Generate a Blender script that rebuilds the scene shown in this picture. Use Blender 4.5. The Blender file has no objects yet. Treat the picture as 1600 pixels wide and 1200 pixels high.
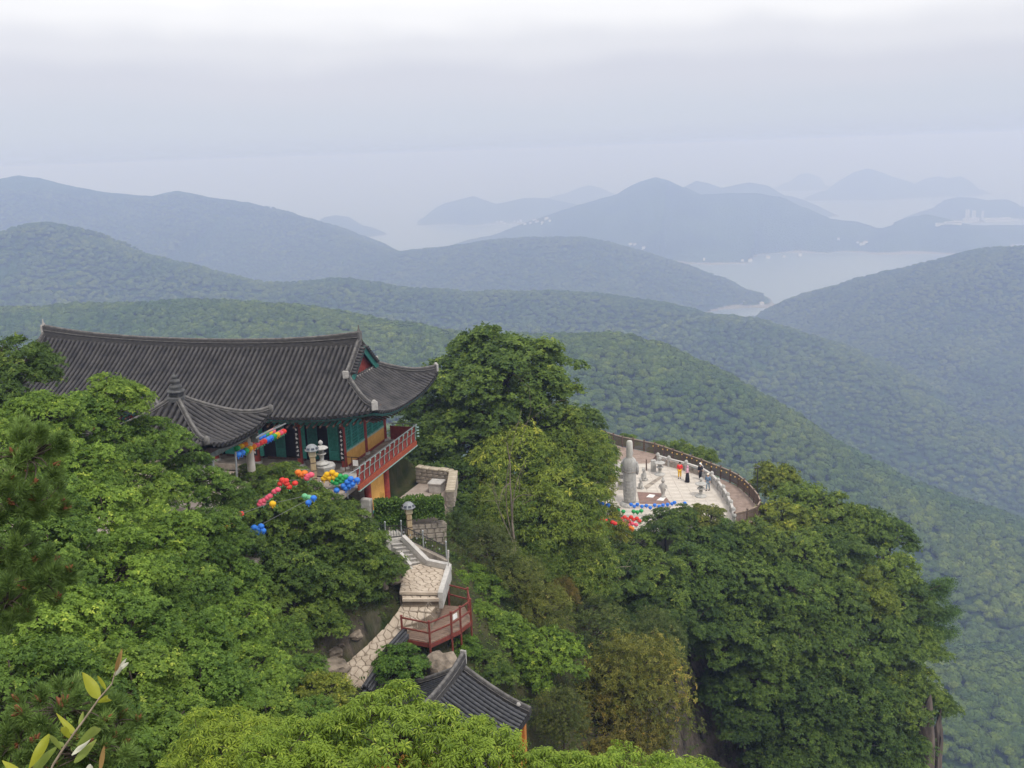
import bpy, bmesh, math, random
import numpy as np
from mathutils import Vector, Matrix, Quaternion, noise as mnoise

scene = bpy.context.scene
COL = scene.collection
random.seed(7)
RNG = np.random.default_rng(11)
R = math.radians

# ------------------------------------------------------------------ camera
FPX, HORIZON, ROLL = 1500.0, 235.0, R(2.0)        # focal length in pixels of the 1600 px wide photograph
PITCH = math.atan((600 - HORIZON) / FPX)
cF = Vector((0, math.cos(PITCH), -math.sin(PITCH)))
cU0 = Vector((0, math.sin(PITCH), math.cos(PITCH)))
cR0 = Vector((1, 0, 0))
cR = math.cos(ROLL) * cR0 - math.sin(ROLL) * cU0
cU = math.sin(ROLL) * cR0 + math.cos(ROLL) * cU0
cam_data = bpy.data.cameras.new('camera')
cam_data.sensor_width = 36.0
cam_data.lens = 36.0 * FPX / 1600.0
cam_data.clip_start = 0.1
cam_data.clip_end = 80000
cam = bpy.data.objects.new('camera', cam_data)
COL.objects.link(cam)
cam.matrix_world = Matrix(((cR.x, cU.x, -cF.x, 0), (cR.y, cU.y, -cF.y, 0), (cR.z, cU.z, -cF.z, 0), (0, 0, 0, 1)))
scene.camera = cam

# ------------------------------------------------------------------ sky: hazy overcast over a NISHITA sky
SUN_EL, SUN_AZ = R(58), R(150)                      # sun veiled by cloud, high, behind the viewer's right
world = bpy.data.worlds.new('World')
scene.world = world
world.use_nodes = True
wn, wl = world.node_tree.nodes, world.node_tree.links
wn.clear()
w_out = wn.new('ShaderNodeOutputWorld')
sky = wn.new('ShaderNodeTexSky')
sky.sky_type = 'NISHITA'
sky.sun_disc = False
sky.sun_elevation = SUN_EL
sky.sun_rotation = SUN_AZ
sky.altitude = 400
sky.dust_density = 4
bg_sky = wn.new('ShaderNodeBackground')
bg_sky.inputs['Strength'].default_value = 0.10
wl.new(sky.outputs[0], bg_sky.inputs['Color'])
w_tc = wn.new('ShaderNodeTexCoord')
w_sep = wn.new('ShaderNodeSeparateXYZ')
wl.new(w_tc.outputs['Generated'], w_sep.inputs[0])
w_map = wn.new('ShaderNodeMapping')
w_map.inputs['Scale'].default_value = (1.0, 1.0, 2.2)
wl.new(w_tc.outputs['Generated'], w_map.inputs[0])
w_noise = wn.new('ShaderNodeTexNoise')
w_noise.inputs['Scale'].default_value = 1.7
w_noise.inputs['Detail'].default_value = 4
w_noise.inputs['Roughness'].default_value = 0.5
wl.new(w_map.outputs[0], w_noise.inputs['Vector'])
w_madd = wn.new('ShaderNodeMath'); w_madd.operation = 'MULTIPLY_ADD'      # uneven cloud base: the bright upper deck dips and lifts
w_madd.inputs[1].default_value = 2.2
w_madd.inputs[2].default_value = -0.05
wl.new(w_noise.outputs['Fac'], w_madd.inputs[0])
w_h = wn.new('ShaderNodeMath'); w_h.operation = 'MULTIPLY'
wl.new(w_sep.outputs['Z'], w_h.inputs[0]); wl.new(w_madd.outputs[0], w_h.inputs[1])
w_ramp = wn.new('ShaderNodeValToRGB')               # overcast luminance rising from the hazy horizon to the zenith
cr = w_ramp.color_ramp
cr.interpolation = 'EASE'
SKY_STOPS = [(0.0, (0.433, 0.471, 0.564)), (0.03, (0.462, 0.497, 0.573)), (0.075, (0.500, 0.515, 0.582)), (0.11, (0.58, 0.588, 0.635)), (0.15, (0.71, 0.71, 0.732)), (0.19, (0.79, 0.79, 0.80)), (0.40, (0.86, 0.86, 0.87)), (1.0, (1.10, 1.10, 1.12))]
SKY_GAIN = 1.8                                      # overcast sky: the zenith is about three times the horizon
SKY_STOPS = [(p_, tuple(c / SKY_GAIN for c in c_)) for p_, c_ in SKY_STOPS]
cr.elements[0].position = SKY_STOPS[0][0]; cr.elements[0].color = (*SKY_STOPS[0][1], 1)
cr.elements[1].position = SKY_STOPS[-1][0]; cr.elements[1].color = (*SKY_STOPS[-1][1], 1)
for p_, c_ in SKY_STOPS[1:-1]:
    e_ = cr.elements.new(p_); e_.color = (*c_, 1)
wl.new(w_h.outputs[0], w_ramp.inputs[0])
bg_cloud = wn.new('ShaderNodeBackground')
bg_cloud.inputs['Strength'].default_value = SKY_GAIN
wl.new(w_ramp.outputs[0], bg_cloud.inputs['Color'])
w_mix = wn.new('ShaderNodeMixShader')
w_mix.inputs[0].default_value = 0.94
wl.new(bg_sky.outputs[0], w_mix.inputs[1]); wl.new(bg_cloud.outputs[0], w_mix.inputs[2])
wl.new(w_mix.outputs[0], w_out.inputs['Surface'])

# ------------------------------------------------------------------ sun (behind cloud: weak and soft)
sun_data = bpy.data.lights.new('sun', 'SUN')
sun_data.energy = 1.5
sun_data.angle = R(11)
sun_data.color = (1.0, 0.955, 0.88)
sun = bpy.data.objects.new('sun', sun_data)
COL.objects.link(sun)
# Nishita: rotation 0 = +Y, growing clockwise seen from above
sdir = Vector((math.sin(SUN_AZ) * math.cos(SUN_EL), math.cos(SUN_AZ) * math.cos(SUN_EL), math.sin(SUN_EL)))
sun.rotation_euler = sdir.to_track_quat('Z', 'Y').to_euler()

scene.view_settings.view_transform = 'Standard'
scene.view_settings.look = 'None'
scene.view_settings.exposure = 0.50
scene.view_settings.gamma = 1.0
scene.view_settings.use_curve_mapping = False
scene.render.engine = 'CYCLES'
cy = scene.cycles
cy.max_bounces = 6
cy.diffuse_bounces = 3
cy.glossy_bounces = 2
cy.transmission_bounces = 3
cy.transparent_max_bounces = 4
cy.volume_bounces = 1
cy.sample_clamp_indirect = 4
cy.use_denoising = True
try:
    cy.denoiser = 'OPENIMAGEDENOISE'
    cy.denoising_input_passes = 'RGB_ALBEDO_NORMAL'
except Exception:
    pass

# ------------------------------------------------------------------ helpers
def unp(u, v, Y):
    """point of the place seen at photograph pixel (u, v), at forward distance Y metres"""
    d = cF + cR * ((u - 800) / FPX) + cU * ((600 - v) / FPX)
    return d * (Y / d.y)

def onz(u, v, z):
    d = cF + cR * ((u - 800) / FPX) + cU * ((600 - v) / FPX)
    return d * (z / d.z)

def tag(o, label=None, cat=None, group=None, kind=None):
    if label: o['label'] = label
    if cat: o['category'] = cat
    if group: o['group'] = group
    if kind: o['kind'] = kind
    return o

def empty(name, loc=(0, 0, 0), rz=0.0, label=None, cat=None, group=None, kind=None):
    o = bpy.data.objects.new(name, None)
    o.empty_display_size = 0.2
    COL.objects.link(o)
    o.location = loc
    o.rotation_euler = (0, 0, rz)
    return tag(o, label, cat, group, kind)

def put(name, me, parent=None, loc=None, rot=None, scale=None):
    o = bpy.data.objects.new(name, me)
    COL.objects.link(o)
    if parent is not None: o.parent = parent
    if loc is not None: o.location = loc
    if rot is not None: o.rotation_euler = rot
    if scale is not None: o.scale = scale if hasattr(scale, '__len__') else (scale,) * 3
    return o

def np_mesh(name, V, F, mat=None, smooth=False, attr=None):
    """V (n,3), F (m,3|4) numpy -> mesh"""
    V = np.asarray(V, np.float32); F = np.asarray(F, np.int32)
    me = bpy.data.meshes.new(name)
    me.vertices.add(len(V)); me.vertices.foreach_set('co', V.ravel())
    k = F.shape[1]
    me.loops.add(F.size); me.loops.foreach_set('vertex_index', F.ravel())
    me.polygons.add(len(F))
    me.polygons.foreach_set('loop_start', np.arange(0, F.size, k, dtype=np.int32))
    me.polygons.foreach_set('loop_total', np.full(len(F), k, np.int32))
    me.polygons.foreach_set('use_smooth', np.full(len(F), smooth, bool))
    if attr is not None:
        for an, (dom, arr) in attr.items():
            a = me.attributes.new(an, 'FLOAT', dom)
            a.data.foreach_set('value', np.asarray(arr, np.float32))
    me.update(calc_edges=True)
    me.validate()
    if mat: me.materials.append(mat)
    return me

class MB:
    """collects shapes, then links them as ONE mesh object"""
    def __init__(self):
        self.v = []; self.f = []; self.s = []
    def add(self, vs, fs, smooth=False):
        n = len(self.v)
        self.v += [tuple(x) for x in vs]
        self.f += [tuple(i + n for i in f) for f in fs]
        self.s += [smooth] * len(fs)
        return self
    def box(self, c, size, M=None, bev=0.0, taper=None):
        x, y, z = (s / 2 for s in size)
        tx, ty = taper if taper else (1, 1)
        if bev > 0:
            b = min(bev, x * .49, y * .49, z * .49)
            vs, fs = [], []
            rings = [(-z, x - b, y - b, 1, 1), (-z + b, x, y, 1, 1), (z - b, x, y, tx, ty), (z, x - b, y - b, tx, ty)]
            for (h, hx, hy, qx, qy) in rings:
                k = b * .6
                for (px, py) in ((-hx + k, -hy), (hx - k, -hy), (hx, -hy + k), (hx, hy - k), (hx - k, hy), (-hx + k, hy), (-hx, hy - k), (-hx, -hy + k)):
                    vs.append(Vector((px * qx, py * qy, h)))
            for r in range(3):
                for i in range(8):
                    j = (i + 1) % 8
                    fs.append((r * 8 + i, r * 8 + j, r * 8 + 8 + j, r * 8 + 8 + i))
            fs.append(tuple(range(7, -1, -1))); fs.append(tuple(range(24, 32)))
        else:
            vs = [Vector((sx * x * (tx if sz > 0 else 1), sy * y * (ty if sz > 0 else 1), sz * z)) for sz in (-1, 1) for sx, sy in ((-1, -1), (1, -1), (1, 1), (-1, 1))]
            fs = [(3, 2, 1, 0), (4, 5, 6, 7), (0, 1, 5, 4), (1, 2, 6, 5), (2, 3, 7, 6), (3, 0, 4, 7)]
        c = Vector(c)
        vs = [(M @ v if M is not None else v) + c for v in vs]
        return self.add(vs, fs)
    def bar(self, p, q, w, h, up=(0, 0, 1)):
        """box beam from p to q, w across, h high"""
        p, q = Vector(p), Vector(q)
        d = (q - p); L = d.length; d.normalize()
        s = d.cross(Vector(up))
        if s.length < 1e-4: s = Vector((1, 0, 0))
        s.normalize(); t = s.cross(d)
        vs = [e + s * (a * w / 2) + t * (b * h / 2) for e in (p, q) for a, b in ((-1, -1), (1, -1), (1, 1), (-1, 1))]
        return self.add(vs, [(3, 2, 1, 0), (4, 5, 6, 7), (0, 1, 5, 4), (1, 2, 6, 5), (2, 3, 7, 6), (3, 0, 4, 7)])
    def tube(self, pts, rad, n=8, caps=True, smooth=True):
        pts = [Vector(p) for p in pts]
        if not hasattr(rad, '__len__'): rad = [rad] * len(pts)
        vs, fs = [], []
        prev = None
        for i, p in enumerate(pts):
            a = pts[max(i - 1, 0)]; b = pts[min(i + 1, len(pts) - 1)]
            d = (b - a)
            if d.length < 1e-9: d = Vector((0, 0, 1))
            d.normalize()
            if prev is None:
                ref = Vector((0, 0, 1)) if abs(d.z) < .9 else Vector((1, 0, 0))
                s = d.cross(ref).normalized()
            else:
                s = (prev - d * prev.dot(d))
                s = s.normalized() if s.length > 1e-6 else d.orthogonal().normalized()
            prev = s
            t = d.cross(s)
            for k in range(n):
                an = 2 * math.pi * k / n
                vs.append(p + (s * math.cos(an) + t * math.sin(an)) * rad[i])
        for i in range(len(pts) - 1):
            for k in range(n):
                k2 = (k + 1) % n
                fs.append((i * n + k, i * n + k2, (i + 1) * n + k2, (i + 1) * n + k))
        self.add(vs, fs, smooth)
        if caps:
            m = (len(pts) - 1) * n
            self.add([vs[k] for k in range(n)], [tuple(range(n - 1, -1, -1))])
            self.add([vs[m + k] for k in range(n)], [tuple(range(n))])
        return self
    def lathe(self, prof, n=16, c=(0, 0, 0), sx=1.0, sy=1.0, smooth=True, rot=0.0):
        """prof: list of (radius, z)"""
        c = Vector(c); vs, fs = [], []
        for r, z in prof:
            for k in range(n):
                a = 2 * math.pi * k / n + rot
                vs.append(c + Vector((r * math.cos(a) * sx, r * math.sin(a) * sy, z)))
        m = len(prof)
        for i in range(m - 1):
            for k in range(n):
                k2 = (k + 1) % n
                fs.append((i * n + k, i * n + k2, (i + 1) * n + k2, (i + 1) * n + k))
        self.add(vs, fs, smooth)
        self.add([vs[k] for k in range(n)], [tuple(range(n - 1, -1, -1))])
        self.add([vs[(m - 1) * n + k] for k in range(n)], [tuple(range(n))])
        return self
    def prism(self, poly, z0, z1):
        """poly: (x, y) counter-clockwise"""
        n = len(poly)
        vs = [Vector((x, y, z0)) for x, y in poly] + [Vector((x, y, z1)) for x, y in poly]
        fs = [tuple(range(n - 1, -1, -1)), tuple(range(n, 2 * n))]
        for i in range(n):
            j = (i + 1) % n
            fs.append((i, j, n + j, n + i))
        return self.add(vs, fs)
    def mesh(self, name, mat):
        me = bpy.data.meshes.new(name)
        me.from_pydata([tuple(v) for v in self.v], [], self.f)
        me.polygons.foreach_set('use_smooth', self.s)
        me.update()
        if mat: me.materials.append(mat)
        return me
    def build(self, name, mat, parent=None, **kw):
        return put(name, self.mesh(name, mat), parent, **kw)

# ---- numpy value noise
_tab = np.random.default_rng(5).random((256, 256)).astype(np.float64)
def vnoise(x, y, seed=0):
    x = np.asarray(x, float) + seed * 37.17; y = np.asarray(y, float) + seed * 91.7
    xi = np.floor(x).astype(int); yi = np.floor(y).astype(int)
    fx = x - xi; fy = y - yi
    fx = fx * fx * (3 - 2 * fx); fy = fy * fy * (3 - 2 * fy)
    g = lambda a, b: _tab[a & 255, b & 255]
    return (g(xi, yi) * (1 - fx) + g(xi + 1, yi) * fx) * (1 - fy) + (g(xi, yi + 1) * (1 - fx) + g(xi + 1, yi + 1) * fx) * fy
def fbm(x, y, scale, octv=4, seed=0, rough=.5):
    s, a, t = 0.0, 1.0, 0.0
    for o in range(octv):
        s = s + a * (vnoise(np.asarray(x) / scale * 2 ** o, np.asarray(y) / scale * 2 ** o, seed + o) - .5)
        t += a; a *= rough
    return s / t * 2

# ------------------------------------------------------------------ materials
MATS = {}
def mat(name, color, rough=.7, var=.15, scale=6.0, bump=.0, bscale=30.0, col2=None, spec=.3, metal=0.0, coord='Object', detail=5, streak=None, mixpos=(.35, .65), emit=None):
    if name in MATS: return MATS[name]
    m = bpy.data.materials.new(name); m.use_nodes = True
    n, l = m.node_tree.nodes, m.node_tree.links
    b = n['Principled BSDF']
    b.inputs['Roughness'].default_value = rough
    b.inputs['Specular IOR Level'].default_value = spec
    b.inputs['Metallic'].default_value = metal
    tc = n.new('ShaderNodeTexCoord')
    nz = n.new('ShaderNodeTexNoise')
    nz.inputs['Scale'].default_value = scale; nz.inputs['Detail'].default_value = detail
    nz.inputs['Roughness'].default_value = .62
    mp = n.new('ShaderNodeMapping')
    if streak: mp.inputs['Scale'].default_value = streak
    l.new(tc.outputs[coord], mp.inputs[0]); l.new(mp.outputs[0], nz.inputs['Vector'])
    rp = n.new('ShaderNodeValToRGB')
    c2 = col2 if col2 else tuple(min(1, c * (1 + var)) for c in color)
    c1 = color if col2 else tuple(c * (1 - var) for c in color)
    rp.color_ramp.elements[0].position = mixpos[0]; rp.color_ramp.elements[0].color = (*c1, 1)
    rp.color_ramp.elements[1].position = mixpos[1]; rp.color_ramp.elements[1].color = (*c2, 1)
    l.new(nz.outputs['Fac'], rp.inputs[0])
    l.new(rp.outputs[0], b.inputs['Base Color'])
    if bump > 0:
        nb = n.new('ShaderNodeTexNoise'); nb.inputs['Scale'].default_value = bscale; nb.inputs['Detail'].default_value = 6
        l.new(mp.outputs[0], nb.inputs['Vector'])
        bp = n.new('ShaderNodeBump'); bp.inputs['Strength'].default_value = bump; bp.inputs['Distance'].default_value = .05
        l.new(nb.outputs['Fac'], bp.inputs['Height']); l.new(bp.outputs[0], b.inputs['Normal'])
    if emit:
        b.inputs['Emission Color'].default_value = (*emit[0], 1); b.inputs['Emission Strength'].default_value = emit[1]
    MATS[name] = m
    return m

def leaf_mat(name, ca, cb, trans=.35, rough=.55, cc=None):
    """leaf colour from the leaf's own tone (young / old leaf) and the tree's own tint"""
    if name in MATS: return MATS[name]
    m = bpy.data.materials.new(name); m.use_nodes = True
    n, l = m.node_tree.nodes, m.node_tree.links
    b = n['Principled BSDF']; out = n['Material Output']
    b.inputs['Roughness'].default_value = rough; b.inputs['Specular IOR Level'].default_value = .25
    at = n.new('ShaderNodeAttribute'); at.attribute_name = 'tone'
    rp = n.new('ShaderNodeValToRGB')
    rp.color_ramp.elements[0].color = (*ca, 1); rp.color_ramp.elements[1].color = (*cb, 1)
    if cc:
        e = rp.color_ramp.elements.new(.8); e.color = (*cb, 1); rp.color_ramp.elements[-1].color = (*cc, 1)
    l.new(at.outputs['Fac'], rp.inputs[0])
    oi = n.new('ShaderNodeObjectInfo')
    mu = n.new('ShaderNodeMix'); mu.data_type = 'RGBA'; mu.blend_type = 'MULTIPLY'; mu.inputs[0].default_value = 1
    l.new(rp.outputs[0], mu.inputs[6]); l.new(oi.outputs['Color'], mu.inputs[7])
    l.new(mu.outputs[2], b.inputs['Base Color'])
    tr = n.new('ShaderNodeBsdfTranslucent')
    l.new(mu.outputs[2], tr.inputs['Color'])
    mx = n.new('ShaderNodeMixShader'); mx.inputs[0].default_value = trans
    l.new(b.outputs[0], mx.inputs[1]); l.new(tr.outputs[0], mx.inputs[2])
    l.new(mx.outputs[0], out.inputs['Surface'])
    MATS[name] = m
    return m

def ordn(i): return ['first', 'second', 'third', 'fourth', 'fifth', 'sixth', 'seventh', 'eighth', 'ninth', 'tenth', 'eleventh', 'twelfth'][i]

def unit(a):
    return a / np.maximum(np.linalg.norm(a, axis=-1, keepdims=True), 1e-9)

def leaves(C, D, Nn, L, W, tone, fold=.0):
    """rhombic leaves: centres, long axes, normals, lengths, widths"""
    D = unit(D); S = unit(np.cross(Nn, D)); U = np.cross(D, S)
    L = L[:, None]; W = W[:, None]
    a = C - D * L * .5
    b = C - S * W * .5 + D * L * .05 + U * L * .06
    c = C + D * L * .5 - U * L * .10
    d = C + S * W * .5 + D * L * .05 + U * L * .06
    V = np.stack([a, b, c, d], 1).reshape(-1, 3)
    F = np.arange(len(V)).reshape(-1, 4)
    return V, F, tone

def limb(mb, p, q, r0, r1, rg, n=5, sag=.12, sides=5):
    p = np.array(p, float); q = np.array(q, float)
    L = np.linalg.norm(q - p)
    off = rg.normal(size=3) * L * sag
    pts, rad = [], []
    for i in range(n + 1):
        t = i / n
        x = p + (q - p) * t + off * math.sin(math.pi * t) + np.array([0, 0, L * .10]) * math.sin(math.pi * t)
        pts.append(x); rad.append(r0 + (r1 - r0) * t)
    mb.tube(pts, rad, sides, caps=False)

# ================================================================== far terrain: one sheet built from ridge crests
SEA_Z = -420.0
# every ridge: crest as photograph pixels with the forward distance in metres, fall per metre, rounding of the crest
RIDGES = [
    # hillside close below the cliff, lower right of the view
    dict(c=[(1380, 1120, 400), (1480, 1072, 420), (1600, 1060, 430), (1800, 1050, 450)], s=.55, w=30),
    # near wooded spur: behind the temple hall and on to the right, falling into the valley
    dict(c=[(-250, 520, 840), (-60, 497, 830), (0, 492, 820), (130, 486, 810), (250, 480, 800), (350, 481, 780), (450, 489, 760), (560, 508, 740), (660, 528, 720), (780, 538, 700),
            (900, 536, 690), (970, 540, 680), (1040, 554, 670), (1100, 582, 665), (1150, 606, 660), (1250, 664, 655), (1330, 722, 650), (1420, 768, 640), (1520, 806, 630), (1600, 832, 620), (1750, 890, 600)], s=.52, w=45),
    dict(c=[(-300, 404, 1650), (-100, 389, 1595), (0, 374, 1562), (30, 358, 1540), (64, 353, 1540), (100, 361, 1540), (120, 372, 1534), (208, 402, 1529), (280, 420, 1518), (340, 436, 1507), (400, 450, 1496),
            (460, 448, 1496), (528, 441, 1507), (600, 448, 1518), (660, 456, 1540), (740, 463, 1540), (865, 461, 1540), (925, 466, 1522), (970, 474, 1487), (1015, 479, 1453), (1075, 495, 1416), (1160, 506, 1362),
            (1232, 528, 1312), (1300, 560, 1264), (1390, 612, 1202), (1480, 656, 1160), (1600, 694, 1130), (1750, 724, 1100)], s=.40, w=70),
    dict(c=[(1900, 363, 1750), (1700, 375, 1800), (1600, 387, 1850), (1530, 393, 1900), (1477, 405, 1950), (1435, 417, 2000), (1376, 429, 2050), (1313, 447, 2100), (1250, 464, 2150), (1211, 482, 2200), (1190, 498, 2220)], s=.36, w=60),
    dict(c=[(608, 400, 2700), (640, 394, 2680), (700, 388, 2660), (760, 380, 2640), (820, 374, 2620), (910, 374, 2600), (955, 383, 2600), (1015, 399, 2600), (1075, 418, 2600), (1120, 436, 2590), (1155, 457, 2560), (1194, 476, 2500)], s=.33, w=80),
    dict(c=[(-250, 334, 3240), (-80, 294, 3120), (0, 279, 3000), (28, 274, 3000), (60, 278, 3000), (120, 293, 3024), (172, 300, 3048), (236, 307, 3072), (262, 301, 3084), (280, 298, 3096), (310, 304, 3108), (340, 310, 3120), (380, 315, 3144),
            (460, 341, 3027), (520, 368, 2906), (580, 389, 2772), (608, 400, 2700)], s=.42, w=60),
    # headland mountain beyond the bay
    dict(c=[(770, 369, 4150), (840, 342, 4200), (901, 321, 4200), (964, 304, 4200), (985, 291, 4200), (1000, 284, 4200), (1024, 277, 4200), (1040, 281, 4200), (1066, 292, 4180), (1092, 304, 4150), (1140, 302, 4150), (1180, 302, 4150),
            (1215, 307, 4120), (1240, 320, 4080), (1285, 341, 4000), (1334, 346, 3950), (1365, 357, 3900), (1376, 357, 3880), (1400, 350, 3850), (1425, 341, 3850), (1446, 335, 3850), (1478, 344, 3900), (1520, 352, 3950), (1600, 352, 3950), (1750, 345, 3950)], s=.33, w=110),
    # peninsula on the far side of the bay
    dict(c=[(671, 345, 5900), (684, 328, 5950), (700, 316, 6000), (739, 306, 6000), (757, 312, 6000), (775, 319, 6000), (797, 314, 6000), (820, 309, 6000), (850, 309, 6000), (901, 320, 5900), (980, 318, 5800)], s=.55, w=90),
    dict(c=[(880, 303, 7500), (905, 293, 7500), (922, 289, 7500), (940, 294, 7500), (962, 304, 7500)], s=.5, w=80),
    dict(c=[(1060, 297, 5600), (1089, 282, 5600), (1110, 287, 5600), (1128, 294, 5600), (1150, 288, 5600), (1173, 284, 5600), (1200, 290, 5600), (1225, 305, 5600)], s=.5, w=80),
    # islands
    dict(c=[(1234, 284, 8500), (1250, 272, 8500), (1262, 270, 8500), (1280, 276, 8500), (1287, 288, 8500)], s=.7, w=90),
    dict(c=[(1290, 298, 7000), (1315, 280, 7000), (1335, 269, 7000), (1355, 263, 7000), (1376, 268, 7000), (1405, 279, 7000), (1430, 287, 7000), (1448, 279, 7000), (1465, 275, 7000), (1482, 278, 7000), (1503, 275, 7000), (1518, 285, 7000), (1524, 294, 7000)], s=.6, w=70),
    dict(c=[(1470, 322, 5000), (1480, 311, 5000), (1500, 308, 5000), (1530, 309, 5000), (1545, 313, 5000), (1570, 310, 5000), (1584, 315, 5000), (1588, 322, 5000)], s=.5, w=50),
    dict(c=[(494, 350, 5250), (505, 339, 5250), (525, 336, 5250), (545, 339, 5250), (566, 352, 5250)], s=.5, w=40),
]
NEAR_MASS = dict(P=[(-140, 60, -60), (-60, 40, -40), (-30, 50, -45), (0, 60, -60), (12, 78, -62), (16, 88, -62)], s=.95, w=14)

def seg_eval(PX, PY, pts):
    """nearest crest point: distance and interpolated crest height"""
    best = np.full(PX.shape, 1e18); hz = np.zeros(PX.shape)
    for (x0, y0, z0), (x1, y1, z1) in zip(pts[:-1], pts[1:]):
        dx, dy = x1 - x0, y1 - y0
        L2 = dx * dx + dy * dy + 1e-9
        t = np.clip(((PX - x0) * dx + (PY - y0) * dy) / L2, 0, 1)
        d2 = (PX - x0 - t * dx) ** 2 + (PY - y0 - t * dy) ** 2
        z = z0 + (z1 - z0) * t
        # prefer the segment that gives the higher ground
        m = d2 < best
        best = np.where(m, d2, best); hz = np.where(m, z, hz)
    return np.sqrt(best), hz

def terrain_height(PX, PY):
    H = np.full(PX.shape, -760.0)
    spur = fbm(PX, PY, 420, 5, 3)
    spur_f = fbm(PX, PY, 120, 4, 9)
    for i, rg in enumerate(RIDGES + [NEAR_MASS]):
        pts = rg.get('P') or [tuple(unp(*p)) for p in rg['c']]
        d, hz = seg_eval(PX, PY, pts)
        dr = np.sqrt(d * d + rg['w'] ** 2) - rg['w']
        near = np.clip(d / 260, 0, 1)
        far = np.median([p[1] for p in pts]) > 4000
        h = hz - rg['s'] * dr * (1 + .38 * spur * near) + spur_f * near * (7 if far else 13)
        H = np.maximum(H, h)
    H = H + 2.6 * fbm(PX, PY, 34, 3, 41) * np.clip((np.hypot(PX, PY) - 200) / 800, 0, 1)
    return np.maximum(H, SEA_Z - 60)

NT, NR = 620, 470
TH = np.linspace(R(-44), R(44), NT)
RR = np.geomspace(36, 12600, NR)
GT, GR = np.meshgrid(TH, RR)                    # rows: radius
GX, GY = GR * np.sin(GT), GR * np.cos(GT)
GH = terrain_height(GX, GY)
idx = np.arange(NT * NR).reshape(NR, NT)
TF = np.stack([idx[:-1, :-1], idx[:-1, 1:], idx[1:, 1:], idx[1:, :-1]], -1).reshape(-1, 4)
keep = (GH.ravel()[TF] > SEA_Z - 45).any(1)
TF = TF[keep]

def terrain_mat():
    m = bpy.data.materials.new('forested_terrain'); m.use_nodes = True
    n, l = m.node_tree.nodes, m.node_tree.links
    b = n['Principled BSDF']; b.inputs['Roughness'].default_value = .9; b.inputs['Specular IOR Level'].default_value = .05
    tc = n.new('ShaderNodeTexCoord')
    n1 = n.new('ShaderNodeTexNoise'); n1.inputs['Scale'].default_value = .0065; n1.inputs['Detail'].default_value = 6
    l.new(tc.outputs['Object'], n1.inputs['Vector'])
    r1 = n.new('ShaderNodeValToRGB')
    r1.color_ramp.elements[0].position = .32; r1.color_ramp.elements[0].color = (.024, .052, .018, 1)
    r1.color_ramp.elements[1].position = .70; r1.color_ramp.elements[1].color = (.052, .092, .028, 1)
    l.new(n1.outputs['Fac'], r1.inputs[0])
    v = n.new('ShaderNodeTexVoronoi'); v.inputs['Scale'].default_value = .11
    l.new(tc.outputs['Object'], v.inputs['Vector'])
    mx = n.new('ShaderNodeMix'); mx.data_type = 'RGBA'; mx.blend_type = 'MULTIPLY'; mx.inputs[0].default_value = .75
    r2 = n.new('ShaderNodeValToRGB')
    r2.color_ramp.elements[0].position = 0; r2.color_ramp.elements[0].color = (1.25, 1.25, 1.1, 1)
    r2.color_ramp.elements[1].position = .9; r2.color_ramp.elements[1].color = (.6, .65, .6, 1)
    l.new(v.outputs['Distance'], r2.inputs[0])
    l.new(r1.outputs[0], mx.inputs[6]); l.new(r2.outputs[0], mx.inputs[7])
    # pale rock and sand just above the waterline
    sep = n.new('ShaderNodeSeparateXYZ'); l.new(tc.outputs['Object'], sep.inputs[0])
    n3 = n.new('ShaderNodeTexNoise'); n3.inputs['Scale'].default_value = .004; n3.inputs['Detail'].default_value = 3
    l.new(tc.outputs['Object'], n3.inputs['Vector'])
    ma = n.new('ShaderNodeMath'); ma.operation = 'MULTIPLY_ADD'; ma.inputs[1].default_value = -26; ma.inputs[2].default_value = 13
    l.new(n3.outputs['Fac'], ma.inputs[0])
    ad = n.new('ShaderNodeMath'); ad.operation = 'ADD'; l.new(sep.outputs['Z'], ad.inputs[0]); l.new(ma.outputs[0], ad.inputs[1])
    mr = n.new('ShaderNodeMapRange'); mr.inputs['From Min'].default_value = SEA_Z + 4.5; mr.inputs['From Max'].default_value = SEA_Z + 6
    mr.inputs['To Min'].default_value = 1; mr.inputs['To Max'].default_value = 0
    l.new(ad.outputs[0], mr.inputs['Value'])
    m2 = n.new('ShaderNodeMix'); m2.data_type = 'RGBA'
    l.new(mr.outputs[0], m2.inputs[0]); l.new(mx.outputs[2], m2.inputs[6]); m2.inputs[7].default_value = (.24, .22, .18, 1)
    l.new(m2.outputs[2], b.inputs['Base Color'])
    bp = n.new('ShaderNodeBump'); bp.inputs['Strength'].default_value = .9; bp.inputs['Distance'].default_value = 5.0; bp.invert = True
    l.new(v.outputs['Distance'], bp.inputs['Height']); l.new(bp.outputs[0], b.inputs['Normal'])
    return m
M_TERRAIN = terrain_mat()
tv = np.stack([GX.ravel(), GY.ravel(), GH.ravel()], 1)
terrain = put('terrain', np_mesh('terrain', tv, TF[:, ::-1], M_TERRAIN, smooth=True))
tag(terrain, 'wooded mountain ridges, headlands and islands fading into haze', None, kind='structure')

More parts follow.
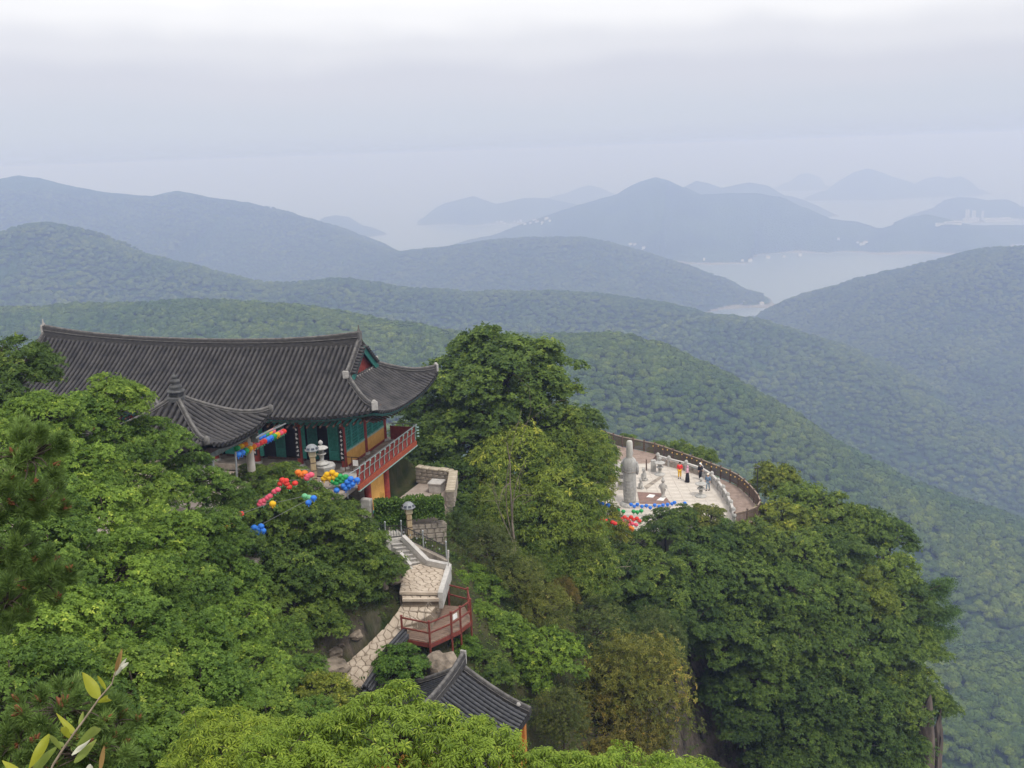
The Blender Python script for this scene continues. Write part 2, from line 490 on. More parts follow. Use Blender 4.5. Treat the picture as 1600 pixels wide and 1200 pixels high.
# ------------------------------------------------------------------ sea
def sea_mat():
    m = bpy.data.materials.new('sea_water'); m.use_nodes = True
    n, l = m.node_tree.nodes, m.node_tree.links
    b = n['Principled BSDF']; b.inputs['Base Color'].default_value = (.17, .22, .26, 1); b.inputs['Roughness'].default_value = .28
    b.inputs['IOR'].default_value = 1.33
    tc = n.new('ShaderNodeTexCoord')
    nz = n.new('ShaderNodeTexNoise'); nz.inputs['Scale'].default_value = .02; nz.inputs['Detail'].default_value = 8
    l.new(tc.outputs['Object'], nz.inputs['Vector'])
    bp = n.new('ShaderNodeBump'); bp.inputs['Strength'].default_value = .25; bp.inputs['Distance'].default_value = 2
    l.new(nz.outputs['Fac'], bp.inputs['Height']); l.new(bp.outputs[0], b.inputs['Normal'])
    return m
mb = MB()
ns = 96
mb.add([(22000 * math.sin(2 * math.pi * k / ns), 22000 * math.cos(2 * math.pi * k / ns), 0) for k in range(ns)], [tuple(range(ns - 1, -1, -1))])
sea = mb.build('sea', sea_mat(), loc=(0, 0, SEA_Z))
tag(sea, 'calm pale grey-blue sea around the headlands', None, kind='structure')
# ================================================================== far forest canopy (one mass): crowns instanced over the visible slopes
M_FOREST = leaf_mat('forest_leaf', (.045, .085, .018), (.13, .195, .038), trans=.15, rough=.8)

_n, _l = M_FOREST.node_tree.nodes, M_FOREST.node_tree.links
_oi = [q for q in _n if q.type == 'OBJECT_INFO'][0]; _mu = [q for q in _n if q.type == 'MIX' and q.blend_type == 'MULTIPLY'][0]
_rp = _n.new('ShaderNodeValToRGB')                 # every crown its own green
for _p, _c in ((0.0, (.72, .78, .78, 1)), (.45, (1.0, 1.0, .95, 1)), (.8, (1.22, 1.16, .98, 1)), (1.0, (1.6, 1.38, 1.0, 1))):
    _e = _rp.color_ramp.elements[0] if _p == 0 else _rp.color_ramp.elements[-1] if _p == 1 else _rp.color_ramp.elements.new(_p)
    _e.position = _p; _e.color = _c
_l.new(_oi.outputs['Random'], _rp.inputs[0])
_ge = _n.new('ShaderNodeNewGeometry'); _nz = _n.new('ShaderNodeTexNoise'); _nz.inputs['Scale'].default_value = .012; _nz.inputs['Detail'].default_value = 3
_l.new(_ge.outputs['Position'], _nz.inputs['Vector'])
_r2 = _n.new('ShaderNodeValToRGB')                 # stands of different species
_r2.color_ramp.elements[0].position = .36; _r2.color_ramp.elements[0].color = (.72, .85, .90, 1)
_r2.color_ramp.elements[1].position = .64; _r2.color_ramp.elements[1].color = (1.28, 1.14, .90, 1)
_l.new(_nz.outputs['Fac'], _r2.inputs[0])
_m2 = _n.new('ShaderNodeMix'); _m2.data_type = 'RGBA'; _m2.blend_type = 'MULTIPLY'; _m2.inputs[0].default_value = 1
_l.new(_rp.outputs[0], _m2.inputs[6]); _l.new(_r2.outputs[0], _m2.inputs[7]); _l.new(_m2.outputs[2], _mu.inputs[7])
def crown_far(seed, n=230, rx=4.0, rz=3.4, leaf=1.0):
    rg = np.random.default_rng(seed)
    lob = rg.normal(size=(9, 3)); lob /= np.linalg.norm(lob, axis=1)[:, None]; lob[:, 2] = np.abs(lob[:, 2])
    d = rg.normal(size=(n, 3)); d /= np.linalg.norm(d, axis=1)[:, None]
    d[:, 2] = np.where(d[:, 2] < -.25, -d[:, 2], d[:, 2])
    k = (d @ lob.T).max(1)
    r = .72 + .36 * np.clip((k - .6) / .4, 0, 1) + rg.normal(size=n) * .06
    C = d * r[:, None] * np.array([rx, rx, rz]) + np.array([0, 0, rz * .2])
    nrm = d + rg.normal(size=(n, 3)) * .35; nrm /= np.linalg.norm(nrm, axis=1)[:, None]
    a = np.cross(nrm, rg.normal(size=(n, 3))); a /= np.linalg.norm(a, axis=1)[:, None]
    b = np.cross(nrm, a)
    s = leaf * rg.uniform(.6, 1.35, n)[:, None]
    V = np.stack([C - a * s, C - b * s * .7, C + a * s, C + b * s * .7], 1).reshape(-1, 3)
    F = np.arange(4 * n).reshape(n, 4)
    tone = np.repeat(np.clip(rg.normal(.45, .2, n), 0, 1), 1)
    return np_mesh('forest_crown', V, F, M_FOREST, attr={'tone': ('FACE', tone)})

fc = bpy.data.collections.new('forest_kinds')
for i in range(6):
    o = bpy.data.objects.new('forest_crown', crown_far(100 + i, 420 if i < 4 else 340, 4.0 + .5 * (i % 3), 3.0 + .9 * (i % 2), .78))
    fc.objects.link(o)

def visible_points(rmin, rmax, dens, margin, canopy):
    """points on slopes the camera's neighbourhood can see"""
    elev = (GH + canopy) / GR
    run = np.maximum.accumulate((GH + canopy * .6) / GR, axis=0)
    vis = elev >= run - margin
    vis &= (GR > rmin) & (GR < rmax) & (GH > SEA_Z + 8)
    area = np.zeros_like(GR)
    dth = TH[1] - TH[0]; dlr = math.log(RR[1] / RR[0])
    area = GR * GR * dth * dlr
    n = RNG.poisson(np.where(vis, area * dens, 0))
    ii = np.repeat(np.arange(GR.size), n.ravel())
    t = GT.ravel()[ii] + (RNG.random(len(ii)) - .5) * dth
    r = GR.ravel()[ii] * np.exp((RNG.random(len(ii)) - .5) * dlr)
    return r * np.sin(t), r * np.cos(t)

def forest(name, px, py, label, smin, smax):
    pz = terrain_height(px, py)
    n = len(px)
    me = bpy.data.meshes.new(name)
    me.vertices.add(n); me.vertices.foreach_set('co', np.stack([px, py, pz + 2.0], 1).astype(np.float32).ravel())
    sc = me.attributes.new('sc', 'FLOAT', 'POINT')
    big = .40 + 1.25 * RNG.random(n) ** 2.2
    patch = np.clip(.86 + .75 * fbm(px, py, 48, 3, 21), .5, 1.5)
    pz = pz + 1.6 * fbm(px, py, 26, 2, 23)
    sc.data.foreach_set('value', (smin + (smax - smin) * big * patch).astype(np.float32))
    rt = me.attributes.new('rz', 'FLOAT', 'POINT'); rt.data.foreach_set('value', (RNG.random(n) * 6.28).astype(np.float32))
    o = put(name, me)
    ng = bpy.data.node_groups.new(name, 'GeometryNodeTree')
    ng.interface.new_socket('Geometry', in_out='INPUT', socket_type='NodeSocketGeometry')
    ng.interface.new_socket('Geometry', in_out='OUTPUT', socket_type='NodeSocketGeometry')
    N, L = ng.nodes, ng.links
    gi, go = N.new('NodeGroupInput'), N.new('NodeGroupOutput')
    iop = N.new('GeometryNodeInstanceOnPoints')
    ci = N.new('GeometryNodeCollectionInfo'); ci.inputs['Collection'].default_value = fc
    ci.inputs['Separate Children'].default_value = True; ci.inputs['Reset Children'].default_value = True
    a1 = N.new('GeometryNodeInputNamedAttribute'); a1.data_type = 'FLOAT'; a1.inputs['Name'].default_value = 'sc'
    a2 = N.new('GeometryNodeInputNamedAttribute'); a2.data_type = 'FLOAT'; a2.inputs['Name'].default_value = 'rz'
    cx = N.new('ShaderNodeCombineXYZ')
    L.new(a2.outputs[0], cx.inputs[2])
    L.new(gi.outputs[0], iop.inputs['Points']); L.new(ci.outputs[0], iop.inputs['Instance'])
    iop.inputs['Pick Instance'].default_value = True
    L.new(cx.outputs[0], iop.inputs['Rotation']); L.new(a1.outputs[0], iop.inputs['Scale'])
    L.new(iop.outputs[0], go.inputs[0])
    md = o.modifiers.new('canopy', 'NODES'); md.node_group = ng
    tag(o, label, None, kind='stuff')
    return o
fx, fy = visible_points(150, 1000, 1 / 11., .03, 8)
forest('forest', fx, fy, 'dense green forest canopy over the nearer spur and valley', .40, .80)
gx, gy = visible_points(1000, 2300, 1 / 42., .008, 8)
forest('forest', gx, gy, 'hazy forest canopy over the middle ridges', .55, .95)
hx, hy = visible_points(2300, 3200, 1 / 90., .004, 8)
forest('forest', hx, hy, 'faint blue forest canopy on the farther ridges', .75, 1.15)
print('FOREST', len(fx), len(gx))
# ================================================================== near ground: the rocky spur the temple stands on
PSI = R(16.8)
HC = Vector((-10.03, 54.0, -17.91))                      # front right column of the hall, at floor level
He1 = Vector((math.cos(PSI), -math.sin(PSI), 0)); He2 = Vector((math.sin(PSI), math.cos(PSI), 0))
def HW(a, b, z=0.0):
    """hall coordinates (along the front, into the hall, above the floor) -> world"""
    return HC + He1 * a + He2 * b + Vector((0, 0, z))
PLAT_Z = -32.0
G = []
def g(x, y, z): G.append((x, y, z))
# under and around the viewer
for p in [(0, -6, -1.7), (0, 0, -1.7), (-8, -4, -1.7), (8, -4, -1.7), (-16, 0, -2), (-26, 4, -3), (16, -2, -6), (0, 4, -9), (6, 5, -12), (-6, 5, -8), (0, 10, -15), (-10, 12, -12), (10, 12, -21),
          (-22, 14, -8), (-36, 20, -8), (-48, 30, -10), (24, 8, -26), (0, 18, -20), (-10, 20, -16.5), (-18, 25, -14.5), (-28, 30, -13), (12, 20, -28), (-8, 30, -21), (-14, 34, -19.5), (-22, 36, -17), (-36, 40, -14),
          (0, 28, -25), (8, 30, -32), (16, 32, -40), (28, 25, -50), (40, 20, -62)]: g(*p)
# courtyard and hall terrace
for a in (-30, -24, -18, -12, -6, -1):
    for b in (-10, -4, 2, 7): g(*HW(a, b, -.45))
for a, b, z in [(-1, -13, -2.2), (-6, -14, -1.5), (-12, -15, -1.2), (-20, -15, .3), (-32, -8, 2), (-36, 2, 2), (2.6, 1.5, -2.75), (3.4, 4.5, -2.8), (5.5, 4.5, -4.5), (2, 9, -4), (-8, 11, -4), (-18, 12, -4), (-28, 14, -5), (0, 16, -8), (-14, 20, -10), (-30, 24, -14), (8, 8, -7.5), (9, 2, -6.0)]: g(*HW(a, b, z))
# beside the stairs, the path and the deck
for u, v, Y, dz in [(600, 838, 50.2, -.5), (660, 884, 48.3, -.5), (700, 890, 47.8, -.7), (640, 905, 47.8, -.6), (655, 930, 46.8, -.6), (650, 960, 45.4, -.6), (605, 1000, 44, -.6), (560, 1035, 42.6, -.6), (545, 1060, 41, -.6),
                    (600, 930, 46.5, 0.3), (575, 960, 45, .5), (540, 1000, 43.4, .4), (545, 930, 46, 1.0), (715, 985, 45.0, -1.6), (740, 960, 46, -1.2), (675, 1020, 43.5, -.6), (740, 900, 50, -1), (790, 900, 52, -1), (790, 1000, 47, -.5), (720, 1060, 41.5, -2.5), (800, 1100, 40.5, -5),
                    (640, 1060, 41.5, -1), (680, 1180, 37, -3), (870, 1090, 45, -2.5), (850, 960, 52, -1), (930, 950, 56, -2), (900, 1010, 51, -2), (1000, 1130, 48, -3.0), (1060, 1180, 47, -6)]:
    p = unp(u, v, Y); g(p.x, p.y, p.z + dz)
# between hall and platform
for p in [(0, 62, -28), (3, 70, -30), (-2, 78, -30), (-8, 74, -28), (8, 64, -34), (12, 68, -36), (4, 58, -30.5), (6, 52, -32), (0, 90, -36), (-12, 95, -40), (-30, 100, -50)]: g(*p)
# statue platform
for x, y in [(8, 80), (8, 88), (8, 96), (13, 78), (13, 86), (13, 94), (18, 78), (18, 86), (18, 94), (22, 82), (22, 90), (14, 99)]: g(x, y, PLAT_Z - 1.0)
# the cliff falling away round the platform
for p in [(10, 74, -36), (16, 72.5, -37), (21, 74, -38), (26, 80, -38), (28, 86, -40), (27, 93, -42), (20, 101, -42), (10, 105, -42), (0, 104, -44),
          (14, 66, -44), (20, 67, -44.5), (26, 71, -44), (31, 77, -46), (33, 86, -54), (31, 95, -56), (22, 108, -58), (6, 114, -60), (-14, 116, -66),
          (17, 60, -60), (23, 61, -53), (29, 65, -54), (34, 71, -60), (37, 80, -72), (38, 92, -80), (14, 54, -66), (18, 54, -70), (25, 56, -64), (31, 60, -66), (37, 66, -80), (42, 76, -96), (44, 92, -100),
          (20, 46, -68), (30, 50, -80), (40, 56, -95), (50, 66, -115), (54, 90, -125), (16, 42, -60), (11, 57, -52), (9, 60, -40), (44, 40, -100), (60, 40, -120), (60, 110, -140), (30, 122, -110), (0, 128, -95), (-40, 126, -90), (-66, 100, -60), (-60, 60, -25), (-66, 10, -15), (66, 0, -100)]: g(*p)
GP = np.array(G)
def _tps(d2): return np.where(d2 > 1e-12, .5 * d2 * np.log(np.maximum(d2, 1e-12)), 0)
_n = len(GP)
_K = _tps(((GP[:, None, :2] - GP[None, :, :2]) ** 2).sum(-1)) + np.eye(_n) * 1.5
_P = np.c_[np.ones(_n), GP[:, :2]]
_S = np.linalg.solve(np.block([[_K, _P], [_P.T, np.zeros((3, 3))]]), np.r_[GP[:, 2], np.zeros(3)])
def ground_h(x, y):
    x = np.asarray(x, float); y = np.asarray(y, float)
    sh = x.shape; X = x.ravel(); Y = y.ravel()
    out = np.empty(len(X))
    for i in range(0, len(X), 8000):
        d2 = (X[i:i + 8000, None] - GP[None, :, 0]) ** 2 + (Y[i:i + 8000, None] - GP[None, :, 1]) ** 2
        out[i:i + 8000] = _tps(d2) @ _S[:_n] + _S[_n] + _S[_n + 1] * X[i:i + 8000] + _S[_n + 2] * Y[i:i + 8000]
    return out.reshape(sh)
def gh(x, y): return float(ground_h(np.array([x]), np.array([y]))[0])

CARVE = []      # (polygon, height): ground kept below what is built on it
# ================================================================== temple hall
M_TILE = mat('roof_tile', (.028, .027, .029), .7, .35, 1.3, .35, 40, col2=(.105, .097, .094), mixpos=(.30, .78), detail=9)
M_TILE_BED = mat('roof_tile_bed', (.012, .0115, .012), .85, .3, 5, .3, 30, col2=(.03, .028, .027))  # near-black bed: shade between the tile rows put into its colour
M_RIDGE = mat('ridge_tile', (.030, .028, .028), .8, .3, 3, .35, 25, col2=(.075, .07, .066), streak=(1, 1, 6))
M_RIDGE_CAP = mat('ridge_cap', (.075, .07, .068), .8, .25, 4, .2, 30, col2=(.17, .16, .15))
M_LIME = mat('lime_mortar', (.36, .34, .32), .9, .2, 8, .2, 30)
M_RED = mat('painted_red_wood', (.20, .028, .020), .6, .3, 5, .15, 30, col2=(.30, .055, .035))
M_REDLT = mat('painted_orange_red_wood', (.27, .050, .025), .6, .25, 5, .15, 30, col2=(.36, .085, .04))
M_TEAL = mat('teal_painted_wood', (.03, .22, .17), .6, .3, 6, .1, 30, col2=(.06, .33, .27))
M_TEALD = mat('dark_teal_wood', (.02, .11, .09), .65, .3, 6, .1, 30, col2=(.035, .18, .145))
M_MINT = mat('mint_painted_wood', (.27, .40, .36), .6, .2, 6, .1, 30)
M_YEL = mat('ochre_plaster', (.58, .30, .07), .85, .15, 3, .1, 40, col2=(.68, .38, .10))
M_INTERIOR_SHADE = mat('interior_shade', (.012, .010, .009), .9, .3, 4)
M_BROWN = mat('aged_brown_wood', (.05, .03, .02), .75, .35, 6, .2, 30, col2=(.10, .055, .035), streak=(1, 1, .2))
M_BOARD = mat('black_board', (.012, .012, .013), .5, .3, 5)
M_WHITEINK = mat('white_paint', (.75, .73, .70), .7, .1, 5)
M_STEEL = mat('steel_rail', (.42, .44, .45), .35, .15, 8, spec=.5, metal=.6)
M_STONE = mat('grey_granite', (.34, .32, .295), .85, .3, 3, .35, 22, col2=(.50, .475, .44))
M_STONE_OLD = mat('weathered_stone', (.16, .135, .11), .9, .35, 1.6, .6, 9, col2=(.36, .31, .255))
M_PAVE = mat('courtyard_paving', (.30, .24, .20), .9, .2, 1.5, .25, 14, col2=(.40, .34, .29))

HALL_L, RID_R = 22.96, 0.11                 # ridge length, ridge right end
OVF, OVS = 2.02, 3.19                       # front and side overhang
SB = 2.89                                   # side bay
DEPTH = 2 * SB
EAVE, RIDGE_BASE = 3.42, 6.46
A_R, A_L = OVS, RID_R - HALL_L - (OVS - RID_R)
A_C = (A_R + A_L) / 2
B_F, B_B = -OVF, DEPTH + OVF
HALF_B = SB + OVF

hall = empty('temple_hall', HC, -PSI, 'long temple hall with grey tiled hip-and-gable roof and red columns', 'temple')

def up_end(a):
    """eave corners sweep up towards both ends"""
    d = max(0.0, abs(a - A_C) - ((A_R - A_L) / 2 - 6.5)) / 6.5
    return .74 * d ** 2.2
def slope(t): return .70 * t + .30 * t * t
def front_z(a, b):
    t = min(1.0, (b - B_F) / HALF_B)
    rid = .42 * ((a - A_C) / (HALL_L / 2)) ** 2
    return EAVE + (RIDGE_BASE - EAVE) * slope(t) + up_end(a) * (1 - t) ** 1.6 + min(rid, .45) * t ** 2
def side_z(s, b):
    """right (and left) skirt roof: s = metres in from the side eave"""
    t = s / HALF_B
    db = abs(b - SB) / HALF_B
    return EAVE + (RIDGE_BASE - EAVE) * slope(t) + .74 * db ** 2.6 * (1 - t) ** 1.6
GABLE_S = A_R - RID_R                       # metres in from the side eave to the gable wall

def row_mesh(pts, r=.100, joint=.36, n=6):
    """half-round tile row: a chain of tiles, each a little wider at its lower end"""
    pts = [Vector(p) + Vector((0, 0, .055)) for p in pts]
    L = [0]
    for p, q in zip(pts[:-1], pts[1:]): L.append(L[-1] + (q - p).length)
    def at(s):
        for i in range(len(pts) - 1):
            if s <= L[i + 1] or i == len(pts) - 2:
                return pts[i].lerp(pts[i + 1], (s - L[i]) / max(1e-6, L[i + 1] - L[i]))
    k = max(1, round(L[-1] / joint))
    mb = MB()
    P, Rr = [], []
    for i in range(k):
        P += [at(L[-1] * i / k), at(L[-1] * (i + .93) / k)]
        Rr += [r * 1.10, r * .92]
    side = None
    vs, fs = [], []
    for i, p in enumerate(P):
        d = (P[min(i + 1, len(P) - 1)] - P[max(i - 1, 0)]).normalized()
        s = d.cross(Vector((0, 0, 1))).normalized(); t = s.cross(d)
        for j in range(n):
            an = math.pi * (-.30 + 1.60 * j / (n - 1))
            vs.append(p + s * math.cos(an) * Rr[i] + t * math.sin(an) * Rr[i])
    for i in range(len(P) - 1):
        for j in range(n - 1):
            fs.append((i * n + j, i * n + j + 1, (i + 1) * n + j + 1, (i + 1) * n + j))
    mb.add(vs, fs, True)
    # round end tile at the eave
    p = P[0]; d = (P[1] - P[0]).normalized(); s = d.cross(Vector((0, 0, 1))).normalized(); t = s.cross(d)
    m = 8
    mb.add([p - d * .03 + s * math.cos(6.283 * j / m) * r * 1.15 + t * math.sin(6.283 * j / m) * r * 1.15 - t * .02 for j in range(m)], [tuple(range(m))])
    return mb

def bed(fn, us, ts, name, parent):
    """sheet of trough tiles under the rows: fn(u, t) -> point or None"""
    V, F = [], []
    for u in us:
        for t in ts: V.append(fn(u, t))
    m = len(ts)
    for i in range(len(us) - 1):
        for j in range(m - 1):
            F.append((i * m + j, i * m + j + 1, (i + 1) * m + j + 1, (i + 1) * m + j))
    mb = MB(); mb.add(V, F, True)
    # thickness
    mb.add([Vector(v) - Vector((0, 0, .14)) for v in V], [f[::-1] for f in F], True)
    return mb.build(name, M_TILE_BED, parent)

SPACE = .335
# front and back slopes
hip_b = lambda a: min(max(min(A_R - a, a - A_L), 0), HALF_B) if (a > RID_R or a < RID_R - HALL_L) else HALF_B
roof = empty('roof'); roof.parent = hall
na = int((A_R - A_L - .3) / SPACE)
for i in range(na + 1):
    a = A_R - .18 - i * SPACE
    tb = hip_b(a)
    if tb < .25: continue
    pts = [Vector((a, B_F + tb * j / 8, front_z(a, B_F + tb * j / 8) + .02)) for j in range(9)]
    row_mesh(pts).build('tile_row', M_TILE, roof)
    if i % 2 == 0 and tb > 2:      # the hidden rear slope, every second row
        mbk = [Vector((p.x, 2 * SB - p.y, p.z)) for p in pts]
        row_mesh(mbk, joint=.9).build('tile_row', M_TILE, roof)
ts = [j / 8 for j in range(9)]
ua = [A_L + .02 + (A_R - A_L - .04) * i / 90 for i in range(91)]
bed(lambda a, t: Vector((a, B_F + hip_b(a) * t, front_z(a, B_F + hip_b(a) * t))), ua, ts, 'tile_bed', roof)
bed(lambda a, t: Vector((a, 2 * SB - B_F - hip_b(a) * t, front_z(a, B_F + hip_b(a) * t))), ua[::-1], ts, 'tile_bed', roof)
# side skirts
hip_s = lambda b: min(GABLE_S + .02, max(0, min(b - B_F, B_B - b)))
nb_ = int((B_B - B_F - .3) / SPACE)
for sgn in (1, -1):
    for i in range(nb_ + 1):
        b = B_F + .18 + i * SPACE
        tb = hip_s(b)
        if tb < .25: continue
        X = lambda s: (A_R - s) if sgn > 0 else (A_L + s)
        pts = [Vector((X(tb * j / 6), b, side_z(tb * j / 6, b) + .02)) for j in range(7)]
        row_mesh(pts, joint=.36 if sgn > 0 else .9).build('tile_row', M_TILE, roof)
    ub = [B_F + .02 + (B_B - B_F - .04) * i / 40 for i in range(41)]
    if sgn < 0: ub = ub[::-1]
    bed(lambda b, t: Vector(((A_R - hip_s(b) * t) if sgn > 0 else (A_L + hip_s(b) * t), b, side_z(hip_s(b) * t, b))), ub, [j / 6 for j in range(7)], 'tile_bed', roof)

def ridge_wall(path, h, w, name, parent, capr=.075, end=None):
    """mortared ridge of stacked tiles with a round cap"""
    mb = MB(); vs, fs = [], []
    path = [Vector(p) for p in path]
    for i, p in enumerate(path):
        d = (path[min(i + 1, len(path) - 1)] - path[max(i - 1, 0)]); d.z = 0; d.normalize()
        s = Vector((-d.y, d.x, 0))
        hh = h[i] if hasattr(h, '__len__') else h
        for q, z in ((.55, -.12), (.5, .25 * hh), (.42, .62 * hh), (.5, .64 * hh), (.44, hh)):
            vs.append(p + s * w * q + Vector((0, 0, z)))
        for q, z in ((-.44, hh), (-.5, .64 * hh), (-.42, .62 * hh), (-.5, .25 * hh), (-.55, -.12)):
            vs.append(p + s * w * q + Vector((0, 0, z)))
    m = 10
    for i in range(len(path) - 1):
        for j in range(m - 1):
            fs.append((i * m + j, (i + 1) * m + j, (i + 1) * m + j + 1, i * m + j + 1))
    fs.append(tuple(range(m))); fs.append(tuple(range((len(path) - 1) * m + m - 1, (len(path) - 1) * m - 1, -1)))
    mb.add(vs, fs)
    o = mb.build(name, M_RIDGE, parent)
    c = MB(); c.tube([p + Vector((0, 0, (h[i] if hasattr(h, '__len__') else h) + .02)) for i, p in enumerate(path)], capr, 7)
    c.build('cap', M_RIDGE_CAP, o)
    for sd in (-1, 1):
        c = MB()
        pp = []
        for i, p in enumerate(path):
            d = (path[min(i + 1, len(path) - 1)] - path[max(i - 1, 0)]); d.z = 0; d.normalize()
            pp.append(p + Vector((-d.y, d.x, 0)) * sd * w * .52 + Vector((0, 0, (h[i] if hasattr(h, '__len__') else h) * .63)))
        c.tube(pp, .022, 4); c.build('band', M_RIDGE_CAP, o)
    return o

# main ridge
rp, rh = [], []
for i in range(25):
    a = RID_R - HALL_L * i / 24
    q = abs(a - (RID_R - HALL_L / 2)) / (HALL_L / 2)
    rp.append((a, SB, front_z(a, SB) + .02)); rh.append(.46 + .26 * q ** 4)
ridge_wall(rp, rh, .34, 'main_ridge', hall)
for a, sg in ((RID_R, 1), (RID_R - HALL_L, -1)):
    mb = MB()
    z = front_z(a, SB)
    mb.box((a + sg * .06, SB, z + .38), (.14, .42, .86), bev=.03)
    mb.lathe([(.10, 0), (.11, .12), (.05, .25), (.03, .46)], 8, (a + sg * .02, SB, z + .72))
    mb.build('ridge_end_tile', M_LIME if sg < 0 else M_RIDGE_CAP, hall)
# descending ridges along the gables, then hips to the eave corners
for sg, a0 in ((1, RID_R), (-1, RID_R - HALL_L)):
    for fb in (1, -1):
        B = lambda b: b if fb > 0 else 2 * SB - b
        bh = B_F + GABLE_S
        path = []
        for j in range(9):
            b = SB - .1 - (SB - .1 - bh + .15) * j / 8
            path.append((a0, B(b), front_z(a0, b) + .02 + (.05 if j == 8 else 0)))
        ridge_wall(path, .40, .32, 'gable_ridge', hall)
        mb = MB(); e = Vector(path[-1])
        mb.box(e + Vector((0, -fb * .12, .22)), (.36, .12, .46), bev=.03)
        mb.build('gable_ridge_end', M_LIME, hall)
        path = []
        for j in range(10):
            s = .12 + (GABLE_S - .05) * (1 - j / 9)
            a = (A_R - s) if sg > 0 else (A_L + s)
            path.append((a, B(B_F + s), side_z(s, B_F + s) + .02 + .10 * (j / 9) ** 3))
        ridge_wall(path, .34, .30, 'hip_ridge', hall)
        mb = MB(); e = Vector(path[-1]); dd = (e - Vector(path[-2])).normalized()
        M = Matrix.Rotation(math.atan2(dd.y, dd.x), 3, 'Z')
        mb.box(e + dd * .05 + Vector((0, 0, .20)), (.14, .34, .50), M, bev=.03)
        mb.lathe([(.12, 0), (.13, .05), (.07, .12)], 8, e + Vector((0, 0, .42)))
        mb.build('hip_ridge_end', M_LIME, hall)
# gables (red boards with white battens) on both ends
for sg, a0 in ((1, RID_R + .10), (-1, RID_R - HALL_L - .10)):
    bh = B_F + GABLE_S
    zb = side_z(GABLE_S, SB)
    gp = empty('gable'); gp.parent = hall
    ztop = RIDGE_BASE + .18
    nbd = 11
    y0, y1 = bh + .25, 2 * SB - bh - .25
    for j in range(nbd):
        ya, yb = y0 + (y1 - y0) * j / nbd, y0 + (y1 - y0) * (j + 1) / nbd
        zt = lambda y: zb + .02 + (ztop - zb - .1) * max(0.0, 1 - (abs(y - SB) / (SB - bh)) ** .92)
        x = a0 - sg * .18 + sg * (.012 if j % 2 else 0)
        mb = MB()
        mb.add([(x, ya, zb - .1), (x, yb, zb - .1), (x, yb, zt(yb)), (x, ya, zt(ya)), (x - sg * .04, ya, zb - .1), (x - sg * .04, yb, zb - .1), (x - sg * .04, yb, zt(yb)), (x - sg * .04, ya, zt(ya))],
               [(0, 1, 2, 3), (7, 6, 5, 4), (0, 4, 5, 1), (1, 5, 6, 2), (2, 6, 7, 3), (3, 7, 4, 0)])
        mb.build('board', M_RED, gp)
    mb = MB()
    mb.tube([(a0 + sg * .02, y0 + (y1 - y0) * j / 10, zb + .09 - .13 * math.sin(math.pi * j / 10)) for j in range(11)], .06, 6)
    mb.build('sill_band', M_LIME, gp)
    for fb in (1, -1):
        mb = MB(); yy = lambda b: b if fb > 0 else 2 * SB - b
        for j in range(8):
            b0 = SB - (SB - bh) * j / 8; b1 = SB - (SB - bh) * (j + 1) / 8
            mb.bar((a0 + sg * .16, yy(b0), front_z(a0, b0) - .26), (a0 + sg * .16, yy(b1), front_z(a0, b1) - .26), .06, .34)
        mb.build('bargeboard', M_TEALD, gp)
        mb = MB()
        for j in range(9):
            b = SB - .25 - (SB - bh - .3) * j / 9
            row_pts = [Vector((a0 + sg * .34, yy(b), front_z(a0, b) - .03)), Vector((a0 - sg * .1, yy(b), front_z(a0, b) + .05))]
            t = row_mesh(row_pts, .085); mb.add(t.v, t.f, True)
        mb.build('verge_tiles', M_TILE, gp)

# body: floor, columns, front and side walls
mb = MB(); mb.box((-11.3, SB + .1, -.22), (23.6, DEPTH + 1.2, .42), bev=.03); mb.build('stone_base', M_STONE_OLD, hall)
col_a = [0 - 2.9 * i for i in range(9)]
col_mesh = MB().lathe([(.19, 0), (.19, .1), (.17, .3), (.165, 3.1)], 12).mesh('column', M_RED)
plinth = MB().lathe([(.30, -.02), (.27, .10), (.21, .12)], 12).mesh('plinth', M_STONE)
for a in col_a:
    for b in (0, DEPTH):
        c = put('column', col_mesh, hall, (a, b, 0)); put('plinth', plinth, c)
c = put('column', col_mesh, hall, (0, SB, 0)); put('plinth', plinth, c)
# beams and bracket band under the eaves
for nm, z, h, w, m in (('tie_beam', 2.72, .28, .20, M_TEALD), ('purlin', 3.22, .26, .26, M_BROWN)):
    mb = MB(); mb.bar((.5, 0, z), (-23.4, 0, z), w, h); mb.bar((0, -.1, z - .002), (0, DEPTH + .1, z - .002), w, h); mb.bar((.5, DEPTH, z), (-23.4, DEPTH, z), w, h)
    mb.build(nm, m, hall)
mb = MB(); mb.box((-11.6, -.02, 2.97), (23.2, .07, .24)); mb.box((.0, SB, 2.97), (.07, DEPTH, .24)); mb.build('frieze_board', M_RED, hall)
brk = MB(); brk.box((0, -.16, .0), (.16, .62, .12), bev=.02); brk.box((0, -.30, .13), (.14, .9, .12), bev=.02); brk.box((0, 0, .14), (.5, .16, .12), bev=.02)
brk_m = brk.mesh('bracket', M_TEAL)
for a in [0 - 1.45 * i for i in range(17)]: put('bracket', brk_m, hall, (a, -.05, 2.90))
for b in [1.445 * i for i in range(5)]: put('bracket', brk_m, hall, (.05, b, 2.90), (0, 0, math.pi / 2))
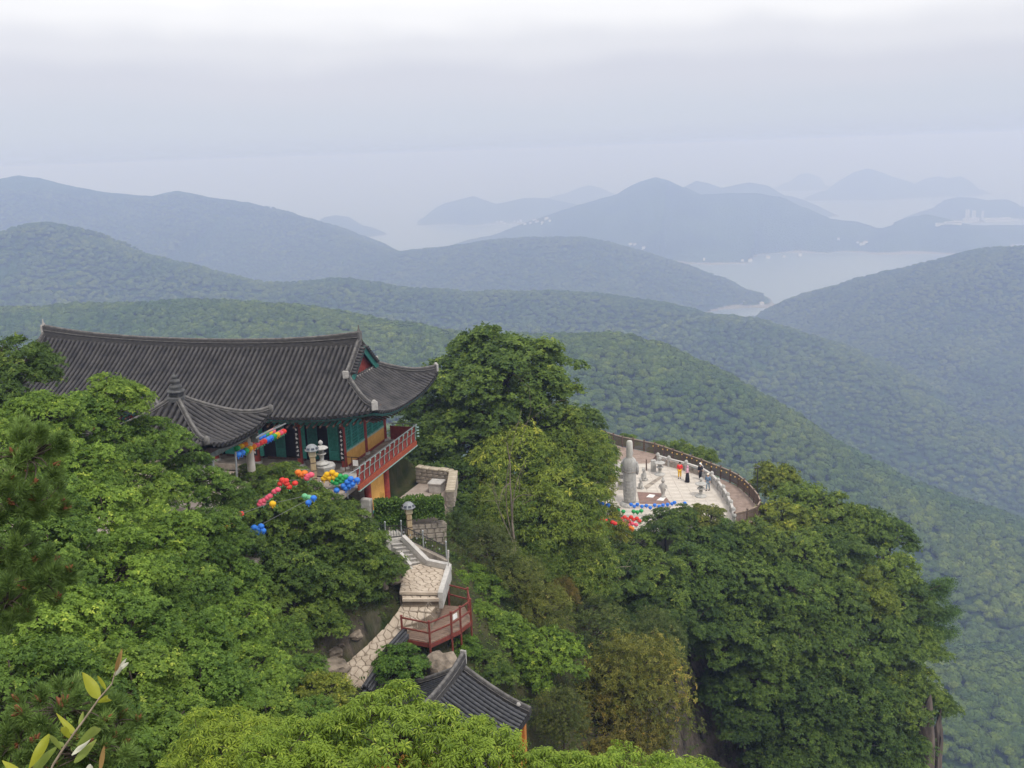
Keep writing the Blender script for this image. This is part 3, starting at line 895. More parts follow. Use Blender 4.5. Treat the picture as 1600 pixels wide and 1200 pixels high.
# rafters under the front and right eaves
raf = MB().tube([(0, 0, 0), (0, -1.95, -.62)], .055, 6); raf_m = raf.mesh('rafter', M_BROWN)
for i in range(58):
    a = 2.6 - .42 * i
    put('rafter', raf_m, hall, (a, -.05, 3.55 + up_end(a) * .75), (R(-6) * up_end(a), 0, 0))
for i in range(20):
    b = -1.5 + .42 * i
    o = put('rafter', raf_m, hall, (.85, b, 3.62 + .5 * (abs(b - SB) / HALF_B) ** 2.6), (0, 0, math.pi / 2))
mb = MB()
for i in range(60):
    a0, a1 = A_R - .12 - (A_R - A_L - .24) * i / 60, A_R - .12 - (A_R - A_L - .24) * (i + 1) / 60
    mb.bar((a0, B_F + .10, front_z(a0, B_F) - .13), (a1, B_F + .10, front_z(a1, B_F) - .13), .05, .12)
for i in range(24):
    b0, b1 = B_F + .12 + (B_B - B_F - .24) * i / 24, B_F + .12 + (B_B - B_F - .24) * (i + 1) / 24
    mb.bar((A_R - .10, b0, side_z(0, b0) - .13), (A_R - .10, b1, side_z(0, b1) - .13), .05, .12)
mb.build('eave_board', M_TEALD, hall)

# front wall: door leaves in each bay, gaps backed by a wall coloured near black for interior shade
mb = MB(); mb.box((-11.6, 1.15, 1.3), (23.1, .08, 2.6)); mb.build('shade_back_wall', M_INTERIOR_SHADE, hall)
def door_leaf(w, h, lattice=True):
    d = MB()
    for x in (-w / 2 + .04, w / 2 - .04): d.box((x, 0, h / 2), (.08, .06, h))
    for z in (.04, .55, h - .04): d.box((0, 0.001, z), (w - .16, .056, .08))
    d.box((0, .004, .30), (w - .16, .03, .42))
    if lattice:
        nl = 5
        for k in range(1, nl): d.box((-w / 2 + .08 + (w - .16) * k / nl, .003, (h + .55) / 2), (.022, .035, h - .7))
        for k in range(1, 10): d.box((0, .0, .59 + (h - .67) * k / 10), (w - .16, .032, .022))
        d.box((0, .022, (h + .55) / 2), (w - .16, .012, h - .66))
    return d.mesh('door_leaf', M_TEAL)
leaf_m = door_leaf(.66, 2.30); leaf_shade = leaf_m.copy(); leaf_shade.materials[0] = M_TEALD  # darker copy: shade under the eaves put into some leaves' paint
for bi in range(8):
    a0 = -2.9 * bi
    nl = {0: [0, 1, 3], 1: [0, 2], 2: [0, 3], 4: [0, 3]}.get(bi, [0, 1, 3])
    for k in nl:
        o = put('door_leaf', leaf_m if (bi + k) % 3 else leaf_shade, hall, (a0 - .42 - .69 * k, .92, .14))
    mb = MB(); mb.box((a0 - 1.45, .92, .07), (2.56, .16, .14)); mb.build('threshold', M_BROWN, hall)
    mb = MB(); mb.box((a0 - 1.45, .92, 2.53), (2.56, .14, .12)); mb.build('lintel', M_BROWN, hall)
# writing boards hung on the front columns
for ci, a in enumerate(col_a[:6]):
    b = MB(); b.box((0, 0, 0), (.26, .03, 1.95), bev=.01); bo = b.build('writing_board', M_BOARD, hall, loc=(a, -.21, 1.5))
    rg = random.Random(ci)
    for k in range(7):
        g_ = MB(); z = .80 - .265 * k
        for s in range(4):
            x, zz = rg.uniform(-.05, .05), rg.uniform(-.06, .06)
            if s % 2: g_.box((x, 0, z + zz), (.12, .008, .024))
            else: g_.box((x, -.001, z + zz), (.024, .008, .13))
        g_.box((0, .001, z), (.09, .006, .08))
        g_.build('character', M_WHITEINK, bo, loc=(0, -.02, 0))
# right side wall: ochre panels below, teal lattice windows above
for k in range(2):
    b0 = SB * k + .17; b1 = SB * (k + 1) - .17; bc = (b0 + b1) / 2; w = b1 - b0
    mb = MB(); mb.box((.03, bc, .52), (.10, w, .80), bev=.01); mb.build('ochre_panel', M_YEL, hall)
    mb = MB(); mb.box((.035, bc, .06), (.16, w, .12)); mb.build('sill_beam', M_RED, hall)
    mb = MB(); mb.box((.035, bc, .98), (.14, w, .10)); mb.build('window_sill', M_STEEL if 0 else M_MINT, hall)
    mb = MB(); mb.box((-.02, bc, 1.80), (.04, w, 1.56)); mb.build('window_back', M_TEALD, hall)
    for q in range(3):
        yc = b0 + w * (q + .5) / 3; ww = w / 3 - .03
        wd = MB()
        for y in (yc - ww / 2 + .035, yc + ww / 2 - .035): wd.box((.05, y, 1.80), (.05, .07, 1.52))
        for z in (1.08, 2.52): wd.box((.05, yc, z), (.048, ww - .14, .07))
        rr = random.Random(k * 3 + q)
        for s in range(1, 4):
            wd.box((.045, yc - ww / 2 + ww * s / 4, 1.8), (.03, .03, 1.4))
        for s in range(1, 8):
            wd.box((.047, yc, 1.08 + 1.44 * s / 8), (.028, ww - .14, .026 if s % 2 else .05))
        wd.build('lattice_window', M_TEAL, hall)
# rear and left closing walls
mb = MB(); mb.box((-11.6, DEPTH, 1.4), (23.1, .1, 2.7)); mb.box((-23.2, SB, 1.4), (.1, DEPTH - .1, 2.7)); mb.build('rear_wall', M_YEL, hall)

# ------------------------------------------------------------------ balcony round the right end
balc = empty('balcony'); balc.parent = hall
BA, BN, BF = 2.02, -2.55, 6.05
mb = MB(); mb.box(((.25 + BA) / 2, (BN + BF) / 2, -.10), (BA - .25, BF - BN, .12)); mb.build('floor', M_STONE, balc)
mb = MB(); mb.bar((BA + .04, BN, -.18), (BA + .04, BF, -.18), .12, .30); mb.bar((BA, BF + .04, -.181), (0.2, BF + .04, -.181), .12, .298); mb.build('edge_beam', M_REDLT, balc)
mb = MB(); mb.bar((BA + .06, BN, -.36), (BA + .06, BF + .1, -.36), .10, .07); mb.build('edge_strip', M_MINT, balc)
def panel_strip(y0, y1, x=BA):
    m_ = MB(); m_.box((x - .005, (y0 + y1) / 2, .45), (.05, y1 - y0 - .05, .88)); return m_
nbal = 13
for i in range(nbal - 1):
    y0, y1 = BN + (BF - BN) * i / (nbal - 1), BN + (BF - BN) * (i + 1) / (nbal - 1)
    panel_strip(y0, y1).build('rail_panel', M_RED, balc)
    s = MB(); s.box((BA + .028, (y0 + y1) / 2, .12), (.02, (y1 - y0) * .6, .14)); s.build('panel_motif', M_RED, balc)
mb = MB(); mb.box(((.25 + BA) / 2, BF, .45), (BA - .4, .05, .88)); mb.build('rail_panel', M_RED, balc)
# carved mint balusters shaped like lotus stems
bal = MB(); bal.tube([(0, 0, 0), (.05, 0, .14), (.03, 0, .34), (.05, 0, .52), (.11, 0, .70), (.12, 0, .90)], [.022, .034, .022, .028, .038, .02], 6)
bal.lathe([(.02, 0), (.055, .06), (.07, .13), (.03, .15)], 8, (.12, 0, .86))
bal_m = bal.mesh('baluster', M_MINT)
for i in range(nbal): put('baluster', bal_m, balc, (BA + .02, BN + .1 + (BF - BN - .2) * i / (nbal - 1), .02))
for i in range(3): put('baluster', bal_m, balc, (.5 + .7 * i, BF, .02), (0, 0, math.pi / 2))
mb = MB(); mb.tube([(BA + .13, BN, 1.05), (BA + .13, BF + .1, 1.05), (.2, BF + .1, 1.05)], .035, 8); mb.build('hand_rail', M_STEEL, balc)
mb = MB(); mb.tube([(BA + .10, BN, .62), (BA + .10, BF + .06, .62), (.2, BF + .06, .62)], .022, 6); mb.build('lower_rail', M_STEEL, balc)
mb = MB()
for s in range(4): mb.lathe([(.02, -.03), (.09, -.02), (.09, .02), (.02, .03)], 8, (BA + .16, BF + .12, .25 + .2 * s), smooth=False)
mb.build('corner_carving', M_MINT, balc)
# steel rail on from the balcony along the courtyard edge
mb = MB()
mb.tube([(BA + .13, BN, 1.0), (BA - .1, BN - 1.1, .92), (BA - 1.2, BN - 2.4, .9), (BA - 2.6, BN - 3.2, .9)], .032, 8)
mb.tube([(BA + .13, BN, .5), (BA - .1, BN - 1.1, .45), (BA - 1.2, BN - 2.4, .45), (BA - 2.6, BN - 3.2, .45)], .02, 6)
for p in [(BA - .1, BN - 1.1), (BA - 1.2, BN - 2.4), (BA - 2.6, BN - 3.2)]: mb.tube([(p[0], p[1], -.4), (p[0], p[1], .9)], .028, 8)
mb.build('end_rail', M_STEEL, balc)
# gate with notice on the balcony
gt = MB()
gt.bar((.35, -.65, .95), (1.7, -.65, .95), .04, .04); gt.bar((.35, -.65, .15), (1.7, -.65, .15), .04, .04)
for k in range(4): gt.box((.35 + .45 * k, -.65, .5), (.035, .035, .9))
gt.build('gate', M_BROWN, balc)
mb = MB(); mb.box((1.05, -.685, .62), (.34, .02, .36), bev=.005); mb.build('notice', M_WHITEINK, balc)
# ------------------------------------------------------------------ lower storey under the balcony
low = empty('lower_storey'); low.parent = hall
for b in (-.4, 2.2): put('post', col_mesh, low, (1.55, b, -2.78), scale=(1.3, 1.3, .8))
mb = MB(); mb.box((1.46, .9, -1.5), (.12, 2.25, 2.3)); mb.build('ochre_panel', M_YEL, low)
mb = MB(); mb.box((1.53, .9, -2.70), (.06, 2.2, .16)); mb.build('teal_sill', M_TEAL, low)
for k in range(3):
    mb = MB(); mb.lathe([(.10, 0), (.12, .15), (.05, .42 - .1 * k), (.01, .46 - .1 * k)], 6, (1.525, 1.35 + .2 * k, -2.3), sx=.12); mb.build('painted_motif', mat('painted_gold', (.42, .24, .05)), low)
mb = MB(); mb.box((0.6, .9, -1.6), (1.6, 3.0, 2.35)); mb.build('foundation_wall', M_STONE_OLD, low)

# ------------------------------------------------------------------ courtyard terrace
mb = MB(); mb.box((-12.2, -6.4, -.62), (26.8, 11.6, .38)); t_ = mb.build('courtyard', M_PAVE, loc=HC, rot=(0, 0, -PSI))
tag(t_, 'paved temple courtyard in front of the hall', None, kind='structure')
CARVE.append(([HW(-25.4, -12).xy[:], HW(1.1, -12).xy[:], HW(1.1, 7).xy[:], HW(-25.4, 7).xy[:]], HC.z - .9, .3))
CARVE.append(([HW(.8, -1.5).xy[:], HW(1.8, -1.5).xy[:], HW(2.4, 6.6).xy[:], HW(.8, 6.6).xy[:]], HC.z - 3.2, .2))
# ================================================================== pavilion in front of the hall
PC = Vector((-16.35, 45.45, -17.95))
pav = empty('pavilion', PC, -PSI, 'small open pavilion with pyramid tiled roof and stone finial', 'pavilion')
PA, PB = 3.45, 2.85
P_EAVE, P_APEX = 4.95, 6.75
proof = empty('roof'); proof.parent = pav
def pav_z(s, along):
    """s 0 at the eave .. 1 at the apex, along -1..1 on the edge"""
    return P_EAVE + (P_APEX - P_EAVE) * (.62 * s + .38 * s * s) + .55 * abs(along) ** 3 * (1 - s) ** 1.6
for side in range(4):
    L, D = (PA, PB) if side % 2 == 0 else (PB, PA)
    Mr = Matrix.Rotation(side * math.pi / 2, 3, 'Z')
    n = int(2 * L / .335)
    for i in range(n):
        x = -L + .12 + (2 * L - .24) * i / (n - 1)
        smax = 1 - abs(x) / L
        if smax < .08: continue
        pts = [Mr @ Vector((x, -D * (1 - smax * j / 6), pav_z(smax * j / 6, x / L) + .02)) for j in range(7)]
        row_mesh(pts).build('tile_row', M_TILE, proof)
    us = [-L + 2 * L * i / 24 for i in range(25)]
    bed(lambda x, t: Mr @ Vector((x, -D * (1 - (1 - abs(x) / L) * t), pav_z((1 - abs(x) / L) * t, x / L))), us, [j / 6 for j in range(7)], 'tile_bed', proof)
for sx in (1, -1):
    for sy in (1, -1):
        path = [Vector((sx * PA * (1 - t) * .985, sy * PB * (1 - t) * .985, pav_z(t, 1 - t) + .03 + (.55 * (1 - t) ** 3 - .55 * (1 - t) ** 3 * (1 - t) ** 1.6) * 0)) for t in [.94 - .94 * j / 9 for j in range(10)]]
        ridge_wall(path, .20, .24, 'hip_ridge', pav, .07)
        mb = MB(); e = path[-1]; mb.lathe([(.12, -.05), (.15, .08), (.13, .24), (.05, .32)], 8, e); mb.build('hip_end', M_RIDGE_CAP, pav)
mb = MB()
mb.box((0, 0, P_APEX - .02), (.72, .72, .28), bev=.05); mb.box((0, 0, P_APEX + .22), (.52, .52, .22), bev=.05)
mb.lathe([(.36, .32), (.44, .36), (.40, .42), (.24, .46), (.31, .56), (.30, .66), (.16, .72), (.23, .80), (.24, .90), (.12, .97), (.09, 1.0), (.14, 1.05), (.12, 1.14), (.04, 1.2), (.02, 1.3)], 14, (0, 0, P_APEX))
mb.build('finial', mat('finial_tile', (.045, .045, .045), .7, .3, 4, col2=(.10, .10, .10)), pav)
pcm = MB().lathe([(.24, 0), (.22, .2), (.20, 3.0), (.19, 4.4)], 14).mesh('column', mat('pale_stone_column', (.42, .38, .33), .85, .2, 3, .2, 20, col2=(.55, .50, .45)))
for sx in (1, -1):
    for sy in (1, -1): put('column', pcm, pav, (sx * (PA - 1.0), sy * (PB - .85), 0))
mb = MB()
for sy in (1, -1): mb.bar((-PA + .7, sy * (PB - .85), 4.45), (PA - .7, sy * (PB - .85), 4.45), .22, .34)
for sx in (1, -1): mb.bar((sx * (PA - 1.0), -PB + .6, 4.452), (sx * (PA - 1.0), PB - .6, 4.452), .216, .336)
mb.build('beam', mat('grey_green_beam', (.10, .115, .10), .8, .3, 5, .2, 20, col2=(.2, .215, .19)), pav)
for sx in (1, -1):
    for sy in (1, -1):
        mb = MB(); mb.box((sx * (PA - 1.0) + sx * .35, sy * (PB - .85), 4.3), (.5, .14, .5), bev=.08); mb.box((sx * (PA - 1.0), sy * (PB - .85) + sy * .35, 4.3), (.14, .5, .5), bev=.08)
        mb.build('carved_bracket', mat('carved_stone_bracket', (.22, .23, .21), .85, .25, 5, .3, 20), pav)
mb = MB(); mb.box((0, 0, 4.85), (2 * PA - 1.2, 2 * PB - 1.1, .3)); mb.build('ceiling', M_BROWN, pav)
mb = MB(); mb.box((0, 0, -.12), (2 * PA - .8, 2 * PB - .6, .3), bev=.03); mb.build('plinth', M_STONE_OLD, pav)

# ================================================================== lotus lanterns on wires
LANT = {'blue': (.06, .27, .80), 'green': (.05, .45, .13), 'yellow': (.90, .56, .02), 'red': (.85, .08, .06), 'pink': (.92, .16, .24), 'orange': (.90, .28, .04), 'lightgreen': (.22, .58, .32)}
def lantern_mats(k):
    nm = 'lantern_paper_' + k
    if nm in MATS: return MATS[nm]
    m = mat(nm, LANT[k], .6, .12, 9)
    n, l = m.node_tree.nodes, m.node_tree.links
    tr = n.new('ShaderNodeBsdfTranslucent'); tr.inputs[0].default_value = (*[min(1, c * 1.2) for c in LANT[k]], 1)
    mx = n.new('ShaderNodeMixShader'); mx.inputs[0].default_value = .35
    l.new(n['Principled BSDF'].outputs[0], mx.inputs[1]); l.new(tr.outputs[0], mx.inputs[2]); l.new(mx.outputs[0], n['Material Output'].inputs['Surface'])
    return m
LME = {}
def lantern_meshes(k):
    if k in LME: return LME[k]
    vs, fs = [], []
    nz, n = 9, 16
    for i in range(nz):
        ph = math.pi * (.06 + .88 * i / (nz - 1))
        for j in range(n):
            an = 2 * math.pi * j / n
            r = math.sin(ph) * (1 + .07 * math.cos(8 * an)) 
            vs.append((.165 * r * math.cos(an), .165 * r * math.sin(an), .145 * math.cos(ph)))
    for i in range(nz - 1):
        for j in range(n):
            j2 = (j + 1) % n
            fs.append((i * n + j, (i + 1) * n + j, (i + 1) * n + j2, i * n + j2))
    fs.append(tuple(range(n))); fs.append(tuple(range(nz * n - 1, (nz - 1) * n - 1, -1)))
    b = MB(); b.add(vs, fs, True)
    body = b.mesh('paper_body', lantern_mats(k))
    t = MB(); t.tube([(0, 0, -.13), (0, 0, -.24)], [.022, .035], 6)
    for q in range(6):
        an = q * 1.047; t.add([(.10 * math.cos(an - .3), .10 * math.sin(an - .3), -.10), (.10 * math.cos(an + .3), .10 * math.sin(an + .3), -.10), (.17 * math.cos(an), .17 * math.sin(an), -.17)], [(0, 1, 2)])
    tas = t.mesh('tassel', lantern_mats('lightgreen' if k in ('pink', 'red') else k))
    LME[k] = (body, tas)
    return LME[k]
CN = {'blue': 'blue', 'green': 'green', 'yellow': 'yellow', 'red': 'red', 'pink': 'pink', 'orange': 'orange', 'lightgreen': 'pale green'}
def lantern(P, k, label, group, s=1.0):
    e = empty('paper_lantern', P, random.random() * 6, label, 'lantern', group)
    b, t = lantern_meshes(k)
    put('paper_body', b, e, scale=s); put('tassel', t, e, scale=s)
    return e
def wire(pts, label, group=None, r=.012):
    mb = MB(); mb.tube(pts, r, 5)
    o = mb.build('lantern_wire', mat('wire', (.25, .25, .25), .5), None)
    return tag(o, label, 'wire', group)
# rainbow row beneath the pavilion eave
seq = ['blue', 'blue', 'green', 'yellow', 'orange', 'pink', 'red', 'red', 'blue', 'blue', 'green', 'yellow', 'pink', 'red']
p0, p1 = unp(372, 710, 44.6), unp(443, 674, 51.5)
for rw in range(2):
    off = Vector((-.25, .45, .12)) * rw
    for i, k in enumerate(seq if rw == 0 else seq[2:-1]):
        P = (p0 + off).lerp(p1 + off, (i + (.5 if rw else 0) * 1) / (len(seq) - 1))
        lantern(P, k, '%s lantern in the rainbow row beside the pavilion eave, %s on the %s string' % (CN[k], ordn(i) if i < 12 else ('thirteenth' if i == 12 else 'last'), 'nearer' if rw == 0 else 'farther'), 'rainbow row of lanterns by the pavilion')
    wire([p0 + off + Vector((0, 0, .17)), (p0 + p1) / 2 + off + Vector((0, 0, .14)), p1 + off + Vector((0, 0, .17))], 'thin wire carrying the %s rainbow lantern string' % ('nearer' if rw == 0 else 'farther'))
mb = MB(); mb.tube([unp(401, 684, 45.2), unp(446, 662, 51.6)], .05, 8); o = mb.build('awning_pipe', M_STEEL); tag(o, 'grey steel pipe sloping from pavilion eave to hall eave', 'pipe')
mb = MB(); mb.tube([unp(370, 748, 44.2), unp(368, 706, 44.2)], .045, 8); o = mb.build('support_pole', M_STEEL); tag(o, 'thin steel pole beside the pale pavilion column', 'pole')
# clusters over the courtyard
CL = [
    ('yellow', [(511, 741), (519, 738), (525, 742), (506, 748), (514, 747), (521, 746), (509, 744)], 49.6, 'cluster nearest the stone lantern'),
    ('green', [(531, 744), (537, 748), (527, 748), (533, 752), (520, 752), (526, 755), (540, 745)], 49.6, 'cluster between the yellow and blue ones'),
    ('blue', [(548, 748), (558, 750), (543, 753), (551, 756), (546, 759), (540, 763), (537, 759), (526, 766)], 49.4, 'cluster against the balcony end'),
    ('pink', [(482, 744), (480, 747), (486, 742)], 46.0, 'group above the layered tree'),
    ('red', [(443, 753), (448, 756), (438, 756), (452, 761), (461, 755), (447, 751), (441, 750)], 45.6, 'group above the layered tree'),
    ('orange', [(466, 738), (472, 741), (476, 739)], 46.2, 'few under the stone lantern'),
    ('pink', [(429, 768), (434, 765), (408, 784), (413, 782), (418, 778), (422, 775), (406, 788), (411, 787)], 44.6, 'group deep in the layered tree'),
    ('lightgreen', [(476, 775), (483, 777), (430, 792), (436, 796)], 44.9, 'few among the layered branches'),
    ('blue', [(482, 785), (490, 778), (397, 824), (404, 826), (402, 832), (408, 822), (395, 830), (411, 829), (385, 840)], 43.0, 'group low in the layered tree'),
    ('red', [(345, 810), (350, 812), (356, 811), (376, 803)], 39.8, 'few at the edge of the slope trees'),
    ('yellow', [(426, 787), (346, 822), (354, 824), (362, 822)], 39.6, 'few low among the dark leaves'),
]
for ci, (k, pts, Y, where) in enumerate(CL):
    pts = sorted(pts)
    for i, (u, v) in enumerate(pts):
        lantern(unp(u, v, Y - .4), k, '%s paper lantern, %s of the %s from left' % (CN[k], ordn(i), where), 'courtyard lanterns', .88 if Y < 46 else 1.0)
    a_, b_ = unp(pts[0][0] - 6, pts[0][1] - 5, Y - .4), unp(pts[-1][0] + 6, pts[-1][1] - 5, Y - .4)
    wire([a_, b_], 'courtyard wire carrying the %s lantern %s' % (CN[k], where))

# ================================================================== solar lamps, stone lantern, name slab
M_POST = mat('tan_carved_post', (.30, .22, .12), .8, .35, 5, .4, 14, col2=(.48, .38, .24), streak=(1, 1, .4))
M_SOLAR = mat('solar_cell', (.02, .025, .04), .25, .2, 8, spec=.5)
def solar_lamp(P, label, h=2.1):
    w = .80
    e = empty('solar_lamp', P, R(20), label, 'lamp', 'solar garden lamps')
    mb = MB(); mb.box((0, 0, h * .36), (.28, .28, h * .72), bev=.03); mb.build('post', M_POST, e)
    for k in range(3):
        mb = MB(); mb.box((0, 0, .25 + .45 * k), (.31, .31, .05), bev=.015); mb.build('post_band', M_BROWN, e)
    mb = MB(); mb.box((0, 0, h * .80), (.38, .38, h * .16), bev=.02); mb.build('lamp_box', mat('lamp_glass', (.5, .42, .28), .4, .1), e)
    mb = MB(); mb.lathe([(.50 * w, h * .88), (.52 * w, h * .90), (.40 * w, h * .97), (.22 * w, h * 1.03), (.05 * w, h * 1.05)], 8, smooth=False, rot=R(22.5)); hd = mb.build('solar_cap', mat('grey_cap', (.22, .23, .24), .5, .1), e)
    for k in range(8):
        a = k * math.pi / 4
        Mx = Matrix.Rotation(a, 3, 'Z') @ Matrix.Rotation(R(38), 3, 'Y')
        mb = MB(); mb.box((.40 * w * math.cos(a), .40 * w * math.sin(a), h * .958), (.15, .17, .012), Mx); mb.build('solar_cell', M_SOLAR, hd)
pl = unp(641, 841, 51.0)
solar_lamp(pl, 'solar lamp on carved tan post beside the stair top')
pl = unp(487, 700, 50.3); solar_lamp(pl - Vector((0, 0, 1.98)), 'solar lamp in front of the hall beside the white stone lantern')
M_WSTONE = mat('white_granite', (.30, .29, .27), .85, .2, 2.2, .4, 22, col2=(.46, .445, .42))
def stone_lantern(P, h, label, dish=True, group='granite lanterns'):
    e = empty('stone_lantern', P, 0, label, 'stone lantern', group)
    k = h / 1.9
    def lt(nm, prof, n=10, sm=True, rot=0):
        mb = MB(); mb.lathe([(r * k, z * k) for r, z in prof], n, smooth=sm, rot=rot); mb.build(nm, M_WSTONE, e)
    lt('base', [(.52, 0), (.55, .06), (.50, .12), (.30, .16), (.24, .24)], 12)
    lt('shaft', [(.17, .22), (.15, .40), (.18, .55), (.14, .70)], 10)
    lt('dish', [(.16, .68), (.34, .76), (.36, .82), (.30, .86)], 12)
    for q in range(4):
        a = math.pi / 4 + q * math.pi / 2
        mb = MB(); mb.box((.17 * k * math.cos(a), .17 * k * math.sin(a), 1.02 * k), (.09 * k, .09 * k, .34 * k), bev=.01); mb.build('light_box_post', M_WSTONE, e)
    lt('light_core', [(.12, .86), (.12, 1.18)], 8)
    lt('cap', [(.34, 1.17), (.52, 1.20), (.54, 1.26), (.34, 1.36), (.16, 1.44)], 8, False)
    lt('bud', [(.11, 1.43), (.07, 1.50), (.17, 1.60), (.18, 1.70), (.10, 1.80), (.02, 1.87)], 10)
    return e
pl = unp(503, 718, 50.6)
stone_lantern(pl - Vector((0, 0, .25)), 1.4, 'short white stone lantern standing in the courtyard before the hall')
mb = MB(); mb.lathe([(.45, -.1), (.56, .25), (.52, .32), (.15, .34)], 8, smooth=False); o = mb.build('stone_basin', M_WSTONE, None, loc=pl - Vector((-.15, -.1, .62))); tag(o, 'white carved stone basin at the foot of the courtyard lantern', 'basin')
sp = unp(575, 815, 52.0)
mb = MB(); mb.box((0, 0, .62), (.62, .34, 1.6), Matrix.Rotation(R(-22), 3, 'Z'), bev=.04); o = mb.build('stone_slab', M_STONE, None, loc=sp); tag(o, 'tall grey stone slab at the head of the stairs', 'slab')

# ================================================================== stairs, landing, flagged path
M_FLAG = mat('tan_flagstone', (.36, .29, .225), .9, .2, 1.3, .4, 16, col2=(.55, .465, .375))
M_MORTAR = mat('path_mortar', (.22, .175, .13), .95, .2, 4, .3, 20)
M_COPING = mat('white_coping', (.38, .36, .335), .85, .15, 2, .25, 20, col2=(.52, .495, .465))
def clip_half(poly, p, n):
    """keep the side where (x - p).n <= 0"""
    out = []
    for i in range(len(poly)):
        a, b = poly[i], poly[(i + 1) % len(poly)]
        da = (a[0] - p[0]) * n[0] + (a[1] - p[1]) * n[1]; db = (b[0] - p[0]) * n[0] + (b[1] - p[1]) * n[1]
        if da <= 0: out.append(a)
        if (da < 0) != (db < 0) and abs(da - db) > 1e-12:
            t = da / (da - db); out.append((a[0] + (b[0] - a[0]) * t, a[1] + (b[1] - a[1]) * t))
    return out
def ccw(poly):
    A = sum(poly[i][0] * poly[(i + 1) % len(poly)][1] - poly[(i + 1) % len(poly)][0] * poly[i][1] for i in range(len(poly)))
    return poly if A > 0 else poly[::-1]
def voronoi(poly, cell, rg):
    """cells of a convex region"""
    xs = [p[0] for p in poly]; ys = [p[1] for p in poly]
    S = []
    y = min(ys) - cell; r = 0
    while y < max(ys) + cell:
        x = min(xs) - cell + (cell * .5 if r % 2 else 0)
        while x < max(xs) + cell:
            S.append((x + rg.uniform(-.33, .33) * cell, y + rg.uniform(-.33, .33) * cell)); x += cell
        y += cell * .8; r += 1
    out = []
    for s in S:
        c = list(poly)
        for q in sorted(S, key=lambda q: (q[0] - s[0]) ** 2 + (q[1] - s[1]) ** 2)[1:16]:
            c = clip_half(c, ((s[0] + q[0]) / 2, (s[1] + q[1]) / 2), (q[0] - s[0], q[1] - s[1]))
            if len(c) < 3: break
        if len(c) >= 3: out.append(c)
    return out
def paving(region, cell, zf, parent, name, m, seed, th=.05, gap=.018):
    rg = random.Random(seed)
    for c in voronoi(ccw(region), cell, rg):
        cx = sum(p[0] for p in c) / len(c); cy = sum(p[1] for p in c) / len(c)
        q = []
        for x, y in c:
            d = math.hypot(x - cx, y - cy)
            if d < 1e-4: continue
            k = max(0, 1 - gap * 1.4 / d); q.append((cx + (x - cx) * k, cy + (y - cy) * k))
        if len(q) < 3: continue
        A = abs(sum(q[i][0] * q[(i + 1) % len(q)][1] - q[(i + 1) % len(q)][0] * q[i][1] for i in range(len(q)))) / 2
        if A < .006: continue
        dz = rg.uniform(-.006, .012)
        n = len(q); vs = []
        for x, y in q: vs.append((x, y, zf(x, y) - .03))
        for x, y in q: vs.append((x, y, zf(x, y) + th * .6 + dz))
        for x, y in q: vs.append((cx + (x - cx) * .93, cy + (y - cy) * .93, zf(x, y) + th + dz))
        fs = []
        for r_ in (0, 1):
            for i in range(n):
                j = (i + 1) % n; fs.append((r_ * n + i, r_ * n + j, r_ * n + n + j, r_ * n + n + i))
        fs.append(tuple(range(2 * n, 3 * n)))
        MB().add(vs, fs).build(name, m, parent)
def zplane(pts):
    A = np.array([(1, p.x, p.y) for p in pts]); z = np.array([p.z for p in pts])
    c = np.linalg.lstsq(A, z, rcond=None)[0]
    return lambda x, y: float(c[0] + c[1] * x + c[2] * y)
xy = lambda p: (p.x, p.y)

LAND_Z = -22.2
stair = empty('stairs', onz(632, 860, -21.6), 0, None, None); tag(stair, 'short flight of pale stone stairs down from the hall', None, kind='structure')
NST = 7
sL0, sR0 = onz(603, 843, -21.0), onz(632, 840, -21.0)
sL1, sR1 = onz(640, 885, LAND_Z), onz(668, 880, LAND_Z)
for i in range(NST):
    t0, t1 = i / NST, (i + 1) / NST
    a, b, c, d = sL0.lerp(sL1, t0), sR0.lerp(sR1, t0), sR0.lerp(sR1, t1), sL0.lerp(sL1, t1)
    z = -21.0 + (LAND_Z + 21.0) * (i + .15) / NST
    mb = MB(); mb.prism(ccw([xy(a), xy(b), xy(c), xy(d)]), z - .6, z)
    o = mb.build('step', M_STONE, stair); o.location = -stair.location
    mb = MB(); mb.bar((d.x, d.y, z + .012), (c.x, c.y, z + .012), .10, .05)
    q = mb.build('nosing', M_COPING, o)
# upper landing
up = [onz(560, 815, -20.95), onz(590, 832, -20.95), onz(603, 845, -20.95), onz(634, 840, -20.95), onz(615, 822, -20.95), onz(590, 806, -20.95)]
mb = MB(); mb.prism(ccw([xy(p) for p in up]), -21.6, -20.93); o = mb.build('upper_landing', M_STONE, stair); o.location = -stair.location

path = empty('path', onz(655, 905, LAND_Z), 0); tag(path, 'tan flagstone path winding down from the stairs past the deck', None, kind='structure')
def under(poly, zf, th, parent, m, nm):
    poly = ccw(poly); n = len(poly)
    vs = [(x, y, zf(x, y)) for x, y in poly] + [(x, y, zf(x, y) - th) for x, y in poly]
    fs = [tuple(range(n)), tuple(range(2 * n - 1, n - 1, -1))] + [(i, i + n, (i + 1) % n + n, (i + 1) % n) for i in range(n)]
    o = MB().add(vs, fs).build(nm, m, parent); return o
class Off:  # children of an empty keep world coordinates
    pass
def reparent_zero(o, e): o.location = o.location - e.location
n_before = set(bpy.data.objects)
land = [onz(640, 886, LAND_Z), onz(668, 880, LAND_Z), onz(701, 888, LAND_Z), onz(687, 925, LAND_Z), onz(624, 925, LAND_Z), onz(628, 905, LAND_Z)]
zl = lambda x, y: LAND_Z
under([xy(p) for p in land], lambda x, y: LAND_Z - .0, .8, path, M_MORTAR, 'mortar_bed')
paving([xy(p) for p in land], .42, zl, path, 'flagstone', M_FLAG, 3)
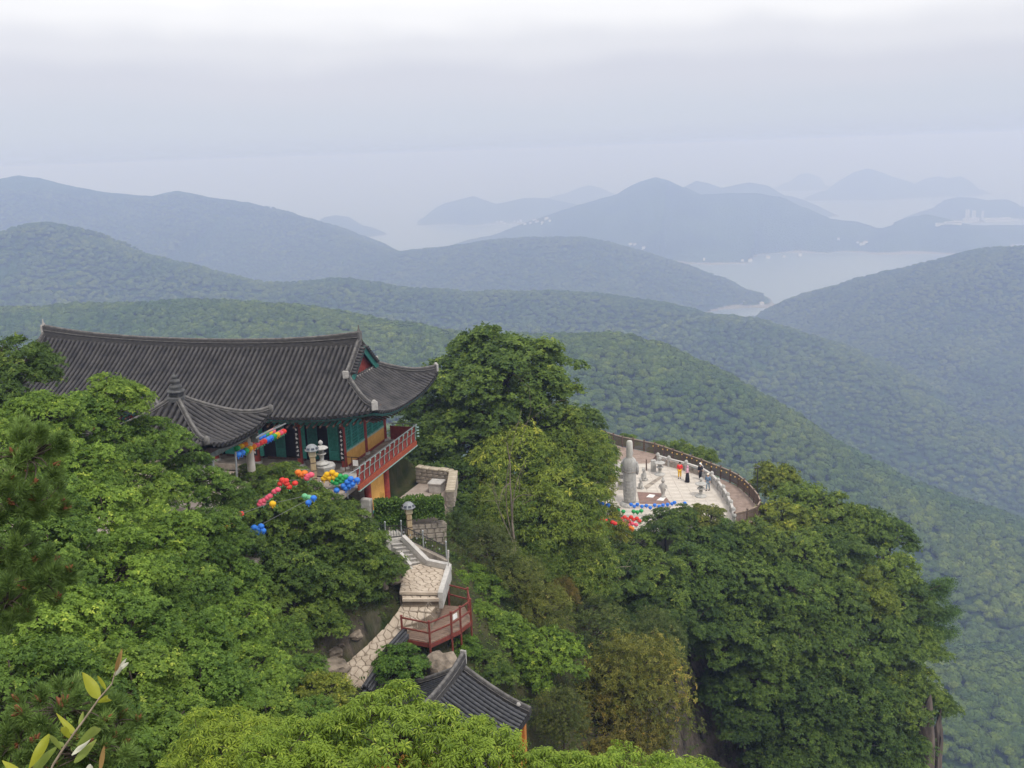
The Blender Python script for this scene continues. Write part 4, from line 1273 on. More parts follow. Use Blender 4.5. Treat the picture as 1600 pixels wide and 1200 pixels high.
z2 = LAND_Z - .17
st2 = [onz(626, 926, z2), onz(687, 927, z2), onz(686, 937, z2), onz(629, 937, z2)]
under([xy(p) for p in st2], lambda x, y: z2, .7, path, M_MORTAR, 'mortar_bed')
paving([xy(p) for p in st2], .42, lambda x, y: z2, path, 'flagstone', M_FLAG, 4)
for (ua, va, ub, vb, zz) in ((625, 926, 687, 927, LAND_Z + .03), (629, 937, 686, 937, z2 + .03)):
    mb = MB(); mb.bar(onz(ua, va, zz), onz(ub, vb, zz), .16, .14); mb.build('edge_stone', M_FLAG, path)
rows_p = [((631, 939, -22.62), (688, 939, -22.62)), ((622, 955, -22.95), (674, 957, -22.95)), ((598, 985, -23.55), (650, 978, -23.5)), ((572, 1010, -24.0), (622, 996, -23.85)), ((549, 1030, -24.35), (600, 1020, -24.3)), ((534, 1044, -24.6), (590, 1040, -24.65)), ((522, 1075, -25.1), (566, 1075, -25.2))]
allp = [onz(*q) for r_ in rows_p for q in r_]
for i in range(len(rows_p) - 1):
    q = [onz(*rows_p[i][0]), onz(*rows_p[i][1]), onz(*rows_p[i + 1][1]), onz(*rows_p[i + 1][0])]
    zf = zplane(q)
    under([xy(p) for p in q], zf, .7, path, M_MORTAR, 'mortar_bed')
    paving([xy(p) for p in q], .44, zf, path, 'flagstone', M_FLAG, 10 + i)
for o in set(bpy.data.objects) - n_before:
    if o.parent is path: o.location = -path.location
CARVE.append(([xy(p) for p in land], LAND_Z - .3, .35)); CARVE.append(([xy(p) for p in st2], z2 - .3, .35))
for i in range(len(rows_p) - 1):
    q = [onz(*rows_p[i][0]), onz(*rows_p[i][1]), onz(*rows_p[i + 1][1]), onz(*rows_p[i + 1][0])]
    CARVE.append(([xy(p) for p in q], min(p.z for p in q) - .22, .45))
CARVE.append(([xy(sL0), xy(sR0), xy(sR1), xy(sL1)], LAND_Z - .2, .3)); CARVE.append(([xy(p) for p in up], -21.5, .2))
# white coping beside stairs and landing
def coping(pts, label, w=.26, h=.30):
    e = empty('coping_wall', pts[0], 0, label, 'low wall')
    for k, (p, q) in enumerate(zip(pts[:-1], pts[1:])):
        d = (q - p).normalized() * (.004 * k)
        mb = MB(); mb.bar(p - pts[0] + d, q - pts[0], w, h + .003 * k); mb.build('coping_stone', M_COPING, e)
        mb = MB(); mb.bar(p - pts[0] - Vector((0, 0, h * .5 + .3)) + d, q - pts[0] - Vector((0, 0, h * .5 + .3)), w * .8, .6); mb.build('wall_face', M_STONE, e)
coping([onz(629, 839, -20.85), onz(668, 878, -21.95), onz(702, 885, -21.98), onz(688, 930, -22.1)], 'white stone coping along the outer side of stairs and landing')
coping([onz(625, 865, -21.45), onz(641, 884, -22.0)], 'short white coping on the inner side of the stairs', .2, .24)
# thin white post at the landing corner
mb = MB(); mb.tube([(0, 0, 0), (0, 0, .62)], .03, 8); mb.tube([(0, 0, .55), (.03, 0, .98)], .055, 8); o = mb.build('white_post', M_COPING, None, loc=onz(701, 886, -21.9)); tag(o, 'thin white post on the outer corner of the stair landing', 'post')

# iron fence along the stairs
fpts = [unp(571, 825, 51.2), unp(603, 843, 50.4), unp(628, 841, 50.6), unp(662, 857, 50.0), unp(698, 874, 49.4)]
fence = empty('iron_fence', fpts[0], 0, 'dark wrought iron fence with steel posts along the stairs', 'fence')
for p in fpts:
    mb = MB(); mb.tube([(0, 0, -.2), (0, 0, 1.02)], .04, 8); mb.lathe([(.05, 1.0), (.06, 1.05), (.02, 1.1)], 8); mb.build('post', M_STEEL, fence, loc=p - fpts[0])
M_IRON = mat('black_iron', (.03, .028, .027), .5, .3, 6, spec=.5)
for p, q in zip(fpts[:-1], fpts[1:]):
    for z in (.12, .78):
        mb = MB(); mb.bar(p - fpts[0] + Vector((0, 0, z)), q - fpts[0] + Vector((0, 0, z)), .04, .04); mb.build('rail', M_IRON, fence)
    nb = max(4, int((q - p).length / .14))
    bar = MB().tube([(0, 0, .08), (0, 0, .78)], .012, 5).mesh('bar', M_IRON)
    for k in range(1, nb): put('bar', bar, fence, p.lerp(q, k / nb) - fpts[0])
    orn = MB().lathe([(.02, -.05), (.05, 0), (.02, .05)], 6).mesh('ornament', M_STEEL)
    for k in range(1, nb, 3): put('ornament', orn, fence, p.lerp(q, k / nb) - fpts[0] + Vector((0, 0, .42)))
mb = MB()
for p, q in zip(fpts[:-1], fpts[1:]): mb.bar(p - Vector((0, 0, .25)), q - Vector((0, 0, .25)), .3, .5)
o = mb.build('kerb_wall', M_STONE_OLD); tag(o, 'low stone kerb under the wrought iron fence', 'low wall')

# yard under the balcony: floor, parapet, planter, retaining stones, ivy
yz = -20.75
yard = [HW(1.7, -1.2), HW(2.2, 6.2), HW(4.6, 5.8), HW(5.6, 2.4), HW(4.2, -.4)]
mb = MB(); mb.prism(ccw([xy(p) for p in yard]), yz - 1.8, yz); o = mb.build('yard_floor', M_PAVE); tag(o, 'small paved yard beneath the balcony', None, kind='structure'); CARVE.append(([xy(p) for p in yard], yz - .35, .5))
def stone_wall(p, q, h, th, label, cell=.45, seed=1, cap=True, m=M_STONE_OLD):
    """wall of single stones"""
    e = empty('stone_wall', p, 0, label, 'wall')
    d = q - p; L = d.length; d.normalize(); s = Vector((-d.y, d.x, 0)).normalized()
    rg = random.Random(seed)
    mb = MB(); mb.bar(Vector((0, 0, h * .48)), q - p + Vector((0, 0, h * .48)), th * .8, h * .94); mb.build('core', M_STONE_OLD, e)
    rows = max(1, round(h / (cell * .7))); 
    for r_ in range(rows):
        x = -rg.random() * cell * .5
        while x < L:
            w = cell * rg.uniform(.7, 1.3)
            x0, x1 = max(x, 0), min(x + w, L)
            if x1 - x0 > .1:
                for sd in (-1, 1):
                    b = MB(); M = Matrix((d, s, Vector((0, 0, 1)))).transposed()
                    b.box((0, 0, 0), (x1 - x0 - .03, .14, h / rows - .03), M, bev=.05)
                    b.build('stone', m, e, loc=d * ((x0 + x1) / 2) + s * sd * (th * .4 + rg.uniform(-.02, .03)) + Vector((0, 0, h * (r_ + .5) / rows)))
            x += w
    if cap:
        x = 0
        while x < L:
            w = rg.uniform(.4, .8); x1 = min(x + w, L)
            b = MB(); M = Matrix((d, s, Vector((0, 0, 1)))).transposed()
            b.box((0, 0, 0), (x1 - x - .03, th * 1.25, .12), M, bev=.04); b.build('cap_stone', mat('lichen_stone', (.30, .25, .18), .9, .3, 2, .4, 12, col2=(.46, .40, .31)), e, loc=d * ((x + x1) / 2) + Vector((0, 0, h + .05 + rg.uniform(-.02, .03))))
            x = x1
    return e
stone_wall(HW(2.0, 6.1, -2.84), HW(4.6, 5.7, -2.84), 1.0, .4, 'stone parapet at the back of the small yard under the balcony', .4, 2)
stone_wall(HW(4.7, 5.6, -2.84), HW(5.7, 2.2, -2.84), 1.0, .45, 'thick stone parapet with lichened caps on the outer side of the yard', .42, 3)
stone_wall(HW(3.0, -1.4, -4.3), HW(5.9, .6, -4.6), 1.5, .5, 'rough retaining wall below the ivy behind the iron fence', .45, 4, cap=False)
mb = MB(); mb.box((0, 0, .3), (.75, .75, .6), bev=.03, taper=(1.1, 1.1)); mb.box((0, 0, .64), (.92, .92, .12), bev=.03); o = mb.build('stone_planter', M_STONE, None, loc=HW(3.9, 4.6, -2.84), rot=(0, 0, -PSI)); tag(o, 'square grey stone planter in the small yard', 'planter')

def leaf_sheet(name, label, A, B, up, thick, n, leaf, m, tint=(1, 1, 1), cat='ivy', seed=0):
    """leafy screen grown over a wall from A to B"""
    rg = np.random.default_rng(seed)
    A = np.array(A); B = np.array(B); d = B - A
    s = np.array([-d[1], d[0], 0]); s = s / np.linalg.norm(s)
    t = rg.random(n); h = rg.random(n); k = rg.normal(size=n) * .45
    lump = fbm(t * np.linalg.norm(d), h * up, .8, 3, seed)
    Pp = d[None] * t[:, None] + np.array([0, 0, 1])[None] * (h * up * (1 + .18 * lump))[:, None] + s[None] * (k * thick + lump * thick * .6)[:, None]
    Dd = rg.normal(size=(n, 3)); Dd[:, 2] -= .6
    Nn = unit(-s[None] * np.sign(s[1]) * .8 + np.array([0, 0, .8])[None] + rg.normal(size=(n, 3)) * .5)
    V, F, T = leaves(Pp, Dd, Nn, leaf * rg.uniform(.7, 1.3, n), leaf * .8 * rg.uniform(.7, 1.3, n), np.clip(rg.normal(.45, .2, n) + .2 * lump, 0, 1))
    o = put(name, np_mesh(name, V, F, m, attr={'tone': ('FACE', T)}), None, loc=A)
    o.color = (*tint, 1)
    return tag(o, label, cat)
# ================================================================== viewing deck with brown railing
M_DECK = mat('deck_board', (.16, .105, .075), .8, .25, 3, .25, 18, col2=(.27, .19, .145), streak=(1, 6, 1))
M_RAIL = mat('red_brown_rail', (.13, .030, .022), .55, .3, 5, .1, 20, col2=(.22, .055, .038))
DZ = -23.75
dk = [onz(u, v, DZ) for u, v in ((630, 996), (673, 1004), (716, 984), (737, 968), (726, 948), (686, 945), (664, 966), (644, 984))]
dpoly = ccw([xy(p) for p in dk])
deck = empty('viewing_deck', onz(685, 975, DZ), 0, 'brown timber viewing deck with red-brown railing beside the path', 'deck')
dl = deck.location
bd = (dk[1] - dk[0]); bd.z = 0; bd.normalize(); bn = Vector((-bd.y, bd.x, 0))
ext = [p.dot(bn) for p in dk]
w = .17; t = min(ext)
while t < max(ext):
    strip = clip_half(clip_half(dpoly, tuple((bn * (t + w - .012)).xy), tuple(bn.xy)), tuple((bn * t).xy), tuple((-bn).xy))
    if len(strip) >= 3:
        MB().prism(ccw([(x - dl.x, y - dl.y) for x, y in strip]), -.06, random.uniform(-.004, .004)).build('deck_board', M_DECK, deck)
    t += w
mb = MB()
for i in range(len(dk)):
    a, b = dk[i] - dl, dk[(i + 1) % len(dk)] - dl
    mb.bar(a - Vector((0, 0, .17)), b - Vector((0, 0, .17)), .08, .22)
mb.build('fascia', M_RAIL, deck)
posts_px = [(629, 996), (672, 1005), (706, 990), (720, 981), (736, 969), (732, 951), (702, 943)]
pp = [onz(u, v, DZ) - dl for u, v in posts_px]
pm = MB(); pm.box((0, 0, .40), (.10, .10, 1.55), bev=.012); pm.box((0, 0, 1.2), (.13, .13, .05), bev=.012); pm = pm.mesh('post', M_RAIL)
for p in pp: put('post', pm, deck, p)
for z in (1.10, .55):
    for a, b in zip(pp[:-1], pp[1:]):
        MB().bar(a + Vector((0, 0, z)), b + Vector((0, 0, z)), .06, .07).build('rail', M_RAIL, deck)
for p in pp[:6]: MB().tube([p - Vector((0, 0, .3)), p - Vector((0, 0, 2.4))], .06, 6).build('support', M_RAIL, deck)
nt = pp[2].lerp(pp[3], .35) + Vector((0, 0, .86))
dn = (pp[3] - pp[2]).normalized()
mb = MB(); mb.box(nt + Vector((dn.y, -dn.x, 0)) * .05, (.34, .03, .28), Matrix.Rotation(math.atan2(dn.y, dn.x), 3, 'Z'), bev=.005); mb.build('notice', M_WHITEINK, deck)

CARVE.append((dpoly, DZ - .5, .3))
# bare twiggy sapling leaning over the path by the deck
def bare_tree(name, base, tops, label, r0, m, seed, cat='tree', twigs=3):
    rg = np.random.default_rng(seed)
    e = empty(name, base, 0, label, cat)
    mb = MB()
    tops = [np.array(t - base) for t in tops]
    main = tops[0]
    pts = [main * k / 6 + rg.normal(size=3) * [.05, .05, 0] * np.linalg.norm(main) * .12 * (k > 0) for k in range(7)]
    mb.tube(pts, [r0 * (1 - .13 * k) for k in range(7)], 7)
    mb.build('trunk', m, e)
    for i, tp in enumerate(tops[1:]):
        st = pts[1 + (i % 4)]
        b = MB()
        limb(b, st, tp, r0 * .45, .012, rg, 7, .10, 6)
        for q in range(twigs):
            k = rg.uniform(.45, .95); s0 = st + (tp - st) * k
            limb(b, s0, s0 + (unit(rg.normal(size=3)) + np.array([0, 0, .5])) * np.linalg.norm(tp - st) * .35, .014, .005, rg, 3, .1, 4)
        b.build('branch', m, e)
    return e

# ================================================================== tile-capped wall stepping down beside the path
M_TILE_NEW = mat('new_roof_tile', (.030, .031, .035), .55, .3, 4, .2, 30, col2=(.085, .086, .092), mixpos=(.3, .75))
def tiled_wall(p, q, label):
    e = empty('tiled_wall', p, 0, label, 'wall', 'tile-capped wall beside the path')
    d = (q - p); L = d.length; dh = d.normalized(); s = Vector((-d.y, d.x, 0)).normalized(); u3 = Vector((0, 0, 1))
    MB().bar(-Vector((0, 0, .75)), d - Vector((0, 0, .75)), .36, 1.15).build('wall_body', M_STONE_OLD, e)
    for sd in (-1, 1):
        vs = [s * sd * .04 + u3 * .16, s * sd * .30 - u3 * .10, d + s * sd * .30 - u3 * .10, d + s * sd * .04 + u3 * .16]
        lo = [v - u3 * .08 for v in vs]
        MB().add(vs + lo, [(0, 1, 2, 3), (7, 6, 5, 4), (0, 4, 5, 1), (1, 5, 6, 2), (2, 6, 7, 3), (3, 7, 4, 0)]).build('tile_bed', M_TILE_NEW, e)
        for k in range(2):
            o_ = s * sd * (.12 + .14 * k) + u3 * (.13 - .11 * k)
            MB().tube([o_, o_ + d], .06, 7).build('tile_row', M_TILE_NEW, e)
    MB().tube([u3 * .24 - dh * .06, d + u3 * .24 + dh * .06], .085, 8).build('ridge', M_TILE_NEW, e)
    for x in (Vector(), d):
        MB().box(x + u3 * .16, (.22, .22, .22), Matrix.Rotation(math.atan2(dh.y, dh.x), 3, 'Z'), bev=.03).build('end_cap', mat('dark_end_tile', (.02, .02, .022), .5), e)
wz = [(632, 990, 44.2, 600, 1026, 42.9), (602, 1034, 42.6, 572, 1078, 41.1), (570, 1088, 40.8, 548, 1120, 39.7)]
for i, (u0, v0, Y0, u1, v1, Y1) in enumerate(wz):
    tiled_wall(unp(u0, v0, Y0), unp(u1, v1, Y1), ['highest section of dark tile-capped wall beside the deck', 'middle section of dark tile-capped wall beside the path', 'lowest section of dark tile-capped wall above the bright leaves'][i])

# ================================================================== small shrine with a dark gable roof
SR = Vector((-2.81, 41.0, -23.75))
sx_ = Vector((.925, -.38, 0)).normalized(); sy_ = Vector((.38, .925, 0)).normalized()
shrine = empty('small_shrine', SR - Vector((0, 0, 5.2)), math.atan2(sx_.y, sx_.x), 'small shrine with dark grey gable roof and ochre wall below the deck', 'shrine')
SZ = 5.2; SH = 3.35; SDROP = 1.75; SLEN = 5.2
def shz(s, y): t = s / SH; return SZ - SDROP * (1.18 * t - .18 * t * t) - .02 + .18 * max(0, (y + .6) / .6) * t * 0
sroof = empty('roof'); sroof.parent = shrine
for sd in (1, -1):
    n = int(SLEN / .27)
    for i in range(n):
        y = -.42 - i * .27
        pts = [Vector((sd * SH * (1 - j / 6), y, shz(SH * (1 - j / 6), y) + .02 + .10 * (1 - j / 6) ** 4)) for j in range(7)]
        row_mesh(pts, .085, .34).build('tile_row', M_TILE_NEW, sroof)
    us = [.12 - (SLEN + .2) * k / 16 for k in range(17)]
    if sd > 0: us = us[::-1]
    bed(lambda y, t: Vector((sd * SH * (1 - t), y, shz(SH * (1 - t), y))), us, [j / 6 for j in range(7)], 'tile_bed', sroof)
    for yy in (-.02, -SLEN + .1):
        path_ = [Vector((sd * (.15 + (SH - .1) * j / 8), yy, shz(.15 + (SH - .1) * j / 8, yy) + .03 + .16 * (j / 8) ** 4)) for j in range(9)]
        rw = ridge_wall(path_, .20, .30, 'verge_ridge', shrine, .085)
    mb = MB(); mb.lathe([(.10, 0), (.13, .06), (.06, .14)], 8, (sd * (SH - .5), -.12, shz(SH - .5, 0) + .24)); mb.build('verge_ornament', M_LIME, shrine)
rp = [Vector((0, .1 - (SLEN + .1) * j / 10, SZ + .0 + .32 * abs((j - 5) / 5) ** 2.4)) for j in range(11)]
ridge_wall(rp, .42, .30, 'main_ridge', shrine, .085)
mb = MB(); mb.box((0, .16, SZ + .52), (.30, .10, .72), bev=.03); mb.build('ridge_end_tile', M_LIME, shrine)
M_ORANGE = mat('orange_ochre_plaster', (.60, .27, .05), .8, .12, 3, .1, 30, col2=(.70, .34, .07))
mb = MB(); mb.box((0, -SLEN / 2, 1.5), (2 * SH - .5, SLEN - .7, 4.0)); mb.build('wall', M_ORANGE, shrine)
for xx in (SH - .22, -SH + .22):
    for yy in (-.33, -SLEN + .33): MB().box((xx, yy, 1.5), (.24, .24, 4.1), bev=.03).build('corner_post', mat('orange_post', (.45, .17, .035), .7, .2), shrine)
mb = MB(); mb.add([(-SH + .5, -.30, 3.4), (SH - .5, -.30, 3.4), (0, -.30, SZ - .1)], [(0, 1, 2), ]); mb.add([(-SH + .5, -.36, 3.4), (SH - .5, -.36, 3.4), (0, -.36, SZ - .1)], [(2, 1, 0)]); mb.build('gable_wall', M_ORANGE, shrine)

CARVE.append(([(SR + sx_ * a + sy_ * b).xy[:] for a, b in ((-3.6, .3), (3.6, .3), (3.6, -5.6), (-3.6, -5.6))], SR.z - 2.6, .0))
# ================================================================== rock outcrops beside the path
M_ROCK = mat('tan_rock', (.09, .072, .055), .95, .35, 1.3, .9, 5, col2=(.33, .27, .21), mixpos=(.34, .70))
M_CLIFF = mat('cliff_rock', (.035, .028, .024), .95, .35, .6, .9, 3, col2=(.20, .155, .125), mixpos=(.36, .72), streak=(2, 2, .35))
def rock(P, size, label, seed, sq=(1, 1, .75), group='rocks beside the path'):
    bm = bmesh.new(); bmesh.ops.create_icosphere(bm, subdivisions=3, radius=1)
    off = Vector((seed * 3.1, seed * 1.7, 0))
    for v in bm.verts:
        n = v.co.normalized()
        k = 1 + .45 * mnoise.noise(n * 1.3 + off) + .22 * mnoise.noise(n * 3.1 + off) + .12 * mnoise.noise(n * 6.5 + off)
        # planes of cleavage
        k = min(k, 1.12 + .1 * math.sin(n.x * 7 + seed))
        v.co = Vector((n.x * sq[0], n.y * sq[1], n.z * sq[2])) * k * size
    me = bpy.data.meshes.new('rock'); bm.to_mesh(me); bm.free(); me.materials.append(M_ROCK)
    o = put('rock', me, None, P, (0, 0, seed)); return tag(o, label, 'rock', group)
RK = [(590, 922, 46.9, .65, 'rock outcrop beside the landing under the layered tree'), (562, 945, 45.9, .75, 'broken tan rock left of the path, below the landing'), (545, 968, 45.0, .7, 'tan rock left of the path at mid height'), (578, 962, 45.5, .55, 'tan rock at the path edge opposite the deck'),
      (530, 1000, 44.0, .65, 'tan rock left of the lower path'), (512, 1022, 43.2, .7, 'dark rock at the foot of the layered tree'), (556, 990, 44.3, .5, 'small rock on the inner edge of the lower path'), (620, 890, 47.9, .5, 'small pale rock beside the stairs'), (610, 905, 47.6, .55, 'pale rock between stairs and landing'),
      (500, 830, 47.0, .55, 'grey rock showing through the layered tree'), (505, 850, 46.2, .6, 'pale stone low among the layered branches'), (470, 855, 46, .6, 'grey stone deep in the layered tree'), (375, 838, 46, .6, 'tan boulder under the lowest blue lanterns'),
      (690, 1040, 43.0, .9, 'grey boulder below the deck, above the shrine ridge'), (705, 1052, 42.8, .6, 'smaller boulder beside the shrine ridge'), (520, 1045, 41.5, .7, 'tan rock beside the lowest path stones'), (330, 905, 36, .5, 'pale rock between the slope trees'), (505, 1065, 40, .6, 'tan rock below the path end')]
for i, (u, v, Y, s, lb) in enumerate(RK): rock(unp(u, v, Y), s, lb, i + 1, (1.15, .9, .7))

def cliff_slab(u, v, Y, w, h, label, seed):
    o = rock(unp(u, v, Y), 1.0, label, seed, (w, w * .8, h), 'bare rock of the cliff'); o.data.materials[0] = M_CLIFF; return o
cliff_slab(1440, 1195, 68.0, .9, 5.5, 'bare pinkish cliff rock under the trees at right, inner slab', 31)
cliff_slab(1462, 1205, 70.0, .55, 5.2, 'thin bare rock spur at the right end of the cliff', 32)
# ================================================================== statue terrace
PZ = PLAT_Z
def pl(u, v, z=PZ): return onz(u, v, z)
M_TERR = mat('pale_terrace_paving', (.42, .375, .325), .85, .12, .7, .2, 12, col2=(.54, .49, .43))
bal_px = [(1028, 724), (1045, 729), (1072, 736), (1096, 744), (1112, 754), (1122, 765), (1130, 776), (1137, 788), (1142, 800), (1146, 812), (1147, 822)]
fen_px = [(945, 690), (970, 698), (1000, 704), (1026, 710), (1042, 716), (1062, 723), (1090, 733), (1118, 744), (1138, 752), (1156, 762), (1170, 775), (1181, 788), (1187, 797), (1188, 806), (1180, 813), (1164, 818), (1147, 822)]
balp = [pl(u, v) for u, v in bal_px]; fenp = [pl(u, v) for u, v in fen_px]
terr_poly = [xy(p) for p in balp] + [(14, 76.2), (8, 77), (5.5, 80), (5.0, 88), (7, 96), (10.5, 97)]
under_terr = ccw(terr_poly)
n_t = len(under_terr)
terrace = put('terrace_floor', MB().prism(under_terr, PZ - 2.5, PZ).mesh('terrace_floor', M_TERR)); tag(terrace, 'pale paved terrace floor round the statue', None, kind='structure')
# paving slabs laid on the terrace
slab_m = None
rg = random.Random(3)
def inside(x, y, poly):
    c = False; n = len(poly); j = n - 1
    for i in range(n):
        if (poly[i][1] > y) != (poly[j][1] > y) and x < (poly[j][0] - poly[i][0]) * (y - poly[i][1]) / (poly[j][1] - poly[i][1]) + poly[i][0]: c = not c
        j = i
    return c
slab = MB().box((0, 0, .02), (.99, .99, .04), bev=.008).mesh('slab', M_TERR)
for ix in range(5, 20):
    for iy in range(78, 96):
        if all(inside(ix + dx, iy + dy, under_terr) for dx in (-.45, .45) for dy in (-.45, .45)): put('slab', slab, terrace, (ix, iy, PZ + rg.uniform(-.006, .006)))
# timber walkway round the outside
walk = put('walkway', MB().prism(ccw([xy(p) for p in fenp[2:]] + [xy(p) for p in balp[::-1]]), PZ - .5, PZ - .08).mesh('walkway', M_BROWN)); tag(walk, 'curved timber walkway outside the stone balustrade', None, kind='structure')
M_WALK = mat('grey_brown_boards', (.20, .145, .115), .8, .2, 2, .2, 14, col2=(.30, .225, .185))
def polyline_at(pts, t):
    L = [0]
    for a, b in zip(pts[:-1], pts[1:]): L.append(L[-1] + (b - a).length)
    s = t * L[-1]
    for i in range(len(pts) - 1):
        if s <= L[i + 1] + 1e-9: return pts[i].lerp(pts[i + 1], (s - L[i]) / max(1e-6, L[i + 1] - L[i]))
    return pts[-1]
NB = 90
inner, outer = balp, fenp[3:]
for i in range(NB):
    t0, t1 = i / NB, (i + .93) / NB
    a, b, c, d = polyline_at(inner, t0), polyline_at(outer, t0), polyline_at(outer, t1), polyline_at(inner, t1)
    z = PZ - .08
    MB().add([(p.x, p.y, z + .03) for p in (a, b, c, d)] + [(p.x, p.y, z - .02) for p in (a, b, c, d)], [(0, 1, 2, 3), (7, 6, 5, 4), (0, 4, 5, 1), (1, 5, 6, 2), (2, 6, 7, 3), (3, 7, 4, 0)]).build('board', M_WALK, walk)
far_deck = ccw([xy(fenp[0]), xy(fenp[1]), xy(fenp[2]), xy(fenp[3]), (13, 92.5), (9.5, 95)])
o = put('far_walkway', MB().prism(far_deck, PZ - .5, PZ + .02).mesh('far_walkway', M_WALK)); tag(o, 'timber walkway behind the statue', None, kind='structure')

CARVE.append((under_terr, PZ - .6, .6)); CARVE.append((ccw([xy(p) for p in fenp] + [(7, 90)]), PZ - .7, .6))
# wooden fence
wf = empty('wooden_fence', fenp[0], 0, 'brown wooden fence curving round the outer walkway', 'fence')
M_FENCE = mat('dark_fence_wood', (.085, .056, .04), .75, .3, 5, .2, 20, col2=(.16, .11, .08))
M_FENCE_TOP = mat('pale_fence_rail', (.22, .16, .12), .75, .25, 5, .2, 20, col2=(.34, .26, .20))  # top rail paler than the rest of the fence
postm = MB().box((0, 0, .58), (.14, .14, 1.35), bev=.015).box((0, 0, 1.28), (.17, .17, .06), bev=.015).mesh('post', M_FENCE)
pick = MB().box((0, 0, .60), (.07, .035, .98)).mesh('picket', M_FENCE)
FL = sum((b - a).length for a, b in zip(fenp[:-1], fenp[1:])); NP = 22
for i in range(NP + 1):
    p = polyline_at(fenp, i / NP); put('post', postm, wf, p - fenp[0])
    if i < NP:
        q = polyline_at(fenp, (i + 1) / NP); an = math.atan2(q.y - p.y, q.x - p.x)
        for z, m_, hh in ((1.16, M_FENCE_TOP, .07), (1.02, M_FENCE, .06), (.16, M_FENCE, .07)):
            MB().bar(p - fenp[0] + Vector((0, 0, z)), q - fenp[0] + Vector((0, 0, z)), .10 if z > 1.1 else .06, hh).build('rail', m_, wf)
        for k in range(1, 10): put('picket', pick, wf, p.lerp(q, k / 10) - fenp[0], (0, 0, an))
# little round festoon bulbs along the fence
bulb = MB().lathe([(.02, -.07), (.06, -.03), (.07, .02), (.03, .07)], 8).mesh('bulb', mat('amber_bulb', (.75, .48, .10), .3, .1))
fest = empty('festoon_lights', polyline_at(fenp, .22) + Vector((0, 0, 1.0)), 0, 'string of small amber festoon bulbs along the wooden fence', 'festoon lights')
rg = random.Random(8); prev = None
for i in range(22):
    p = polyline_at(fenp, .22 + .50 * i / 21); c = Vector((13, 86, p.z)); ins = (c - p).normalized() * .12
    q = p + ins + Vector((0, 0, .95 + rg.uniform(-.12, .08)))
    put('bulb', bulb, fest, q - fest.location)
    if prev is not None: MB().tube([prev + Vector((0, 0, .07)), q + Vector((0, 0, .07))], .012, 4).build('cable', M_IRON, fest)
    prev = q

# stone balustrade: every bay a top rail and a panel between lotus-bud posts
bs = empty('stone_balustrade', balp[0], 0, 'pale granite balustrade with rounded bud posts round the terrace', 'balustrade')
bp_m = MB().box((0, 0, .45), (.34, .34, .95), bev=.04).lathe([(.16, .92), (.24, .98), (.27, 1.10), (.22, 1.26), (.10, 1.36), (.02, 1.38)], 10).mesh('post', M_WSTONE)
for i, p in enumerate(balp):
    put('post', bp_m, bs, p - balp[0], scale=(.72, .72, .86))
    if i < len(balp) - 1:
        q = balp[i + 1]
        MB().bar(p - balp[0] + Vector((0, 0, .80)), q - balp[0] + Vector((0, 0, .80)), .22, .20).build('rail', M_COPING, bs)
        MB().bar(p - balp[0] + Vector((0, 0, .30)), q - balp[0] + Vector((0, 0, .30)), .12, .40).build('panel', M_STONE_OLD if i < 3 else M_WSTONE, bs)
        for k in (1, 2):
            MB().lathe([(.07, .48), (.11, .58), (.06, .72)], 8).build('rail_bud', M_WSTONE, bs, loc=p.lerp(q, k / 3) - balp[0])

# ------------------------------------------------------------------ standing stone statue, seen from behind
ST = pl(984, 789)
statue = empty('stone_statue', ST, R(-20), 'tall pale stone robed statue standing on a lotus pedestal', 'statue'); statue.scale = (.64, .68, .97)
def loft(secs, n=20, top=True, folds=0.0):
    """sections (z, rx, ry, cx, cy)"""
    vs, fs = [], []
    for (z, rx, ry, cx, cy_) in secs:
        for k in range(n):
            a = 2 * math.pi * k / n
            w = 1 + folds * math.sin(9 * a + z * .7)
            vs.append((cx + rx * w * math.cos(a), cy_ + ry * w * math.sin(a), z))
    for i in range(len(secs) - 1):
        for k in range(n):
            k2 = (k + 1) % n; fs.append((i * n + k, i * n + k2, (i + 1) * n + k2, (i + 1) * n + k))
    fs.append(tuple(range(n - 1, -1, -1))); fs.append(tuple(range((len(secs) - 1) * n, len(secs) * n)))
    return vs, fs
vs, fs = loft([(.30, .82, .70, 0, 0), (.6, .88, .72, 0, 0), (1.4, .92, .74, 0, 0), (2.2, .95, .76, 0, 0), (2.9, .92, .72, 0, 0), (3.35, .90, .68, 0, 0), (3.42, .98, .72, 0, 0), (3.9, 1.02, .74, 0, 0), (4.3, 1.00, .70, 0, 0), (4.55, .88, .60, 0, 0), (4.72, .58, .48, 0, 0), (4.80, .40, .40, 0, 0)], 28, folds=.018)
MB().add(vs, fs, True).build('robe', M_WSTONE, statue)
for i in range(9):
    z = .75 + i * .30 + (.0 if i < 7 else .55)
    dp = .55 if i < 7 else .38
    pts = []
    for k in range(13):
        a = math.pi * (1.06 + .88 * k / 12)
        pts.append((.945 * math.cos(a), .755 * math.sin(a) - .005, z + dp * (abs(k - 6) / 6) ** 2.2))
    MB().tube(pts, [.008 + .026 * (1 - abs(k - 6) / 6) for k in range(13)], 5).build('robe_fold', M_WSTONE, statue)
MB().tube([(.95 * math.cos(.5236 * k), .73 * math.sin(.5236 * k), 3.38) for k in range(13)], .05, 6).build('waist_band', M_STONE_OLD, statue)
